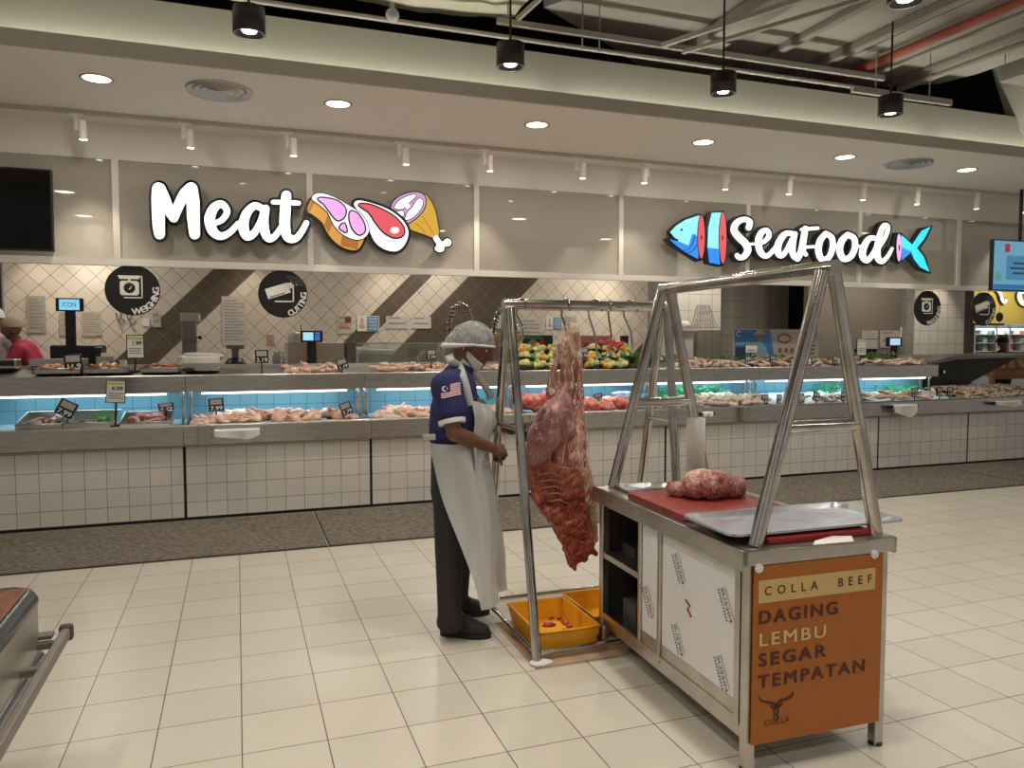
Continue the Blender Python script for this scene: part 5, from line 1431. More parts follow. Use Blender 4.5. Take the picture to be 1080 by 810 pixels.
# fisherman banner
BYY = 8.02
t = thing('fisherman_banner', 'long low banner, blue with a fisherman at left and fish plates on grey', 'banner', at(820, 378, BYY))
px_box(MB(), 774, 347, 863, 386, BYY, .012, .003).build('panel', M('banner_grey', (.48, .44, .40), .5), t)
bp = lambda x, y: at(x, y, BYY - .002)
def bs(name, poly, mat, d=.001): mb = MB(); slab(mb, poly, bp, 0 + d, d + .001); mb.build(name, mat, t)
bs('blue_field', [(775, 348), (812, 348), (818, 386), (775, 386)], M('banner_blue', (.05, .22, .50), .5))
bs('sea_band', [(775, 361), (800, 361), (800, 364), (775, 364)], M('banner_light_blue', (.20, .45, .62), .5), .0025)
bs('dark_panel', [(775.5, 366), (786, 366), (786, 386), (775.5, 386)], M('banner_navy', (.02, .05, .12), .5), .0025)
ringpts = []
mb = MB()
pts = [at(779 + 2.4 * math.cos(a), 352 - 2.6 * math.sin(a), BYY - .006) for a in [math.radians(40 + i * 20) for i in range(15)]]
mb.tube(pts, .006, 6); mb.build('logo_ring', WHITE_INK, t)
mb = MB(); mb.box(at(783, 352.6, BYY - .004), at(789, 351.8, BYY - .003)); mb.build('logo_line', WHITE_INK, t)
FSK = M('banner_skin', (.32, .17, .10), .6)
bs('fisherman_shirt', rounded([(793, 374), (796, 364), (799, 360), (803, 361), (807, 366), (808, 374)], 3), M('banner_shirt', (.22, .42, .52), .6), .004)
mb = MB(); disc(mb, (800.5, 355), 3.6, bp, .005, .007, ry=4.4); mb.build('fisherman_face', FSK, t)
bs('fisherman_hat', rounded([(794, 353), (797, 350), (799, 347.8), (803, 347.8), (805, 350), (808, 352), (801, 352.5)], 3), M('banner_hat', (.42, .36, .28), .6), .008)
bs('net_catch', rounded([(786, 380), (792, 374), (800, 371), (808, 371), (812, 378), (806, 384), (792, 385)], 3), M('banner_catch', (.52, .47, .42), .6), .0035)
mb = MB(); disc(mb, (827, 357), 7.5, bp, .003, .004, ry=5.5); mb.build('fish_plate', M('plate_brown', (.25, .14, .09), .6), t)
mb = MB(); disc(mb, (827, 357), 5.6, bp, .0045, .0055, ry=3.2); mb.build('fish_picture', M('plate_cream', (.62, .48, .36), .6), t)
for x in (822.5, 829, 835, 848): mb = MB(); disc(mb, (x, 369.5), 2.1, bp, .003, .004, ry=2.8); mb.build('dish_picture', MATS['plate_brown'], t)
for x in (855,):
    for i in range(6): bs('text_line', [(853, 352 + 4*i), (860 - (i % 3), 352 + 4*i), (860 - (i % 3), 353.2 + 4*i), (853, 353.2 + 4*i)], INK, .003)
# papers and small dark scale screen on the brown wall
notice(908.5, 348.5, 925, 357, 'upper white sheet on the brown wall behind the dark-framed card', 3, PAPER_GREY, 9.42)
notice(910, 358, 925, 368, 'lower white sheet on the brown wall behind the dark-framed card', 0, PAPER_GREY, 9.42)
notice(928, 348.5, 948, 366.5, 'boxed printed sheet on the brown wall behind the small scale screen', 2, PAPER_GREY, 9.42)
notice(949, 345, 957, 360, 'round-topped white sheet at the corner of the brown wall', 0, PAPER, 9.41)
tag(px_box(MB(), 909, 368, 925, 380, 8.3, .25, zb=1.3).build('dark_crate', BLACK_MATT), 'dark crate standing behind the green leaves at the seafood shelf', 'crate')
t = thing('weighing_scale', 'small dark scale screen on a post behind the upper seafood shelf', 'scale', at(943, 372, 8.2))
px_box(MB(), 936.5, 355.5, 951.5, 365.5, 8.2, .04, .006).build('display_housing', BLACK, t)
px_box(MB(), 939, 357, 949.5, 364, 8.197, .002, .0005).build('screen', M('scale_screen_pale', (.2, .3, .4), .4, emit=(.45, .62, .78), estr=1.0), t)
px_box(MB(), 941, 365, 946.5, 384, 8.22, .03, .004).build('post', BLACK, t)
t = thing('weighing_scale', 'dark scale base at the far left end of the upper shelf', 'scale', at(8, 388, 7.75))
px_box(MB(), -14, 379, 17, 389, 7.75, .2, .01).build('base', STEEL, t)
px_box(MB(), -12, 380.5, 15, 386, 7.745, .01, .002).build('display', BLACK, t)
tag(px_box(MB(), 30, 378.5, 92, 386, 7.90, .08, .004).build('steel_ledge', STEEL), 'steel ledge behind the marinated meat below the black scale', 'ledge')

# ------------------------------------------------------------------ bakery corner beyond the right end
YB = 11.2
t = thing('bakery_wall_sign', 'yellow fascia with white glowing script letters beyond the right end', 'sign', at(1060, 320, YB))
a, b = at(1024, 306, YB), at(1150, 342, YB)
MB().box((a.x, YB, b.z), (b.x, YB + .1, a.z)).build('yellow_panel', M('fascia_yellow', (.55, .42, .085), .6), t)
bt = lambda x, y: at(x, y, YB - .02)
for s in ([(1051, 307, 2.2), (1053.5, 310, 2.6), (1055, 315, 3), (1057.5, 319, 3), (1059.5, 316.5, 2.2)], [(1084, 309, 3.5), (1076, 308, 4), (1073.5, 313, 4.5), (1077, 320, 4.2), (1085, 321, 4)]):
    f = MB(); e = MB(); ribbon(f, s, bt, .03, .04); ribbon(e, s, bt, 0, .028, grow=.7)
    f = f.build('script_letter', LIT_W, t); e.build('letter_edge', SBLK, f)

t = thing('glass_display_fridge', 'lit glass door fridge of packs under the yellow fascia', 'fridge', at(1060, 375, YB + .1))
a, b = at(1027, 343, YB), at(1150, 384, YB)
MB().box((a.x, YB + .6, 0), (b.x, YB + .65, a.z)).box((a.x, YB, 0), (b.x, YB + .6, .9)).box((a.x, YB, a.z - .06), (b.x, YB + .6, a.z)).build('cabinet', M('fridge_grey', (.34, .38, .40), .4), t)
for px_ in (1027, 1050, 1064, 1082):
    q = at(px_, 360, YB - .01); MB().box((q.x - .02, YB - .03, .9), (q.x + .02, YB, a.z)).build('door_frame', STEEL, t)
for py in (352.5, 361.5, 370):
    z = at(1060, py, YB + .2).z; MB().box((a.x, YB + .05, z - .01), (b.x, YB + .55, z)).build('shelf', WHITE, t)
MB().box((a.x + .05, YB + .1, a.z - .09), (b.x, YB + .13, a.z - .065)).build('light_tube', GLOW_COOL, t)
cols = [(.7, .72, .74), (.25, .42, .5), (.6, .55, .4), (.55, .2, .15)]
for py, n in ((361.5, 9), (370, 9), (352.5, 7)):
    for i in range(n):
        z = at(1060, py, YB + .2).z; x = a.x + .1 + i * (b.x - a.x - .2) / n
        if at(1040, 350, YB).x - 1 < x:
            tag(MB().bevbox((x, YB + .15, z), (x + .13, YB + .3, z + rnd.uniform(.10, .16)), .01).build('chilled_pack', M('pack_col_%d' % (i % 4), cols[i % 4], .4)), 'small pack on a lit shelf of the glass fridge beyond the counter', 'pack', 'packs in the far fridge')
light('bakery_fill_spot', 'SPOT', (a.x + .6, YB - 1.2, 2.9), 90, (1, .92, .75), aim=(a.x + .6, YB, 2.0), size=.05, spot=1.6, blend=.8)  # added spot with no fixture, brightens the yellow fascia
light('worktop_fill_light', 'SPOT', (4.9, 8.2, 2.95), 40, (1, .9, .78), aim=(5.0, 8.95, 1.3), size=.05, spot=1.5, blend=.8)  # extra spot put in to lift the white cabinet
for sx_ in (6.0, 8.6, 9.4):
    light('seafood_prep_fill', 'SPOT', (sx_, 8.35, 2.95), 36, (1, .9, .76), aim=(sx_, 9.6, 1.3), size=.05, spot=1.9, blend=.8)  # unseen spots added to brighten the seafood back walls
q = at(1054.5, 334.5, 9.0)
tag(MB().cyl(q, q + Vector((0, .012, 0)), .075, n=32).cyl(q + Vector((0, .006, .07)), q + Vector((0, .006, 1.6)), .003, n=6).build('hanging_disc', M('disc_dark_grey', (.03, .028, .026), .6)), 'small dark round disc hanging behind the CUTTING sign under the monitor', 'sign')
light('fridge_light', 'AREA', ((a.x + b.x) / 2, YB + .2, a.z - .1), 12, (.8, .93, 1), size=b.x - a.x - .2, size_y=.1)
# fruit stand
t = thing('fruit_stand', 'orange-brown wooden slanted stand with pale goods at the right edge', 'stand', at(1062, 400, 8.9))
a = at(1046, 390, 8.9); b = at(1110, 410, 8.9)
MB().prism([(8.9, .95), (9.6, 1.25), (9.6, 1.30), (8.88, 1.0)], 'x', a.x + .1, a.x + 2).box((a.x + .02, 8.9, 0), (a.x + .08, 8.96, 1.25)).box((a.x + .02, 9.5, 0), (a.x + .08, 9.56, 1.35)).build('wooden_frame', M('stand_orange_wood', (.34, .15, .06), .5), t)
MB().bevbox((a.x + .1, 8.95, 1.03), (a.x + 2, 9.5, 1.06), .01, rot=Matrix.Rotation(.4, 3, 'X')).build('board', M('stand_board', (.42, .26, .14), .6), t)
q = at(1054, 381, 9.3)
tag(MB().bevbox(q - Vector((.16, .1, .1)), q + Vector((.16, .1, .09)), .02).build('red_box', M('red_box_paint', (.55, .03, .02), .5)), 'small bright red box on the far stand beside the fridge', 'box')
for i in range(14):
    q = Vector((a.x + .25 + .11 * i, 9.1 + .12 * (i % 2), 1.13 + .05 * (i % 2)))
    tag(MB().ball(q, .055, 10, 7).build('bread_roll', M('bread_roll_tan', (.55, .42, .28), .6)), 'pale round roll on the slanted wooden stand at the right edge', 'bread', 'rolls on the wooden stand')
# ------------------------------------------------------------------ hanging rack
RX0, RX1, RYC, RZ = 1.330, 2.255, 3.775, 1.735
t = thing('meat_rack', 'polished steel A-frame hanging rack with a horizontal rail', 'rack', (RX0, RYC, 0))
MB().cyl((RX0 - .03, RYC, RZ), (RX1 + .03, RYC, RZ), .029, n=24).build('rail', STEEL_TUBE, t)
for x in (RX0, RX1):
    for s in (-1, 1):
        spread = .235 if (x == RX1 and s < 0) else .415
        MB().cyl((x, RYC + s * .03, RZ - .02), (x + (.0 if s < 0 else .01), RYC + s * spread, .0), .0235, n=18).build('leg', STEEL_TUBE, t)
    zc = 1.10; k_ = (RZ - zc) / RZ
    MB().cyl((x, RYC - .03 - (.205 if x == RX1 else .385) * k_, zc), (x, RYC + .03 + .385 * k_, zc), .013, n=12).build('cross_tie', STEEL_TUBE, t)
    MB().cyl((x, RYC - .40, .045), (x, RYC + .40, .045), .013, n=12).build('foot_bar', STEEL_TUBE, t)
for y in (RYC - .40, RYC + .40):
    MB().cyl((RX0, y, .045), (RX1, y, .045), .013, n=12).build('base_bar', STEEL_TUBE, t)
q = Vector((RX0, RYC - .415, 0))
tag(MB().ball(q + Vector((.01, -.01, .008)), (.055, .04, .012)).ball(q + Vector((.045, -.02, .008)), (.03, .02, .01)).build('tissue_wad', PAPER), 'white tissue wad under the front left foot of the meat rack', 'tissue')

def hook(x, ztop, L, label, thick=.0055, curl=.05, yaw=0):
    t0 = []
    r = .037
    for i in range(9):
        a = PI * (i / 8); t0.append((0, -math.cos(a) * r, ztop + math.sin(a) * r * .9))
    # long shank from the back side down, lower curl
    pts = [Vector((0, -r, ztop - .03))] + [Vector(p) for p in t0] + [Vector((0, r, ztop - .05)), Vector((.01, 0, ztop - L * .55)), Vector((0, -.01, ztop - L * .8))]
    for i in range(6):
        a = PI * (i / 5); pts.append(Vector((curl * (1 - math.cos(a)) * .5 * -1, -.01, ztop - L * .86 - math.sin(a) * curl * .6)))
    pts.append(Vector((-curl, -.01, ztop - L * .78)))
    Rm = Matrix.Rotation(yaw, 3, 'Z')
    mb = MB(); mb.tube([Rm @ Vector((p.x, p.y, 0)) + Vector((x, RYC, p.z)) for p in pts], thick, 8)
    return tag(mb.build('meat_hook', STEEL_TUBE), label, 'hook')
hz = RZ
def rail_x(px): return at(px, 325, RYC).x
hook(rail_x(550), hz, .20, 'small steel hook on the rail near the left end of the meat rack', yaw=.4)
hook(rail_x(596.5), hz, .26, 'steel hook holding the beef carcass on the rail', thick=.006, yaw=.2)
hook(rail_x(628), hz, .30, 'straight steel hook on the rail right of the carcass', yaw=1.1)
hook(rail_x(643), hz, .28, 'curved S-shaped steel hook in the middle of the bare rail', yaw=-.3, curl=.07)
hook(rail_x(665), hz, .24, 'steel hook on the rail just left of the cart frame', yaw=1.0)

# ------------------------------------------------------------------ beef carcass
BY = 3.775
def bp_(px, py, dy=0): return at(px, py, BY + dy)
PXM = 4.05 / 811
def meat_mat(name, cols, scale=9, stretch=(1, 1, .35), rough=.4, vein=(.75, .62, .5), vein_amt=.18):
    m = bpy.data.materials.new(name); MATS[name] = m; m.use_nodes = True
    nt = m.node_tree; p = nt.nodes['Principled BSDF']
    p.inputs['Roughness'].default_value = rough
    p.inputs['Subsurface Weight'].default_value = .08; p.inputs['Subsurface Radius'].default_value = (.02, .006, .004)
    tc = nn(nt, 'ShaderNodeTexCoord'); mp = nn(nt, 'ShaderNodeMapping'); mp.inputs['Scale'].default_value = stretch
    lk(nt, tc.outputs['Object'], mp.inputs[0])
    nz = nn(nt, 'ShaderNodeTexNoise'); nz.inputs['Scale'].default_value = scale; nz.inputs['Detail'].default_value = 6; nz.inputs['Roughness'].default_value = .62
    lk(nt, mp.outputs[0], nz.inputs['Vector'])
    r = nn(nt, 'ShaderNodeValToRGB')
    els = r.color_ramp.elements
    n = len(cols)
    els[0].position = .36; els[0].color = (*cols[0], 1); els[1].position = .66; els[1].color = (*cols[-1], 1)
    for i in range(1, n - 1):
        e = els.new(.36 + .30 * i / (n - 1)); e.color = (*cols[i], 1)
    lk(nt, nz.outputs[0], r.inputs[0])
    n2 = nn(nt, 'ShaderNodeTexNoise'); n2.inputs['Scale'].default_value = scale * 2.2; n2.inputs['Detail'].default_value = 3; n2.inputs['Distortion'].default_value = 1.5
    lk(nt, mp.outputs[0], n2.inputs['Vector'])
    d = math_node(nt, 'ABSOLUTE', math_node(nt, 'SUBTRACT', n2.outputs[0], .5))
    v = math_node(nt, 'LESS_THAN', d, vein_amt * .12)
    col = mix_rgb(nt, math_node(nt, 'MULTIPLY', v, .75), r.outputs[0], vein)
    lk(nt, col, p.inputs['Base Color'])
    b = nn(nt, 'ShaderNodeBump'); b.inputs['Strength'].default_value = .5; b.inputs['Distance'].default_value = .008
    lk(nt, n2.outputs[0], b.inputs['Height']); lk(nt, b.outputs[0], p.inputs['Normal'])
    return m
M_SHANK = meat_mat('shank_meat', [(.16, .04, .03), (.30, .12, .08), (.42, .25, .165), (.23, .065, .045)], 12, (1.2, 1.2, .3))
M_ROUND = meat_mat('round_membrane', [(.17, .055, .055), (.26, .095, .09), (.33, .15, .135), (.22, .07, .065)], 7, (1, 1, .6), .3, (.5, .36, .33), .12)
M_INNER = meat_mat('inner_leg_meat', [(.18, .02, .018), (.31, .06, .05), (.44, .24, .17), (.25, .04, .035)], 10, (1, 1, .3), .38)
M_FAT = meat_mat('fat_edge', [(.30, .09, .06), (.46, .27, .16), (.54, .38, .25), (.36, .14, .09)], 11, (1, 1, .4), .45)
M_RIB = meat_mat('rib_side_meat', [(.14, .010, .008), (.25, .028, .02), (.33, .10, .052), (.20, .018, .013)], 13, (1, 1, .8), .38, (.42, .22, .13), .13)
M_LOIN = meat_mat('loin_end_meat', [(.13, .008, .007), (.24, .02, .015), (.30, .06, .035), (.18, .013, .01)], 16, (1, 1, 1), .38, (.50, .24, .16), .14)
t = thing('beef_carcass', 'skinned beef hindquarter hanging from the rail of the meat rack', 'beef', bp_(600, 345))
def lumps(name, caps, mat, vox=.008, sm=5, disp=.006, scale=18, seed=0, flat=1.0):
    mb = MB()
    for (x1, y1, d1, r1), (x2, y2, d2, r2) in caps:
        mb.capsule(bp_(x1, y1, d1), bp_(x2, y2, d2), r1 * PXM, r2 * PXM)
    o = mb.build(name, mat, t, fix=False)
    organic(o, vox, sm, disp, scale, 3, seed, (1, 1, .6))
    return o
lumps('shank', [((602, 352, 0, 6), (598, 366, 0, 7)), ((598, 362, 0, 8), (606, 385, 0, 9)), ((606, 352, .0, 6), (608, 385, 0, 7)), ((604, 385, 0, 9), (603, 412, 0, 10)), ((609, 380, 0, 5), (611, 420, .01, 6)), ((597, 366, -.01, 5), (596, 405, 0, 6)), ((592, 364, -.005, 4), (584, 388, 0, 4)), ((584, 388, 0, 4), (582, 414, 0, 6)), ((596, 405, 0, 7), (592, 425, 0, 10))], M_SHANK, .007, 3, .006, 24, 1)
lumps('shank_bone', [((602, 343, 0, 3.6), (604, 354, 0, 5)), ((606, 344, 0, 3.4), (605, 352, 0, 4))], M('sawn_bone', (.66, .50, .32), .5, noise_amt=.3, noise_scale=30), .005, 2, .002, 30, 2)
lumps('round_muscle', [((592, 418, 0, 10), (582, 440, -.02, 16)), ((583, 440, -.02, 17), (573, 462, -.03, 18)), ((573, 462, -.03, 18), (566, 480, -.03, 13)), ((565, 478, -.03, 11), (561, 486, -.03, 8)), ((596, 425, 0, 12), (592, 455, -.01, 17))], M_ROUND, .008, 6, .004, 14, 3)
lumps('inner_leg', [((602, 415, .01, 11), (603, 450, 0, 14)), ((603, 450, 0, 15), (600, 480, 0, 18)), ((596, 450, .0, 14), (592, 490, 0, 14)), ((606, 470, 0, 10), (610, 500, 0, 12)), ((600, 480, 0, 16), (606, 505, .01, 14))], M_INNER, .008, 4, .009, 16, 4)
lumps('fat_edge', [((610, 405, .01, 4), (613, 440, .0, 5)), ((613, 440, 0, 5), (615, 475, 0, 5)), ((614, 475, 0, 5), (618, 505, 0, 7)), ((616, 495, 0, 7), (624, 530, .01, 8)), ((622, 525, .01, 6), (628, 570, .02, 3.5)), ((617, 505, .0, 6), (617, 530, 0, 7))], M_FAT, .007, 3, .007, 20, 5)
# flat rib side and hanging loin end: thickened outlines
def flap(name, poly, mat, th, dy, disp, seed, curve=.0):
    mb = MB()
    pl = rounded(poly, 3)
    cx = sum(p[0] for p in pl) / len(pl)
    slab(mb, pl, lambda x, y: bp_(x, y, dy), -th / 2, th / 2)
    o = mb.build(name, mat, t)
    organic(o, .007, 4, 0)
    ns = [v.normal.copy() for v in o.data.vertices]
    for v, nv in zip(o.data.vertices, ns):
        w = v.co + t.location
        v.co += nv * disp * noise.fractal(w * 22 + Vector((seed * 9, 0, 0)), 1, 2, 3)
        v.co.y += curve * math.sin((w.x * 7 + w.z * 5)) + .012 * noise.noise(w * 7 + Vector((seed, 2, 1)))
    o.data.update()
    return o
flap('rib_side', [(556, 488), (562, 484), (574, 483), (588, 489), (602, 492), (612, 500), (615, 520), (616, 545), (606, 560), (594, 562), (582, 552), (571, 540), (564, 528), (560, 512)], M_RIB, .075, -.03, .013, 3, .01)
flap('loin_end', [(580, 545), (592, 548), (606, 545), (615, 540), (622, 560), (628, 582), (626, 585), (621, 586), (616, 592), (608, 595), (606, 603), (602, 596), (598, 585), (592, 572), (585, 560)], M_LOIN, .07, -.02, .013, 6, .006)
flap('flank_flap', [(610, 490), (620, 500), (624, 503), (623, 515), (628, 545), (628, 569), (622, 566), (614, 545), (612, 520)], M_FAT, .04, .03, .012, 8, .0)
mb = MB()
for i in range(5):   # rib bones on the inner side
    y0 = 498 + i * 7
    mb.tube([bp_(566 + i * 3.2, y0 + 3, -.062), bp_(580 + i * 2.4, y0 + 1, -.074), bp_(594 + i * 1.6, y0 + 6, -.064)], [.003, .006, .003], 8)
mb.build('rib_bones', M('rib_bone_fat', (.36, .16, .09), .5, noise_amt=.4, noise_scale=30), t)

# ------------------------------------------------------------------ yellow crates on cardboard
YELM = M('yellow_crate_plastic', (.80, .36, .012), .4, noise_amt=.12, noise_scale=6)
def crate(x0, x1, y0, y1, label):
    t = thing('yellow_tray', label, 'tray', ((x0 + x1) / 2, (y0 + y1) / 2, .018), 'yellow trays')
    mb = MB(); w = .008; h = .105; z = .02
    mb.box((x0 + .02, y0 + .02, z), (x1 - .02, y1 - .02, z + .006))
    for (xa, ya), (xb, yb) in (((x0, y0), (x1, y0)), ((x1, y0), (x1, y1)), ((x1, y1), (x0, y1)), ((x0, y1), (x0, y0))):
        cx_, cy_ = (x0 + x1) / 2, (y0 + y1) / 2
        def ins(x, y, k): return (x + (.02 if x < cx_ else -.02) * k, y + (.02 if y < cy_ else -.02) * k)
        a0, b0 = ins(xa, ya, 1), ins(xb, yb, 1); a1, b1 = (xa, ya), (xb, yb)
        a2, b2 = ins(xa, ya, .45), ins(xb, yb, .45); a3, b3 = ins(xa, ya, 1.4), ins(xb, yb, 1.4)
        mb.add([(*a0, z), (*b0, z), (*b1, z + h), (*a1, z + h), (*a3, z + .004), (*b3, z + .004), (*b2, z + h), (*a2, z + h)], [(0, 1, 2, 3), (4, 7, 6, 5), (3, 2, 6, 7)])
    mb.build('tray_body', YELM, t)
    MB().tube([(x0, y0, z + h), (x1, y0, z + h), (x1, y1, z + h), (x0, y1, z + h)], .007, 6, closed=True).build('rim', YELM, t)
    return t
crate(1.355, 1.683, 3.40, 3.86, 'yellow plastic tray with meat scraps under the hanging carcass')
crate(1.705, 2.16, 3.515, 3.92, 'yellow plastic tray half hidden behind the corner of the steel cart')
SCRAP = M('meat_scrap', (.22, .015, .012), .35, col2=(.36, .05, .04), noise_scale=30)
SC = [proto(blob('s', (.035, .022, .01), 81, .7), 'scrap', SCRAP), proto(blob('s', (.02, .012, .006), 83, .7), 'scrap', SCRAP)]
for i, (px, py) in enumerate([(579, 658), (582, 671), (590, 670), (595, 668), (603, 654), (606, 657), (610, 660), (601, 667), (612, 656), (592, 651), (605, 664), (600, 652)]):
    q = atz(px - (10 if i > 1 else 0), py + 1, .03)
    o = bpy.data.objects.new('meat_scrap', SC[0 if i < 2 else 1]); C.objects.link(o); o.location = q; o.rotation_euler = (0, 0, i * 1.1)
    tag(o, 'small dark red meat scrap on the bottom of the yellow tray', 'meat scrap', 'scraps in the yellow tray')
q = atz(583, 671, .045)
tag(MB().bevbox((q.x - .02, q.y - .015, .032), (q.x + .03, q.y + .015, .036), .001, rot=Matrix.Rotation(.5, 3, 'Z')).build('paper_scrap', PAPER), 'white paper bit beside the dark scrap in the yellow tray', 'paper')
tag(MB().box((1.30, 3.40, 0), (1.42, 3.92, .006)).box((1.30, 3.30, 0), (2.30, 3.42, .007)).box((1.42, 3.42, 0), (2.25, 3.95, .006)).build('cardboard_sheet', M('brown_cardboard', (.46, .31, .20), .85, noise_amt=.25, noise_scale=8)), 'brown cardboard sheet spread under the yellow trays', 'cardboard')

before_cart = {o.name for o in C.objects}
# ------------------------------------------------------------------ steel cart with COLLA BEEF panel
X0, X1, Y0, Y1 = 1.69, 2.30, 2.22, 3.47
TOP = .81
t = thing('meat_cart', 'stainless steel meat cart with orange lettered front panel and two A-frames', 'cart', ((X0 + X1) / 2, (Y0 + Y1) / 2, 0))
CS = M('cart_steel', (.58, .55, .50), .32, 1, noise_amt=.15, noise_scale=7, bump=.05, bump_scale=25)
MB().bevbox((X0 - .03, Y0 - .015, TOP - .012), (X1 + .03, Y1 + .03, TOP), .004).bevbox((X0 - .03, Y0 - .015, TOP - .075), (X0 - .015, Y1 + .03, TOP), .003).bevbox((X1 + .015, Y0 - .015, TOP - .06), (X1 + .03, Y1 + .03, TOP), .003).bevbox((X0 - .03, Y0 - .015, TOP - .052), (X1 + .03, Y0 + .0, TOP), .003).bevbox((X0 - .03, Y1 + .015, TOP - .06), (X1 + .03, Y1 + .03, TOP), .003).build('worktop', CS, t)
for x in (X0 - .005, X1 - .035):
    for y in (Y0, Y1 - .04):
        MB().bevbox((x, y, .0 if y == Y0 else .11), (x + .04, y + .04, TOP - .01), .004).build('corner_post', CS, t)
        if y != Y0:
            MB().cyl((x + .02, y + .02, .012), (x + .02, y + .02, .13), .022, n=16).build('leg', CS, t)
        MB().cyl((x + .02, y + .02, 0), (x + .02, y + .02, .012), .026, n=16).build('rubber_foot', BLACK, t)
mb = MB()
mb.bevbox((X0, Y0 + .04, .11), (X0 + .03, Y1 - .04, .16), .004)
mb.bevbox((X1 - .03, Y0 + .04, .11), (X1, Y1 - .04, .16), .004)
mb.box((X0 + .01, Y0 + .02, .13), (X1 - .01, Y1 - .01, .14))
mb.build('bottom_shelf', CS, t)
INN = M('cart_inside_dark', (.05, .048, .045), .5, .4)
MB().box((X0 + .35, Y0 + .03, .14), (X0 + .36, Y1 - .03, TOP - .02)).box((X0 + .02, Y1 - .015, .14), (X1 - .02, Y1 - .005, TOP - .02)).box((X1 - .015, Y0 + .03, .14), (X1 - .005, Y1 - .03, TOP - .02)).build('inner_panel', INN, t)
MB().bevbox((X0 + .002, 3.06, .455), (X0 + .35, Y1 - .04, .485), .003).build('middle_shelf', CS, t)
mb = MB()
for y in (3.035, 2.855): mb.bevbox((X0 - .008, y - .011, .15), (X0 + .022, y + .011, TOP - .07), .003)
mb.bevbox((X0 - .006, 2.268, .15), (X0 + .02, 2.30, TOP - .07), .003)
mb.box((X0 - .004, 2.30, .16), (X0 + .015, 3.43, .18)).box((X0 + .005, 2.30, .16), (X0 + .02, 3.43, .168))
mb.build('door_track', CS, t)
FILM = M('white_door_film', (.74, .72, .71), .3)
def door(y0, y1, name='sliding_door'):
    d = MB().bevbox((X0 + .004, y0, .18), (X0 + .014, y1, TOP - .07), .002).build(name, FILM, t)
    MB().box((X0 + .002, y0, .18), (X0 + .0035, y1, .235)).build('film_bare_strip', CS, d)
    return d
d1 = door(2.868, 3.022); d2 = door(2.302, 2.842)
def film_print(d, y, z, red=False, s=1.0):
    mb = MB()
    u = Vector((0, -.5, -.87)); w = Vector((0, -.87, .5))
    o = Vector((X0 + .001, y, z))
    # narrow printed columns: 'SUS304' lines
    put_text(mb, 'SUS304', o, u, w, .019 * s, .13 * s, .0)
    for off, th, n_ in ((-.022, .010, 11), (.030, .004, 16)):
        for i in range(n_):
            p = o + u * (.125 * i / n_) * s + w * off * s
            mb.add([p, p + u * .0055 * s, p + u * .0055 * s + w * th * s, p + w * th * s], [(0, 1, 2, 3)])
    mb.build('film_print', INK, d, fix=False)
    if red:
        mb = MB(); p = o + u * .19 * s
        mb.tube([p, p + u * .03 + w * .02, p + u * .035 - w * .005, p + u * .07 + w * .01], .0035, 6); mb.build('film_logo', M('film_red_ink', (.45, .02, .03), .5), d)
film_print(d2, 2.74, .66, True); film_print(d2, 2.40, .62); film_print(d2, 2.74, .36); film_print(d2, 2.42, .35)
film_print(d1, 3.0, .44, False, 1.1)
# things on the open shelves
q = Vector((X0 + .12, 3.13, .485))
tag(MB().lathe([(0, 0), (.055, 0), (.055, .09), (.05, .10), (0, .10)], (q.x, q.y, q.z), 18).build('round_tub', M('tub_tan', (.33, .22, .17), .5)), 'tan round tub on the upper open shelf of the cart', 'tub')
tag(MB().bevbox((X0 + .08, 3.25, .485), (X0 + .22, 3.38, .54), .008).build('dark_box', M('box_dark', (.03, .03, .032), .5)), 'dark low box on the upper open shelf of the cart', 'box')
tag(MB().bevbox((X0 + .06, 3.2, .14), (X0 + .26, 3.33, .28), .008).build('dark_crate', M('crate_slate', (.05, .055, .06), .5)), 'slate grey crate on the lower open shelf of the cart', 'crate')
# front panel
PY = Y0 - .012
OR = M('orange_panel', (.40, .115, .010), .45)
MB().bevbox((X0 + .012, PY, .105), (X1 - .03, PY + .008, TOP - .055), .001).build('front_panel', OR, t)
PXa, PXb = X0 + .012, X1 - .03
def fp(px, py): return at(px, py, PY - .001)
a, b = fp(802, 613), fp(924, 622)
zc = (fp(802, 614).z + fp(802, 638).z) / 2
za, zb = fp(803, 614).z, fp(803, 638).z
xa, xb = fp(803, 620).x, fp(923.5, 610).x
MB().box((xa, PY - .0015, zb), (xb, PY - .0005, za)).build('title_band', M('panel_cream', (.62, .43, .17), .5), t)
DKB = M('panel_brown_ink', (.075, .018, .008), .5)
CRM = M('panel_cream_ink', (.68, .50, .24), .5)
def row(txt, px0, py0, pxe, h, mat, name, sp=1.25, bold=.022):
    p = fp(px0, py0); e_ = fp(pxe, py0)
    mb = MB(); put_text(mb, txt, (p.x, PY - .002, p.z), (1, 0, 0), (0, 0, 1), h, e_.x - p.x, bold, sp); mb.build(name, mat, t, fix=False)
row('COLLA  BEEF', 808.5, 629.5, 919, .032, DKB, 'lettering', 1.9, .006)
row('DAGING', 802, 660, 884, .046, DKB, 'slogan_lettering', 1.25)
row('LEMBU', 802, 683.5, 871.5, .046, CRM, 'cream_slogan_lettering', 1.25)
row('SEGAR', 802, 705, 872, .046, DKB, 'slogan_lettering', 1.25)
row('TEMPATAN', 802, 728, 911.5, .046, DKB, 'slogan_lettering', 1.25)
row('COLLA', 808, 768, 835, .022, DKB, 'logo_lettering', 1.1, .0)
mb = MB()
fl = lambda x, y: fp(x, y)
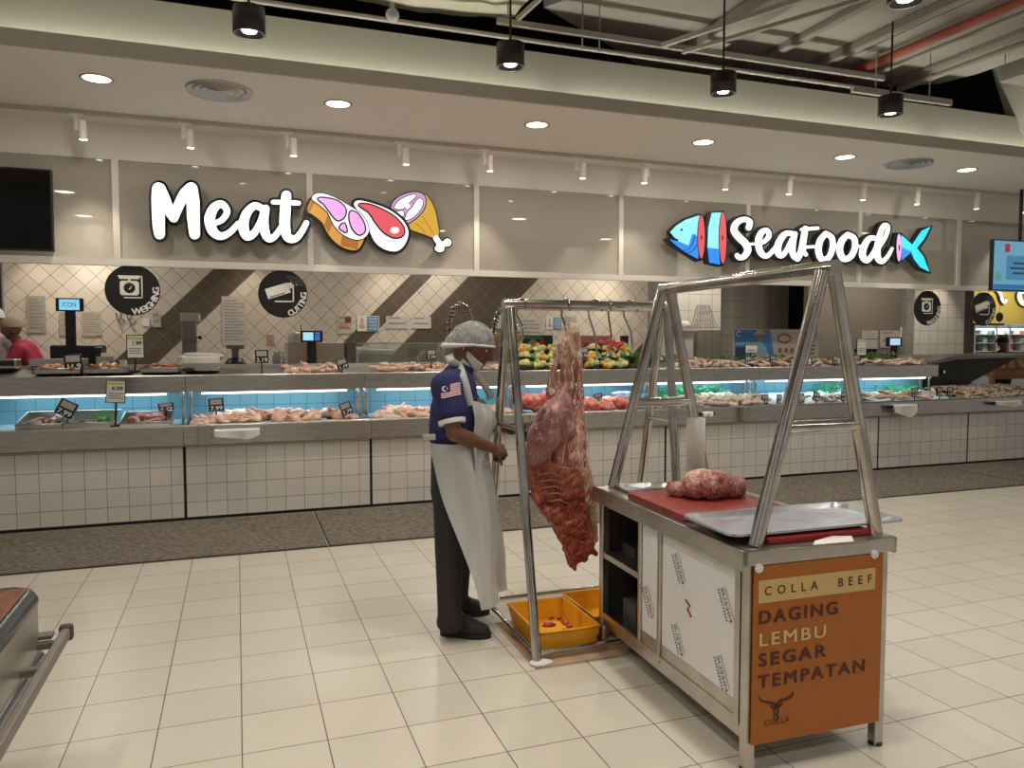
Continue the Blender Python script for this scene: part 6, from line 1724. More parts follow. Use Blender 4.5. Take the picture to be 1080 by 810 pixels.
for s in ([(803, 737, 1.2), (806, 741, 2), (813, 742.5, 2.2), (819, 744, 2.6), (821.5, 748, 2.2)], [(838.5, 731, 1.2), (837, 735, 2), (832, 738.5, 2.2), (825, 741, 2.6), (821.5, 746, 2.2)], [(815, 746, 1.6), (818, 747.5, 2), (821, 749, 2)], [(827, 744, 1.6), (824, 746.5, 2), (821, 749, 2)]):
    ribbon(mb, s, fl, .001, .002)
for (cx_, cy_, r_, ry_) in ((821, 751, 2.4, 3.6), (821, 758, 2.2, 2.6)):
    pts = [(cx_ + r_*math.cos(a_), cy_ + ry_*math.sin(a_), 1.1) for a_ in [i*PI/5 for i in range(11)]]
    ribbon(mb, pts, fl, .001, .002)
mb.build('bull_logo', DKB, t, fix=False)
for px_, py_ in ((803, 600.5), (922.5, 584.5)):
    q = fp(px_, py_)
    MB().cyl((q.x, PY - .006, q.z), (q.x, PY, q.z), .0165, n=20).cyl((q.x, PY - .009, q.z), (q.x, PY - .006, q.z), .007, n=6).build('panel_washer', WHITE, t)
# A-frames carrying the beam
AZ = 1.80
xm = 2.035
for y, nm in ((Y0 + .045, 'near'), (Y1 - .03, 'far')):
    fx0, fx1 = X0 + .055, X1 - .015
    for fx in (fx0, fx1):
        MB().cyl((fx, y, TOP), (xm + (-.025 if fx < xm else .025), y, AZ), .0265, n=20).build('frame_leg', STEEL_TUBE, t)
    zc = 1.235; k_ = (zc - TOP) / (AZ - TOP)
    MB().cyl((fx0 + (xm - .025 - fx0) * k_, y, zc), (fx1 + (xm + .025 - fx1) * k_, y, zc), .024, n=18).build('cross_bar', STEEL_TUBE, t)
MB().cyl((xm, Y0 - .0, AZ + .012), (xm, Y1 + .01, AZ + .012), .029, n=22).build('top_beam', STEEL_TUBE, t)

# things on the cart
RED_B = M('red_cutting_board', (.27, .035, .024), .5, noise_amt=.3, noise_scale=7)
tag(MB().bevbox((1.69, 2.66, TOP), (2.20, 3.17, TOP + .03), .006).build('cutting_board', RED_B), 'reddish brown cutting board carrying the meat lump on the cart', 'cutting board')
tag(MB().bevbox((1.80, 2.262, TOP), (2.262, 2.64, TOP + .022), .006).build('cutting_board', M('crimson_cutting_board', (.26, .014, .016), .45)), 'crimson cutting board under the large steel tray at the near end of the cart', 'cutting board')
TRM = M('tray_aluminium', (.70, .74, .79), .24, 1, bump=.22, bump_scale=9)
def sheet_tray(x0, x1, y0, y1, z, h, label):
    t = thing('metal_tray', label, 'tray', ((x0+x1)/2, (y0+y1)/2, z), 'metal trays on the cart')
    mb = MB(); rim = .022; ins = .02
    def loop(i, zz, r=.05):
        pts = []
        for cx_, cy_, a0 in ((x1-i-r, y1-i-r, 0), (x0+i+r, y1-i-r, 90), (x0+i+r, y0+i+r, 180), (x1-i-r, y0+i+r, 270)):
            for k in range(6):
                a = math.radians(a0 + 18 * k); pts.append((cx_ + r*math.cos(a), cy_ + r*math.sin(a), zz))
        return pts
    L = [loop(-.002, z + h - .008), loop(0, z + h), loop(rim, z + h), loop(rim + ins, z + .003), loop(rim + ins + .02, z + .002)]
    n = 24; vs = [p for l in L for p in l]
    fs = [(i*n+k, i*n+(k+1)%n, (i+1)*n+(k+1)%n, (i+1)*n+k) for i in range(4) for k in range(n)] + [tuple(range(4*n, 5*n))]
    mb.add(vs, fs, 0, False)
    o = mb.build('tray_body', TRM, t)
    o.modifiers.new('solid', 'SOLIDIFY').thickness = .0015
    return t
sheet_tray(1.66, 2.46, 2.285, 2.65, TOP + .0225, .018, 'large shallow metal tray lying across the near end of the cart')
sheet_tray(1.735, 2.03, 3.25, 3.42, TOP, .018, 'small shallow metal tray at the far end of the cart')
q = atz(704, 511, TOP + .03)
tag(MB().capsule(q, q + Vector((.05, .02, 0)), .008, .006).ball(q + Vector((-.01, 0, .004)), .013).build('steel_tongs', STEEL_TUBE), 'small shiny steel handle at the edge of the small tray', 'tongs')
tag(MB().add([(1.94, 2.20, TOP + .004), (2.12, 2.195, TOP + .004), (2.14, 2.23, TOP + .014), (2.06, 2.24, TOP + .018), (1.98, 2.235, TOP + .008)], [(0, 1, 2, 3, 4)]).build('paper_shred', PAPER), 'torn white paper shred at the near edge of the cart top', 'paper')
# lump of meat
t = thing('meat_lump', 'large raw beef lump lying on the reddish cutting board', 'beef', (1.99, 2.92, TOP + .03))
mb = MB()
bz = TOP + .03
for (x, y, z, r) in ((1.90, 2.93, .05, .055), (1.97, 2.90, .065, .07), (2.03, 2.92, .06, .065), (2.09, 2.90, .05, .055), (2.0, 2.97, .06, .065), (1.93, 2.98, .055, .055), (2.12, 2.95, .04, .04), (1.87, 2.98, .035, .035), (1.855, 3.01, .036, .042), (2.14, 2.93, .03, .035)):
    mb.ball((x, y, bz + z), (r * 1.05, r * 1.05, r * .95))
o = mb.build('lean_meat', meat_mat('lump_meat', [(.16, .02, .022), (.27, .06, .06), (.38, .15, .135), (.22, .04, .04)], 12, (1, 1, 1), .35, (.62, .42, .36), .2), t, fix=False)
organic(o, .007, 5, .014, 11, 3, 4)
for v in o.data.vertices: v.co.z = max(v.co.z, .001)
mb = MB(); mb.ball((1.925, 2.955, bz + .085), (.06, .05, .035)); mb.ball((1.90, 2.935, bz + .075), (.04, .035, .032)); mb.ball((1.965, 2.965, bz + .10), (.05, .04, .026))
o = mb.build('fat_cap', meat_mat('lump_fat', [(.30, .10, .085), (.46, .27, .19), (.52, .37, .26), (.36, .16, .12)], 18, (1, 1, 1), .4), t, fix=False)
organic(o, .006, 3, .010, 22, 3, 9)
# upright roll of plastic
q = (2.165, 3.35, TOP)
t = thing('plastic_roll', 'upright white roll of plastic film standing on the cart behind the meat', 'roll', q)
MB().lathe([(.016, .0), (.047, .0), (.047, .345), (.016, .345)], q, 28).build('film', M('film_roll_cream', (.56, .51, .46), .4), t)
MB().lathe([(.016, .344), (.013, .344), (.013, .3), (.0, .3)], q, 16).build('core_tube', M('core_brown', (.3, .22, .15), .7), t)

# the cart stands a little askew to the floor tiles: turn it and everything on it
CPIV = Vector((2.30, 2.22, 0))
CROT = Matrix.Translation(CPIV) @ Matrix.Rotation(math.radians(-1.4), 4, 'Z') @ Matrix.Translation(-CPIV)
bpy.context.view_layer.update()
for o in C.objects:
    if o.parent is None and o.name not in before_cart and o.type != 'LIGHT':
        o.matrix_world = CROT @ o.matrix_world

# ------------------------------------------------------------------ display trolley at the lower left
BX = -.65
t = thing('display_trolley', 'grey panelled display trolley with wooden rim at the lower left corner', 'trolley', (-1.1, 2.3, 0))
BYE = 3.03
PANEL_G = M('trolley_panel_grey', (.30, .28, .24), .3, .4)
MB().bevbox((BX - .6, .6, .44), (BX - .012, BYE - .015, .67), .02).build('body', PANEL_G, t)
RAIL_M = M('trolley_rail_dark', (.07, .085, .095), .25, .5)
mb = MB()
mb.tube([(BX - .03, .6, .675), (BX - .03, BYE - .09, .675), (BX - .045, BYE - .055, .675), (BX - .08, BYE - .03, .675), (BX - .6, BYE - .03, .675)], .034, 16)
mb.build('top_rail', RAIL_M, t)
WOOD = M('worn_brown_wood', (.26, .085, .035), .5, noise_amt=.5, noise_scale=8, stretch=(6, 1, 1))
MB().box((BX - .18, .6, .69), (BX - .035, BYE - .05, .709)).box((BX - .6, BYE - .14, .69), (BX - .18, BYE - .05, .709)).build('wooden_rim', WOOD, t)
MB().box((BX - .6, .6, .60), (BX - .16, BYE - .14, .61)).build('well_floor', M('well_blue_grey', (.06, .07, .10), .5), t)
for i in range(6): MB().box((BX - .6, .9 + .36*i, .61), (BX - .16, .915 + .36*i, .69)).build('divider', STEEL, t)
BUM = M('bumper_taupe', (.20, .175, .155), .45, .2)
MB().bevbox((BX + .04, .6, .485), (BX + .07, BYE + .04, .525), .008).build('outer_bumper', BUM, t)
MB().cyl((BX - .02, .6, .455), (BX - .02, BYE - .02, .455), .022, n=14).build('lower_rail', M('rail_grey_steel', (.30, .31, .32), .3, .8), t)
for y in (BYE - .05, BYE - .28, 1.6):
    MB().bevbox((BX - .02, y - .014, .49), (BX + .05, y + .014, .515), .005).build('bumper_bracket', BUM, t)
MB().bevbox((BX + .032, BYE + .035, .475), (BX + .078, BYE + .07, .535), .012).build('bumper_end_cap', M('end_cap_brown', (.10, .05, .04), .5), t)
MB().bevbox((BX - .045, BYE - .05, .52), (BX + .03, BYE + .0, .535), .004).build('end_plate', BUM, t)
for y in (1.0, 2.6):
    MB().cyl((BX - .3, y, .06), (BX - .3, y, .44), .025, n=12).build('leg', RAIL_M, t)
    MB().cyl((BX - .32, y, .05), (BX - .28, y, .05), .05, n=18).build('caster', BLACK, t)
# ------------------------------------------------------------------ people
from mathutils.bvhtree import BVHTree
SKIN = M('brown_skin', (.175, .075, .042), .5, sss=.08, noise_amt=.15, noise_scale=12)
def hand_caps(wrist, d, n, curl, thumb_side, scale=1.0, spread=.1):
    "capsules of a right-sized hand: d along the palm, n out of the back of the hand, fingers curl away from n"
    d, n = Vector(d).normalized(), Vector(n).normalized()
    n = (n - d * n.dot(d)).normalized()
    s = d.cross(n) * thumb_side          # towards the thumb
    caps = []
    W = Vector(wrist); k = scale
    for i, off in enumerate((.030, .011, -.010, -.029)):
        base = W + d * .085 * k * (1 - .03 * abs(i - 1)) + s * off * k
        caps.append((W + d * .012 * k + s * off * .6 * k, base, .0145 * k, .0125 * k))
        L = (.042, .046, .043, .034)[i] * k
        ang = .15; p = base; dirv = d + s * (1.5 - i) * spread * .3
        for j, f in enumerate((1, .68, .52)):
            ang += curl * (1.0, 1.05, .7)[j]
            dv = (dirv.normalized() * math.cos(ang) - n * math.sin(ang)).normalized()
            q = p + dv * L * f
            caps.append((p, q, (.0098 - .001 * j) * k, (.0090 - .001 * j) * k)); p = q
    tb = W + d * .025 * k + s * .028 * k
    p1 = tb + (d * .55 + s * .6 - n * .45).normalized() * .042 * k
    p2 = p1 + (d * .75 + s * .1 - n * .65).normalized() * .032 * k
    p3 = p2 + (d * .7 - s * .25 - n * .65).normalized() * .024 * k
    caps += [(W + d * .01 * k + s * .012 * k, tb, .016 * k, .0145 * k), (tb, p1, .0135 * k, .011 * k), (p1, p2, .0105 * k, .0095 * k), (p2, p3, .0092 * k, .008 * k)]
    return caps
def caps_obj(name, caps, mat, parent, vox, sm, extra=None):
    mb = MB()
    for p, q, r1, r2 in caps: mb.capsule(p, q, r1, r2, 12)
    if extra: extra(mb)
    o = mb.build(name, mat, parent, fix=False)
    return organic(o, vox, sm)

MX, MY = 1.115, 3.86
FWM = Vector((.955, -.297, 0)); RTM = Vector((-.297, -.955, 0))
man = thing('person', 'man in navy polo shirt, white plastic apron and hair net working at the meat rack', 'person', (MX, MY, 0))
def mp(px, py, b=0.0): return at(px, py, MY - .955 * b)
sR, sL = mp(470, 408, .165), mp(484, 407, -.17)
eR, wR = mp(479, 457, .235), mp(520, 473, .13)
eL, wL = mp(505, 449, -.20), mp(543, 452, -.10)
hipR, hipL = mp(476, 520, .085), mp(482, 517, -.085)
knR, knL = mp(474, 585, .09), mp(484, 578, -.13)
anR, anL = mp(474, 651, .10), mp(482, 632, -.25)
neck0, neck1 = mp(481, 400), mp(491, 377)
hc = mp(497, 364)
tilt = Matrix.Rotation(math.radians(20), 3, RTM * -1)   # nods forward
if (tilt @ FWM).z > 0: tilt = Matrix.Rotation(math.radians(-20), 3, RTM * -1)
level = tilt.inverted() @ Matrix.Identity(3)
def hd(a, b, z): return hc + tilt @ (FWM * a + RTM * b + Vector((0, 0, z)))
B = [(neck0, neck1, .06, .055), (neck1, hd(-.02, 0, -.03), .056, .07)]
B += [(hd(-.012, 0, .02), hd(.012, 0, .022), .086, .085), (hd(.02, .012, -.03), hd(.045, 0, -.055), .062, .045), (hd(.02, -.012, -.03), hd(.045, 0, -.055), .062, .045),
      (hd(.055, .0, .03), hd(.06, 0, -.01), .045, .045), (hd(.06, 0, -.085), hd(.075, 0, -.09), .028, .022)]      # chin
B += [(hd(.098, 0, .015), hd(.122, 0, -.03), .010, .0135), (hd(.105, .012, -.035), hd(.105, -.012, -.035), .010, .010)]   # nose
B += [(hd(.098, .016, -.062), hd(.098, -.016, -.062), .008, .008), (hd(.094, .014, -.076), hd(.094, -.014, -.076), .009, .009)]   # lips
B += [(hd(.092, .042, .022), hd(.098, .012, .022), .010, .011), (hd(.092, -.042, .022), hd(.098, -.012, .022), .010, .011)]   # brow
for s in (1, -1): B += [(hd(-.012, s * .078, .012), hd(-.006, s * .084, -.028), .013, .010), (hd(-.022, s * .088, .018), hd(-.022, s * .088, -.01), .009, .007)]   # ears
B += [(mp(482, 415, s_ * .05), mp(479, 500, s_ * .05), .105, .105) for s_ in (1, -1)] + [(sR, sL, .06, .06)]
B += [(sR, eR, .050, .040), (eR, eR.lerp(wR, .35), .041, .041), (eR.lerp(wR, .35), wR, .041, .027), (sL, eL, .050, .040), (eL, wL, .040, .027)]
B += [(hipR, knR, .082, .058), (knR, anR, .056, .04), (hipL, knL, .082, .058), (knL, anL, .056, .04), (hipR, hipL, .10, .10)]
dirR = (mp(533, 475, .09) - wR).normalized()
B += hand_caps(wR, dirR, RTM * .75 + Vector((0, 0, .55)), 1.05, 1 if True else -1, 1.0)
body = caps_obj('body', B, SKIN, man, .0062, 3)
MB().ball(hd(.078, .033, .0), .0112).ball(hd(.078, -.033, .0), .0112).build('eyes', [M('eye_white', (.6, .57, .52), .3)], man)
MB().ball(hd(.0865, .033, -.002), .005).ball(hd(.0865, -.033, -.002), .005).build('irises', [BLACK], man)

# glove on the far hand
dirL = (mp(556, 452, -.08) - wL).normalized()
G = hand_caps(wL + dirL * .01, dirL, Vector((0, 0, 1)) * .5 + RTM * .6, .55, 1, 1.08)
G.append((wL - dirL * .02, wL + dirL * .03, .036, .032))
caps_obj('glove', G, M('black_rubber_glove', (.012, .012, .013), .35), man, .0055, 3)['label'] = 'black rubber glove on the far hand'

# shirt
NAVY = M('navy_polo_cloth', (.018, .022, .105), .85, noise_amt=.2, noise_scale=9, bump=.25, bump_scale=14)
slR = sR.lerp(eR, .56); slL = sL.lerp(eL, .56)
slR = sR.lerp(eR, .52); slL = sL.lerp(eL, .52)
Sh = []
for s_ in (1, -1):
    Sh += [(mp(482, 410, s_ * .075), mp(479, 432, s_ * .075), .105, .125), (mp(479, 432, s_ * .075), mp(477, 452, s_ * .072), .125, .122), (mp(477, 452, s_ * .072), mp(473, 458, s_ * .06), .122, .105)]
Sh += [(sR, sL, .080, .080), (sR, slR, .076, .073), (sL, slL, .076, .073), (neck0, mp(484, 394), .085, .066)]
shirt = caps_obj('shirt', Sh, NAVY, man, .011, 4)
# flatten bottom and open sleeves/neck with trims
def ring(c, d, r, rt, name, mat, r2=None):
    d = Vector(d).normalized(); a = d.orthogonal().normalized(); b = d.cross(a)
    return MB().tube([c + a * math.cos(2*PI*k/28) * r + b * math.sin(2*PI*k/28) * (r2 or r) for k in range(28)], rt, 8, closed=True).build(name, mat, man)
WHT_TRIM = M('sleeve_trim_white', (.70, .69, .68), .8)
dS = (eR - sR).normalized()
for c0, dd in ((slR, dS), (slL, (eL - sL).normalized())):
    MB().cyl(c0 + dd * .045, c0 + dd * .066, .069, .067, 28, caps=False).cyl(c0 + dd * .066, c0 + dd * .0661, .067, .045, 28, caps=False).build('sleeve_trim', WHT_TRIM, man)
nd = (neck1 - neck0).normalized()
MB().cyl(mp(485.5, 391) - nd * .012, mp(486.5, 389) + nd * .022, .071, .066, 24, caps=False).cyl(mp(486.5, 389) + nd * .022, mp(486.5, 389) + nd * .018, .066, .060, 24, caps=False).build('collar', NAVY, man)
# flag on the sleeve
bv = BVHTree.FromPolygons([v.co + man.location for v in shirt.data.vertices], [tuple(p.vertices) for p in shirt.data.polygons])
NX, NYR = 24, 14
vs = []
cnr = [(461.5, 409.5), (484, 405.5), (485, 419.5), (463, 423.5)]
for j in range(NYR + 1):
    for i in range(NX + 1):
        u, v = i / NX, j / NYR
        wob = .35 * math.sin(u * 6.5)
        x = (cnr[0][0]*(1-u) + cnr[1][0]*u)*(1-v) + (cnr[3][0]*(1-u) + cnr[2][0]*u)*v
        y = (cnr[0][1]*(1-u) + cnr[1][1]*u)*(1-v) + (cnr[3][1]*(1-u) + cnr[2][1]*u)*v + wob
        p = mp(x, y, .45)
        hit = bv.ray_cast(p, -RTM + Vector((0, 0, 0)))
        q = hit[0] + RTM * .004 if hit[0] else mp(x, y, .24)
        vs.append(q)
mb = MB()
for j in range(NYR):
    for i in range(NX):
        a = j * (NX + 1) + i
        mi = 0 if j % 2 == 0 else 1
        if i < 12 and j < 8:
            mi = 2
            dx, dy = i - 4.5, (j - 3.5)
            if dx*dx + dy*dy < 9.5 and (dx - 1.4)**2 + dy*dy > 5.5: mi = 3
            if abs(i - 8) + abs(j - 3.5) < 1.3: mi = 3
        mb.add([vs[a], vs[a+1], vs[a+NX+2], vs[a+NX+1]], [(0, 1, 2, 3)], mi)
mb.build('sleeve_flag', [M('flag_red', (.48, .06, .05), .8), WHT_TRIM, M('flag_navy', (.02, .025, .12), .8), WHT_TRIM], man, fix=False)['label'] = 'red and white striped flag with crescent on the sleeve'

# trousers and shoes
TRS = M('black_trousers', (.016, .016, .018), .8, bump=.3, bump_scale=10)
T = [(hipR, hipL, .108, .108), (mp(476, 470, .06), hipR, .105, .108), (mp(478, 470, -.06), hipL, .105, .108), (hipR, knR, .098, .076), (knR, anR + Vector((0, 0, .0)), .074, .062), (hipL, knL, .098, .076), (knL, anL, .074, .062),
     (anR + Vector((-.01, 0, -.02)), anR + Vector((.02, -.01, -.02)), .060, .058), (anL + Vector((-.01, 0, -.02)), anL + Vector((.02, -.01, -.02)), .060, .058)]
caps_obj('trousers', T, TRS, man, .011, 4)
SHOE = M('black_rubber_shoe', (.017, .016, .016), .55, bump=.2, bump_scale=30)
SOLE = M('shoe_sole_black', (.010, .010, .010), .7)
def shoe(heel, toe):
    heel, toe = Vector(heel), Vector(toe)
    d = (toe - heel).normalized(); s = d.cross(Vector((0, 0, 1)))
    L = (toe - heel).length
    P = lambda a, b, z: heel + d * a * L + s * b + Vector((0, 0, z))
    caps = [(P(.14, 0, .05), P(.30, 0, .05), .042, .045), (P(.30, 0, .05), P(.66, .004, .045), .045, .047), (P(.66, .008, .042), P(.85, .006, .036), .046, .036), (P(.14, 0, .075), P(.34, 0, .085), .040, .042), (P(.34, 0, .08), P(.55, 0, .065), .042, .04), (P(.66, -.012, .04), P(.82, -.010, .035), .04, .034)]
    o = caps_obj('shoe', caps, SHOE, man, .007, 3)
    for v in o.data.vertices:
        if v.co.z < .012: v.co.z = .012
    pts = rounded([(0.0, 0), (.08, .038), (.3, .040), (.62, .052), (.88, .042), (1.0, .004), (.88, -.040), (.62, -.048), (.3, -.040), (.08, -.038)], 3)
    m2 = MB(); n = len(pts)
    vs = [P(a, b, 0) for a, b in pts] + [P(a, b, .026) for a, b in pts]
    m2.add(vs, [tuple(range(n-1, -1, -1)), tuple(range(n, 2*n))] + [(i, (i+1) % n, n+(i+1) % n, n+i) for i in range(n)])
    sl = m2.build('sole', SOLE, o)
    return o
hR = atz(463, 663, 0.0); tR = atz(516, 672, .0)
hR = Vector((.985, 3.885, 0)); tR = Vector((1.225, 3.745, 0))
shoe(hR, tR)
shoe(Vector((1.05, 4.13, 0)), Vector((1.325, 4.085, 0)))

# apron
APR = bpy.data.materials.new('apron_plastic'); MATS['apron_plastic'] = APR
APR.use_nodes = True
nt = APR.node_tree; nt.nodes.remove(nt.nodes['Principled BSDF'])
t_ = nn(nt, 'ShaderNodeBsdfTransparent'); d_n = nn(nt, 'ShaderNodeBsdfPrincipled'); d_n.inputs['Base Color'].default_value = (.62, .62, .60, 1); d_n.inputs['Roughness'].default_value = .38
tl = nn(nt, 'ShaderNodeBsdfTranslucent'); tl.inputs[0].default_value = (.62, .62, .60, 1)
m1 = nn(nt, 'ShaderNodeMixShader'); m1.inputs[0].default_value = .22
lk(nt, d_n.outputs[0], m1.inputs[1]); lk(nt, tl.outputs[0], m1.inputs[2])
m2_ = nn(nt, 'ShaderNodeMixShader'); m2_.inputs[0].default_value = .90
lk(nt, t_.outputs[0], m2_.inputs[1]); lk(nt, m1.outputs[0], m2_.inputs[2]); lk(nt, m2_.outputs[0], nt.nodes['Material Output'].inputs[0])
pel = Vector((mp(478, 505).x, MY, 0))
def ap(a, b, z): return pel + FWM * a + RTM * b + Vector((0, 0, z))
def sheet(name, f, nu, nv, mat=APR):
    vs = [f(i / nu, j / nv) for j in range(nv + 1) for i in range(nu + 1)]
    fs = [(j*(nu+1)+i, j*(nu+1)+i+1, (j+1)*(nu+1)+i+1, (j+1)*(nu+1)+i) for j in range(nv) for i in range(nu)]
    o = MB().add(vs, fs, 0, True).build(name, mat, man)
    return o
def skirt(u, t):
    top, bot = 1.035, .21
    fmin = math.radians(-105 * (1 - t) - 80 * t); fmax = math.radians(140 * (1 - t) ** 1.25 + 76 * (1 - (1 - t) ** 1.25))
    ph = fmin + (fmax - fmin) * u
    ra = .150 + .03 * math.sin(PI * min(1, t * 1.1)); rb = .205 + .035 * t; ca = -.005 + .12 * t
    fold = (.004 + .014 * t) * math.sin(ph * 7 + 2 * t) + .006 * t * math.sin(ph * 13) + .006 * math.sin(ph * 5 + t * 9)
    z = top - (top - bot) * t + .03 * t * math.sin(ph * 2 + 1)
    return ap(ca + (ra + fold) * math.cos(ph), (rb + fold) * math.sin(ph), z)
sheet('apron_skirt', skirt, 60, 34)
def bib(u, t):
    z0, z1 = 1.25, .83
    hn, hf = math.radians(58 - 4 * t), math.radians(45 + 25 * t)
    ph = -hf + (hf + hn) * u
    z = z0 - (z0 - z1) * t
    bulge = .045 * math.exp(-((t - .22) / .2) ** 2)
    ra = .158 + .02 * t + bulge * math.cos(ph * .9); rb = .212 + bulge * .4
    fold = .006 * math.sin(ph * 9 + t * 7) + .004 * math.sin(ph * 17 - t * 12)
    sag = -.03 * math.cos(ph * 1.6) * (1 - t) ** 2
    return ap(.012 + (ra + fold) * math.cos(ph), (rb + fold) * math.sin(ph), z + sag)
sheet('apron_bib', bib, 36, 26)
def strap(pts, w, name='apron_strap'):
    P = [Vector(p) for p in pts]; vs = []
    out = []
    for i in range(len(P) - 1):
        p0, p1, p2, p3 = P[max(0, i-1)], P[i], P[i+1], P[min(len(P)-1, i+2)]
        for k in range(6):
            t = k / 6; out.append(.5*((2*p1)+(p2-p0)*t+(2*p0-5*p1+4*p2-p3)*t*t+(3*p1-p0-3*p2+p3)*t**3))
    out.append(P[-1])
    ax = (out[-1] - out[0]).cross(Vector((0, 0, 1)))
    for i, p in enumerate(out):
        d = out[min(i+1, len(out)-1)] - out[max(i-1, 0)]
        s = d.cross(RTM).normalized()
        vs += [p + s * w / 2, p - s * w / 2]
    fs = [(2*i, 2*i+1, 2*i+3, 2*i+2) for i in range(len(out) - 1)]
    o = MB().add(vs, fs, 0, True).build(name, APR, man)
    o.modifiers.new('s', 'SOLIDIFY').thickness = .004
def on_shirt(px, py, lift=.012):
    h_ = bv.ray_cast(mp(px, py, .6), -RTM)
    return (h_[0] + RTM * lift) if h_[0] else mp(px, py, .06)
strap([on_shirt(495, 436), on_shirt(492, 424), on_shirt(489, 412), on_shirt(485, 400), on_shirt(480, 390), mp(476, 381, .085), mp(473, 374, .04)], .042)
strap([mp(518, 421, -.02), mp(514, 411, -.02), mp(507, 402, -.01), mp(500, 394, .03), mp(494, 388, .05), mp(486, 381, .06)], .036)
strap([mp(459, 461, .16), mp(452, 461, .13), mp(446, 461, .06)], .03, 'apron_tie')
# stain on the apron
STAIN = M('apron_blood_smear', (.62, .30, .27), .4, alpha=.55)
def smear(u, t):
    uu = .50 + .30 * u; tt = .99 - .20 * u - .10 * (1 - t) * math.sin(PI * min(.98, u + .05))
    q_ = bib(uu, tt); out_ = (q_ - Vector((pel.x, pel.y, q_.z))).normalized()
    return q_ + out_ * .006
sheet('apron_stain', smear, 14, 4, STAIN)
# hair net over the head
NET = bpy.data.materials.new('hair_net_mesh'); MATS['hair_net_mesh'] = NET; NET.use_nodes = True
nt = NET.node_tree; p = nt.nodes['Principled BSDF']; p.inputs['Base Color'].default_value = (.62, .64, .63, 1); p.inputs['Roughness'].default_value = .7
tc = nn(nt, 'ShaderNodeTexCoord')
nv = nn(nt, 'ShaderNodeTexNoise'); nv.inputs['Scale'].default_value = 26; nv.inputs['Distortion'].default_value = 2.5; lk(nt, tc.outputs['Object'], nv.inputs['Vector'])
fold_ = math_node(nt, 'LESS_THAN', math_node(nt, 'ABSOLUTE', math_node(nt, 'SUBTRACT', nv.outputs[0], .5)), .022)
nz = nn(nt, 'ShaderNodeTexNoise'); nz.inputs['Scale'].default_value = 9; lk(nt, tc.outputs['Object'], nz.inputs['Vector'])
al = math_node(nt, 'ADD', math_node(nt, 'MULTIPLY', fold_, .30), math_node(nt, 'ADD', .12, math_node(nt, 'MULTIPLY', nz.outputs[0], .40)))
lk(nt, al, p.inputs['Alpha'])
CAPC = mp(498, 361)
CAPT = Matrix.Rotation(math.radians(-5), 3, RTM)
if (CAPT @ FWM).z > 0: CAPT = Matrix.Rotation(math.radians(5), 3, RTM)
HAIR = M('short_black_hair', (.012, .010, .009), .7)
mb = MB()
bm = bmesh.new(); bmesh.ops.create_uvsphere(bm, u_segments=28, v_segments=18, radius=1)
bmesh.ops.delete(bm, geom=[v for v in bm.verts if v.co.z < -.12], context='VERTS')
for v in bm.verts: v.co = CAPC + CAPT @ (FWM * (v.co.x * .108 - .004) + RTM * (v.co.y * .098) + Vector((0, 0, v.co.z * .101)))
mb.bm(bm); mb.build('hair', HAIR, man)
mb = MB()
bm = bmesh.new(); bmesh.ops.create_uvsphere(bm, u_segments=44, v_segments=30, radius=1)
bmesh.ops.delete(bm, geom=[v for v in bm.verts if v.co.z < -.12 - .16 * max(0, -v.co.x)], context='VERTS')
for v in bm.verts:
    k = 1 + .035 * noise.noise(v.co * 4)
    back = max(0, -v.co.x) * max(0, .45 - v.co.z) * .05
    v.co = CAPC + CAPT @ (FWM * (v.co.x * .120 * k - back) + RTM * (v.co.y * .108 * k) + Vector((0, 0, v.co.z * .112 * k)))
mb.bm(bm); mb.build('hair_net', NET, man)
rim = []
for i in range(40):
    a = 2*PI*i/40; zz = -.12 - .16 * max(0, -math.cos(a)); rr = math.sqrt(1 - zz*zz)
    back = max(0, -math.cos(a)*rr) * .67 * .05
    rim.append(CAPC + CAPT @ (FWM * (math.cos(a)*rr*.120 - back) + RTM * (math.sin(a)*rr*.108) + Vector((0, 0, zz*.112))))
MB().tube(rim, [.007 + .009 * max(0, -math.cos(2*PI*i/40)) for i in range(40)], 8, closed=True).build('net_elastic', M('net_elastic_white', (.62, .62, .60), .8), man)
# face mask pulled under the chin, loops round the ear
MASK = M('white_mask_cloth', (.68, .67, .65), .8)
def mk(u, t):
    ph = math.radians(-105 + 210 * u)
    w = 1 - .35 * abs(2 * u - 1) ** 2
    z = -.062 - .050 * t * w - .012
    r = .083 - .02 * t
    return hd(.012 + r * math.cos(ph) * 1.0, .074 * math.sin(ph) * (1 - .12 * t), z + .045 * abs(2*u-1)**2)
o = sheet('face_mask', mk, 24, 6, MASK); o.modifiers.new('s', 'SOLIDIFY').thickness = .003
for s in (1, -1):
    MB().tube([hd(.0, s*.076, -.03), hd(-.004, s*.090, .01), hd(-.025, s*.094, .035), hd(-.036, s*.090, .01), hd(-.03, s*.078, -.035)], .0028, 6).build('ear_loop', MASK, man)

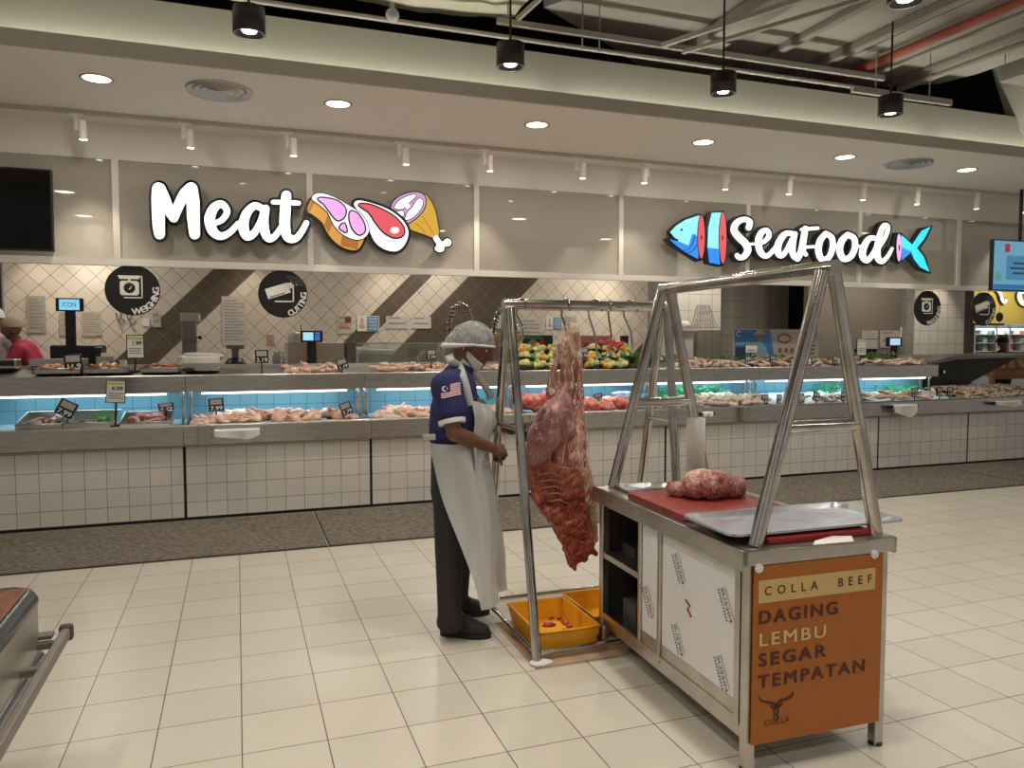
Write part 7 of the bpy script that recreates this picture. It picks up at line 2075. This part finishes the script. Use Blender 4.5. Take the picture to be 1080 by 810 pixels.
# ---- staff behind the counter
def staff(name_label, x, y, face, z0, height, shirt, trousers, hat, skin=SKIN, lean=0.0, arms=None, hat_kind='net', apron=None):
    t = thing('person', name_label, 'person', (x, y, z0))
    f = Vector((math.cos(face), math.sin(face), 0)); r = Vector((f.y, -f.x, 0))
    H = height / 1.7
    def q(a, b, z): return Vector((x, y, z0)) + (f * (a + lean * max(0, z - .9)) + r * b + Vector((0, 0, z))) * H
    hp = q(0, 0, 1.58) + f * lean * .1
    Bc = [(q(0, 0, 1.36), q(.01, 0, 1.47), .052, .052), (q(-.01, 0, 1.60), q(.015, 0, 1.58), .088, .082), (q(.04, 0, 1.55), q(.055, 0, 1.50), .05, .035), (q(.095, 0, 1.57), q(.108, 0, 1.545), .01, .013),
          (q(0, 0, 1.28), q(0, 0, .98), .12, .12), (q(0, .08, .9), q(0, .09, .48), .08, .055), (q(0, .09, .48), q(0, .09, .06), .055, .04), (q(0, -.08, .9), q(0, -.09, .48), .08, .055), (q(0, -.09, .48), q(0, -.09, .06), .055, .04)]
    for s in (1, -1): Bc += [(q(-.01, s*.085, 1.57), q(-.01, s*.087, 1.54), .012, .009)]
    el = []
    for s in (1, -1):
        sh = q(0, s*.17, 1.36); e_ = q(.06, s*.23, 1.10); w_ = q(.30, s*.16, 1.06)
        if arms: e_, w_ = q(*arms[0][:1], s*arms[0][1], arms[0][2]), q(arms[1][0], s*arms[1][1], arms[1][2])
        Bc += [(sh, e_, .045, .036), (e_, w_, .036, .026)] + hand_caps(w_, (w_ - e_), Vector((0, 0, 1)), .5, s, .95)
        el.append((sh, e_))
    caps_obj('body', Bc, skin, t, .008, 3)
    Sc = [(q(0, 0, 1.33), q(0, 0, 1.02), .135, .15), (q(0, .08, 1.3), q(0, .08, 1.0), .095, .10), (q(0, -.08, 1.3), q(0, -.08, 1.0), .095, .10), (q(0, .16, 1.35), q(0, -.16, 1.35), .07, .07)] + [(s_, s_.lerp(e_, .7), .066, .06) for s_, e_ in el]
    caps_obj('shirt', Sc, shirt, t, .014, 4)
    Tc = [(q(0, .07, .95), q(0, -.07, .95), .13, .13), (q(0, .08, .9), q(0, .09, .1), .095, .065), (q(0, -.08, .9), q(0, -.09, .1), .095, .065)]
    caps_obj('trousers', Tc, trousers, t, .016, 3)
    for s in (1, -1):
        MB().capsule(q(-.04, s*.09, .045), q(.14, s*.095, .035), .045, .04).build('shoe', SHOE, t)
    bm = bmesh.new(); bmesh.ops.create_uvsphere(bm, u_segments=24, v_segments=16, radius=1)
    bmesh.ops.delete(bm, geom=[v for v in bm.verts if v.co.z < -.15], context='VERTS')
    c = q(-.02, 0, 1.605)
    zz = .13 if hat_kind == 'tall' else .112
    for v in bm.verts: v.co = c + f * v.co.x * .118 + r * v.co.y * .105 + Vector((0, 0, v.co.z * zz))
    mb = MB(); mb.bm(bm); mb.build('hair_net' if hat_kind == 'net' else 'cap', hat, t)
    if apron:
        vs = []; nu = 16
        for j in range(9):
            for i in range(nu + 1):
                ph = math.radians(-85 + 170 * i / nu)
                vs.append(q(.005 + .175 * math.cos(ph), .20 * math.sin(ph), 1.25 - .75 * j / 8))
        MB().add(vs, [(j*(nu+1)+i, j*(nu+1)+i+1, (j+1)*(nu+1)+i+1, (j+1)*(nu+1)+i) for j in range(8) for i in range(nu)], 0, True).build('apron', apron, t)
    return t
PINKS = M('magenta_shirt', (.42, .025, .075), .8)
PALEAP = M('pale_lilac_apron', (.40, .31, .32), .6)
NETB = M('beige_hair_net', (.36, .28, .20), .8, alpha=.9)
q = at(24, 384, 9.2)
staff('worker in magenta shirt and beige hair net behind the counter at left', at(46, 384, 9.0).x, 9.0, math.radians(185), .2, 1.57, PINKS, TRS, NETB, M('tan_skin', (.24, .11, .07), .5), lean=.42, arms=((.26, .22, 1.12), (.50, .15, 1.08)))
q = at(-3, 384, 8.75)
staff('person in white cap cut off by the left edge behind the counter', at(-4, 384, 9.5).x, 9.5, math.radians(60), .2, 1.68, M('pale_uniform', (.45, .36, .36), .8), TRS, M('white_cap', (.66, .68, .70), .7), M('tan_skin', (.24, .11, .07), .5), hat_kind='tall', apron=PALEAP)
q = at(1057, 380, 10.4)
staff('person in dark maroon top standing by the far glass fridge', q.x, 10.4, math.radians(250), 0, 1.60, M('maroon_top', (.10, .02, .045), .8), TRS, HAIR, M('tan_skin', (.24, .11, .07), .5), hat_kind='hair')
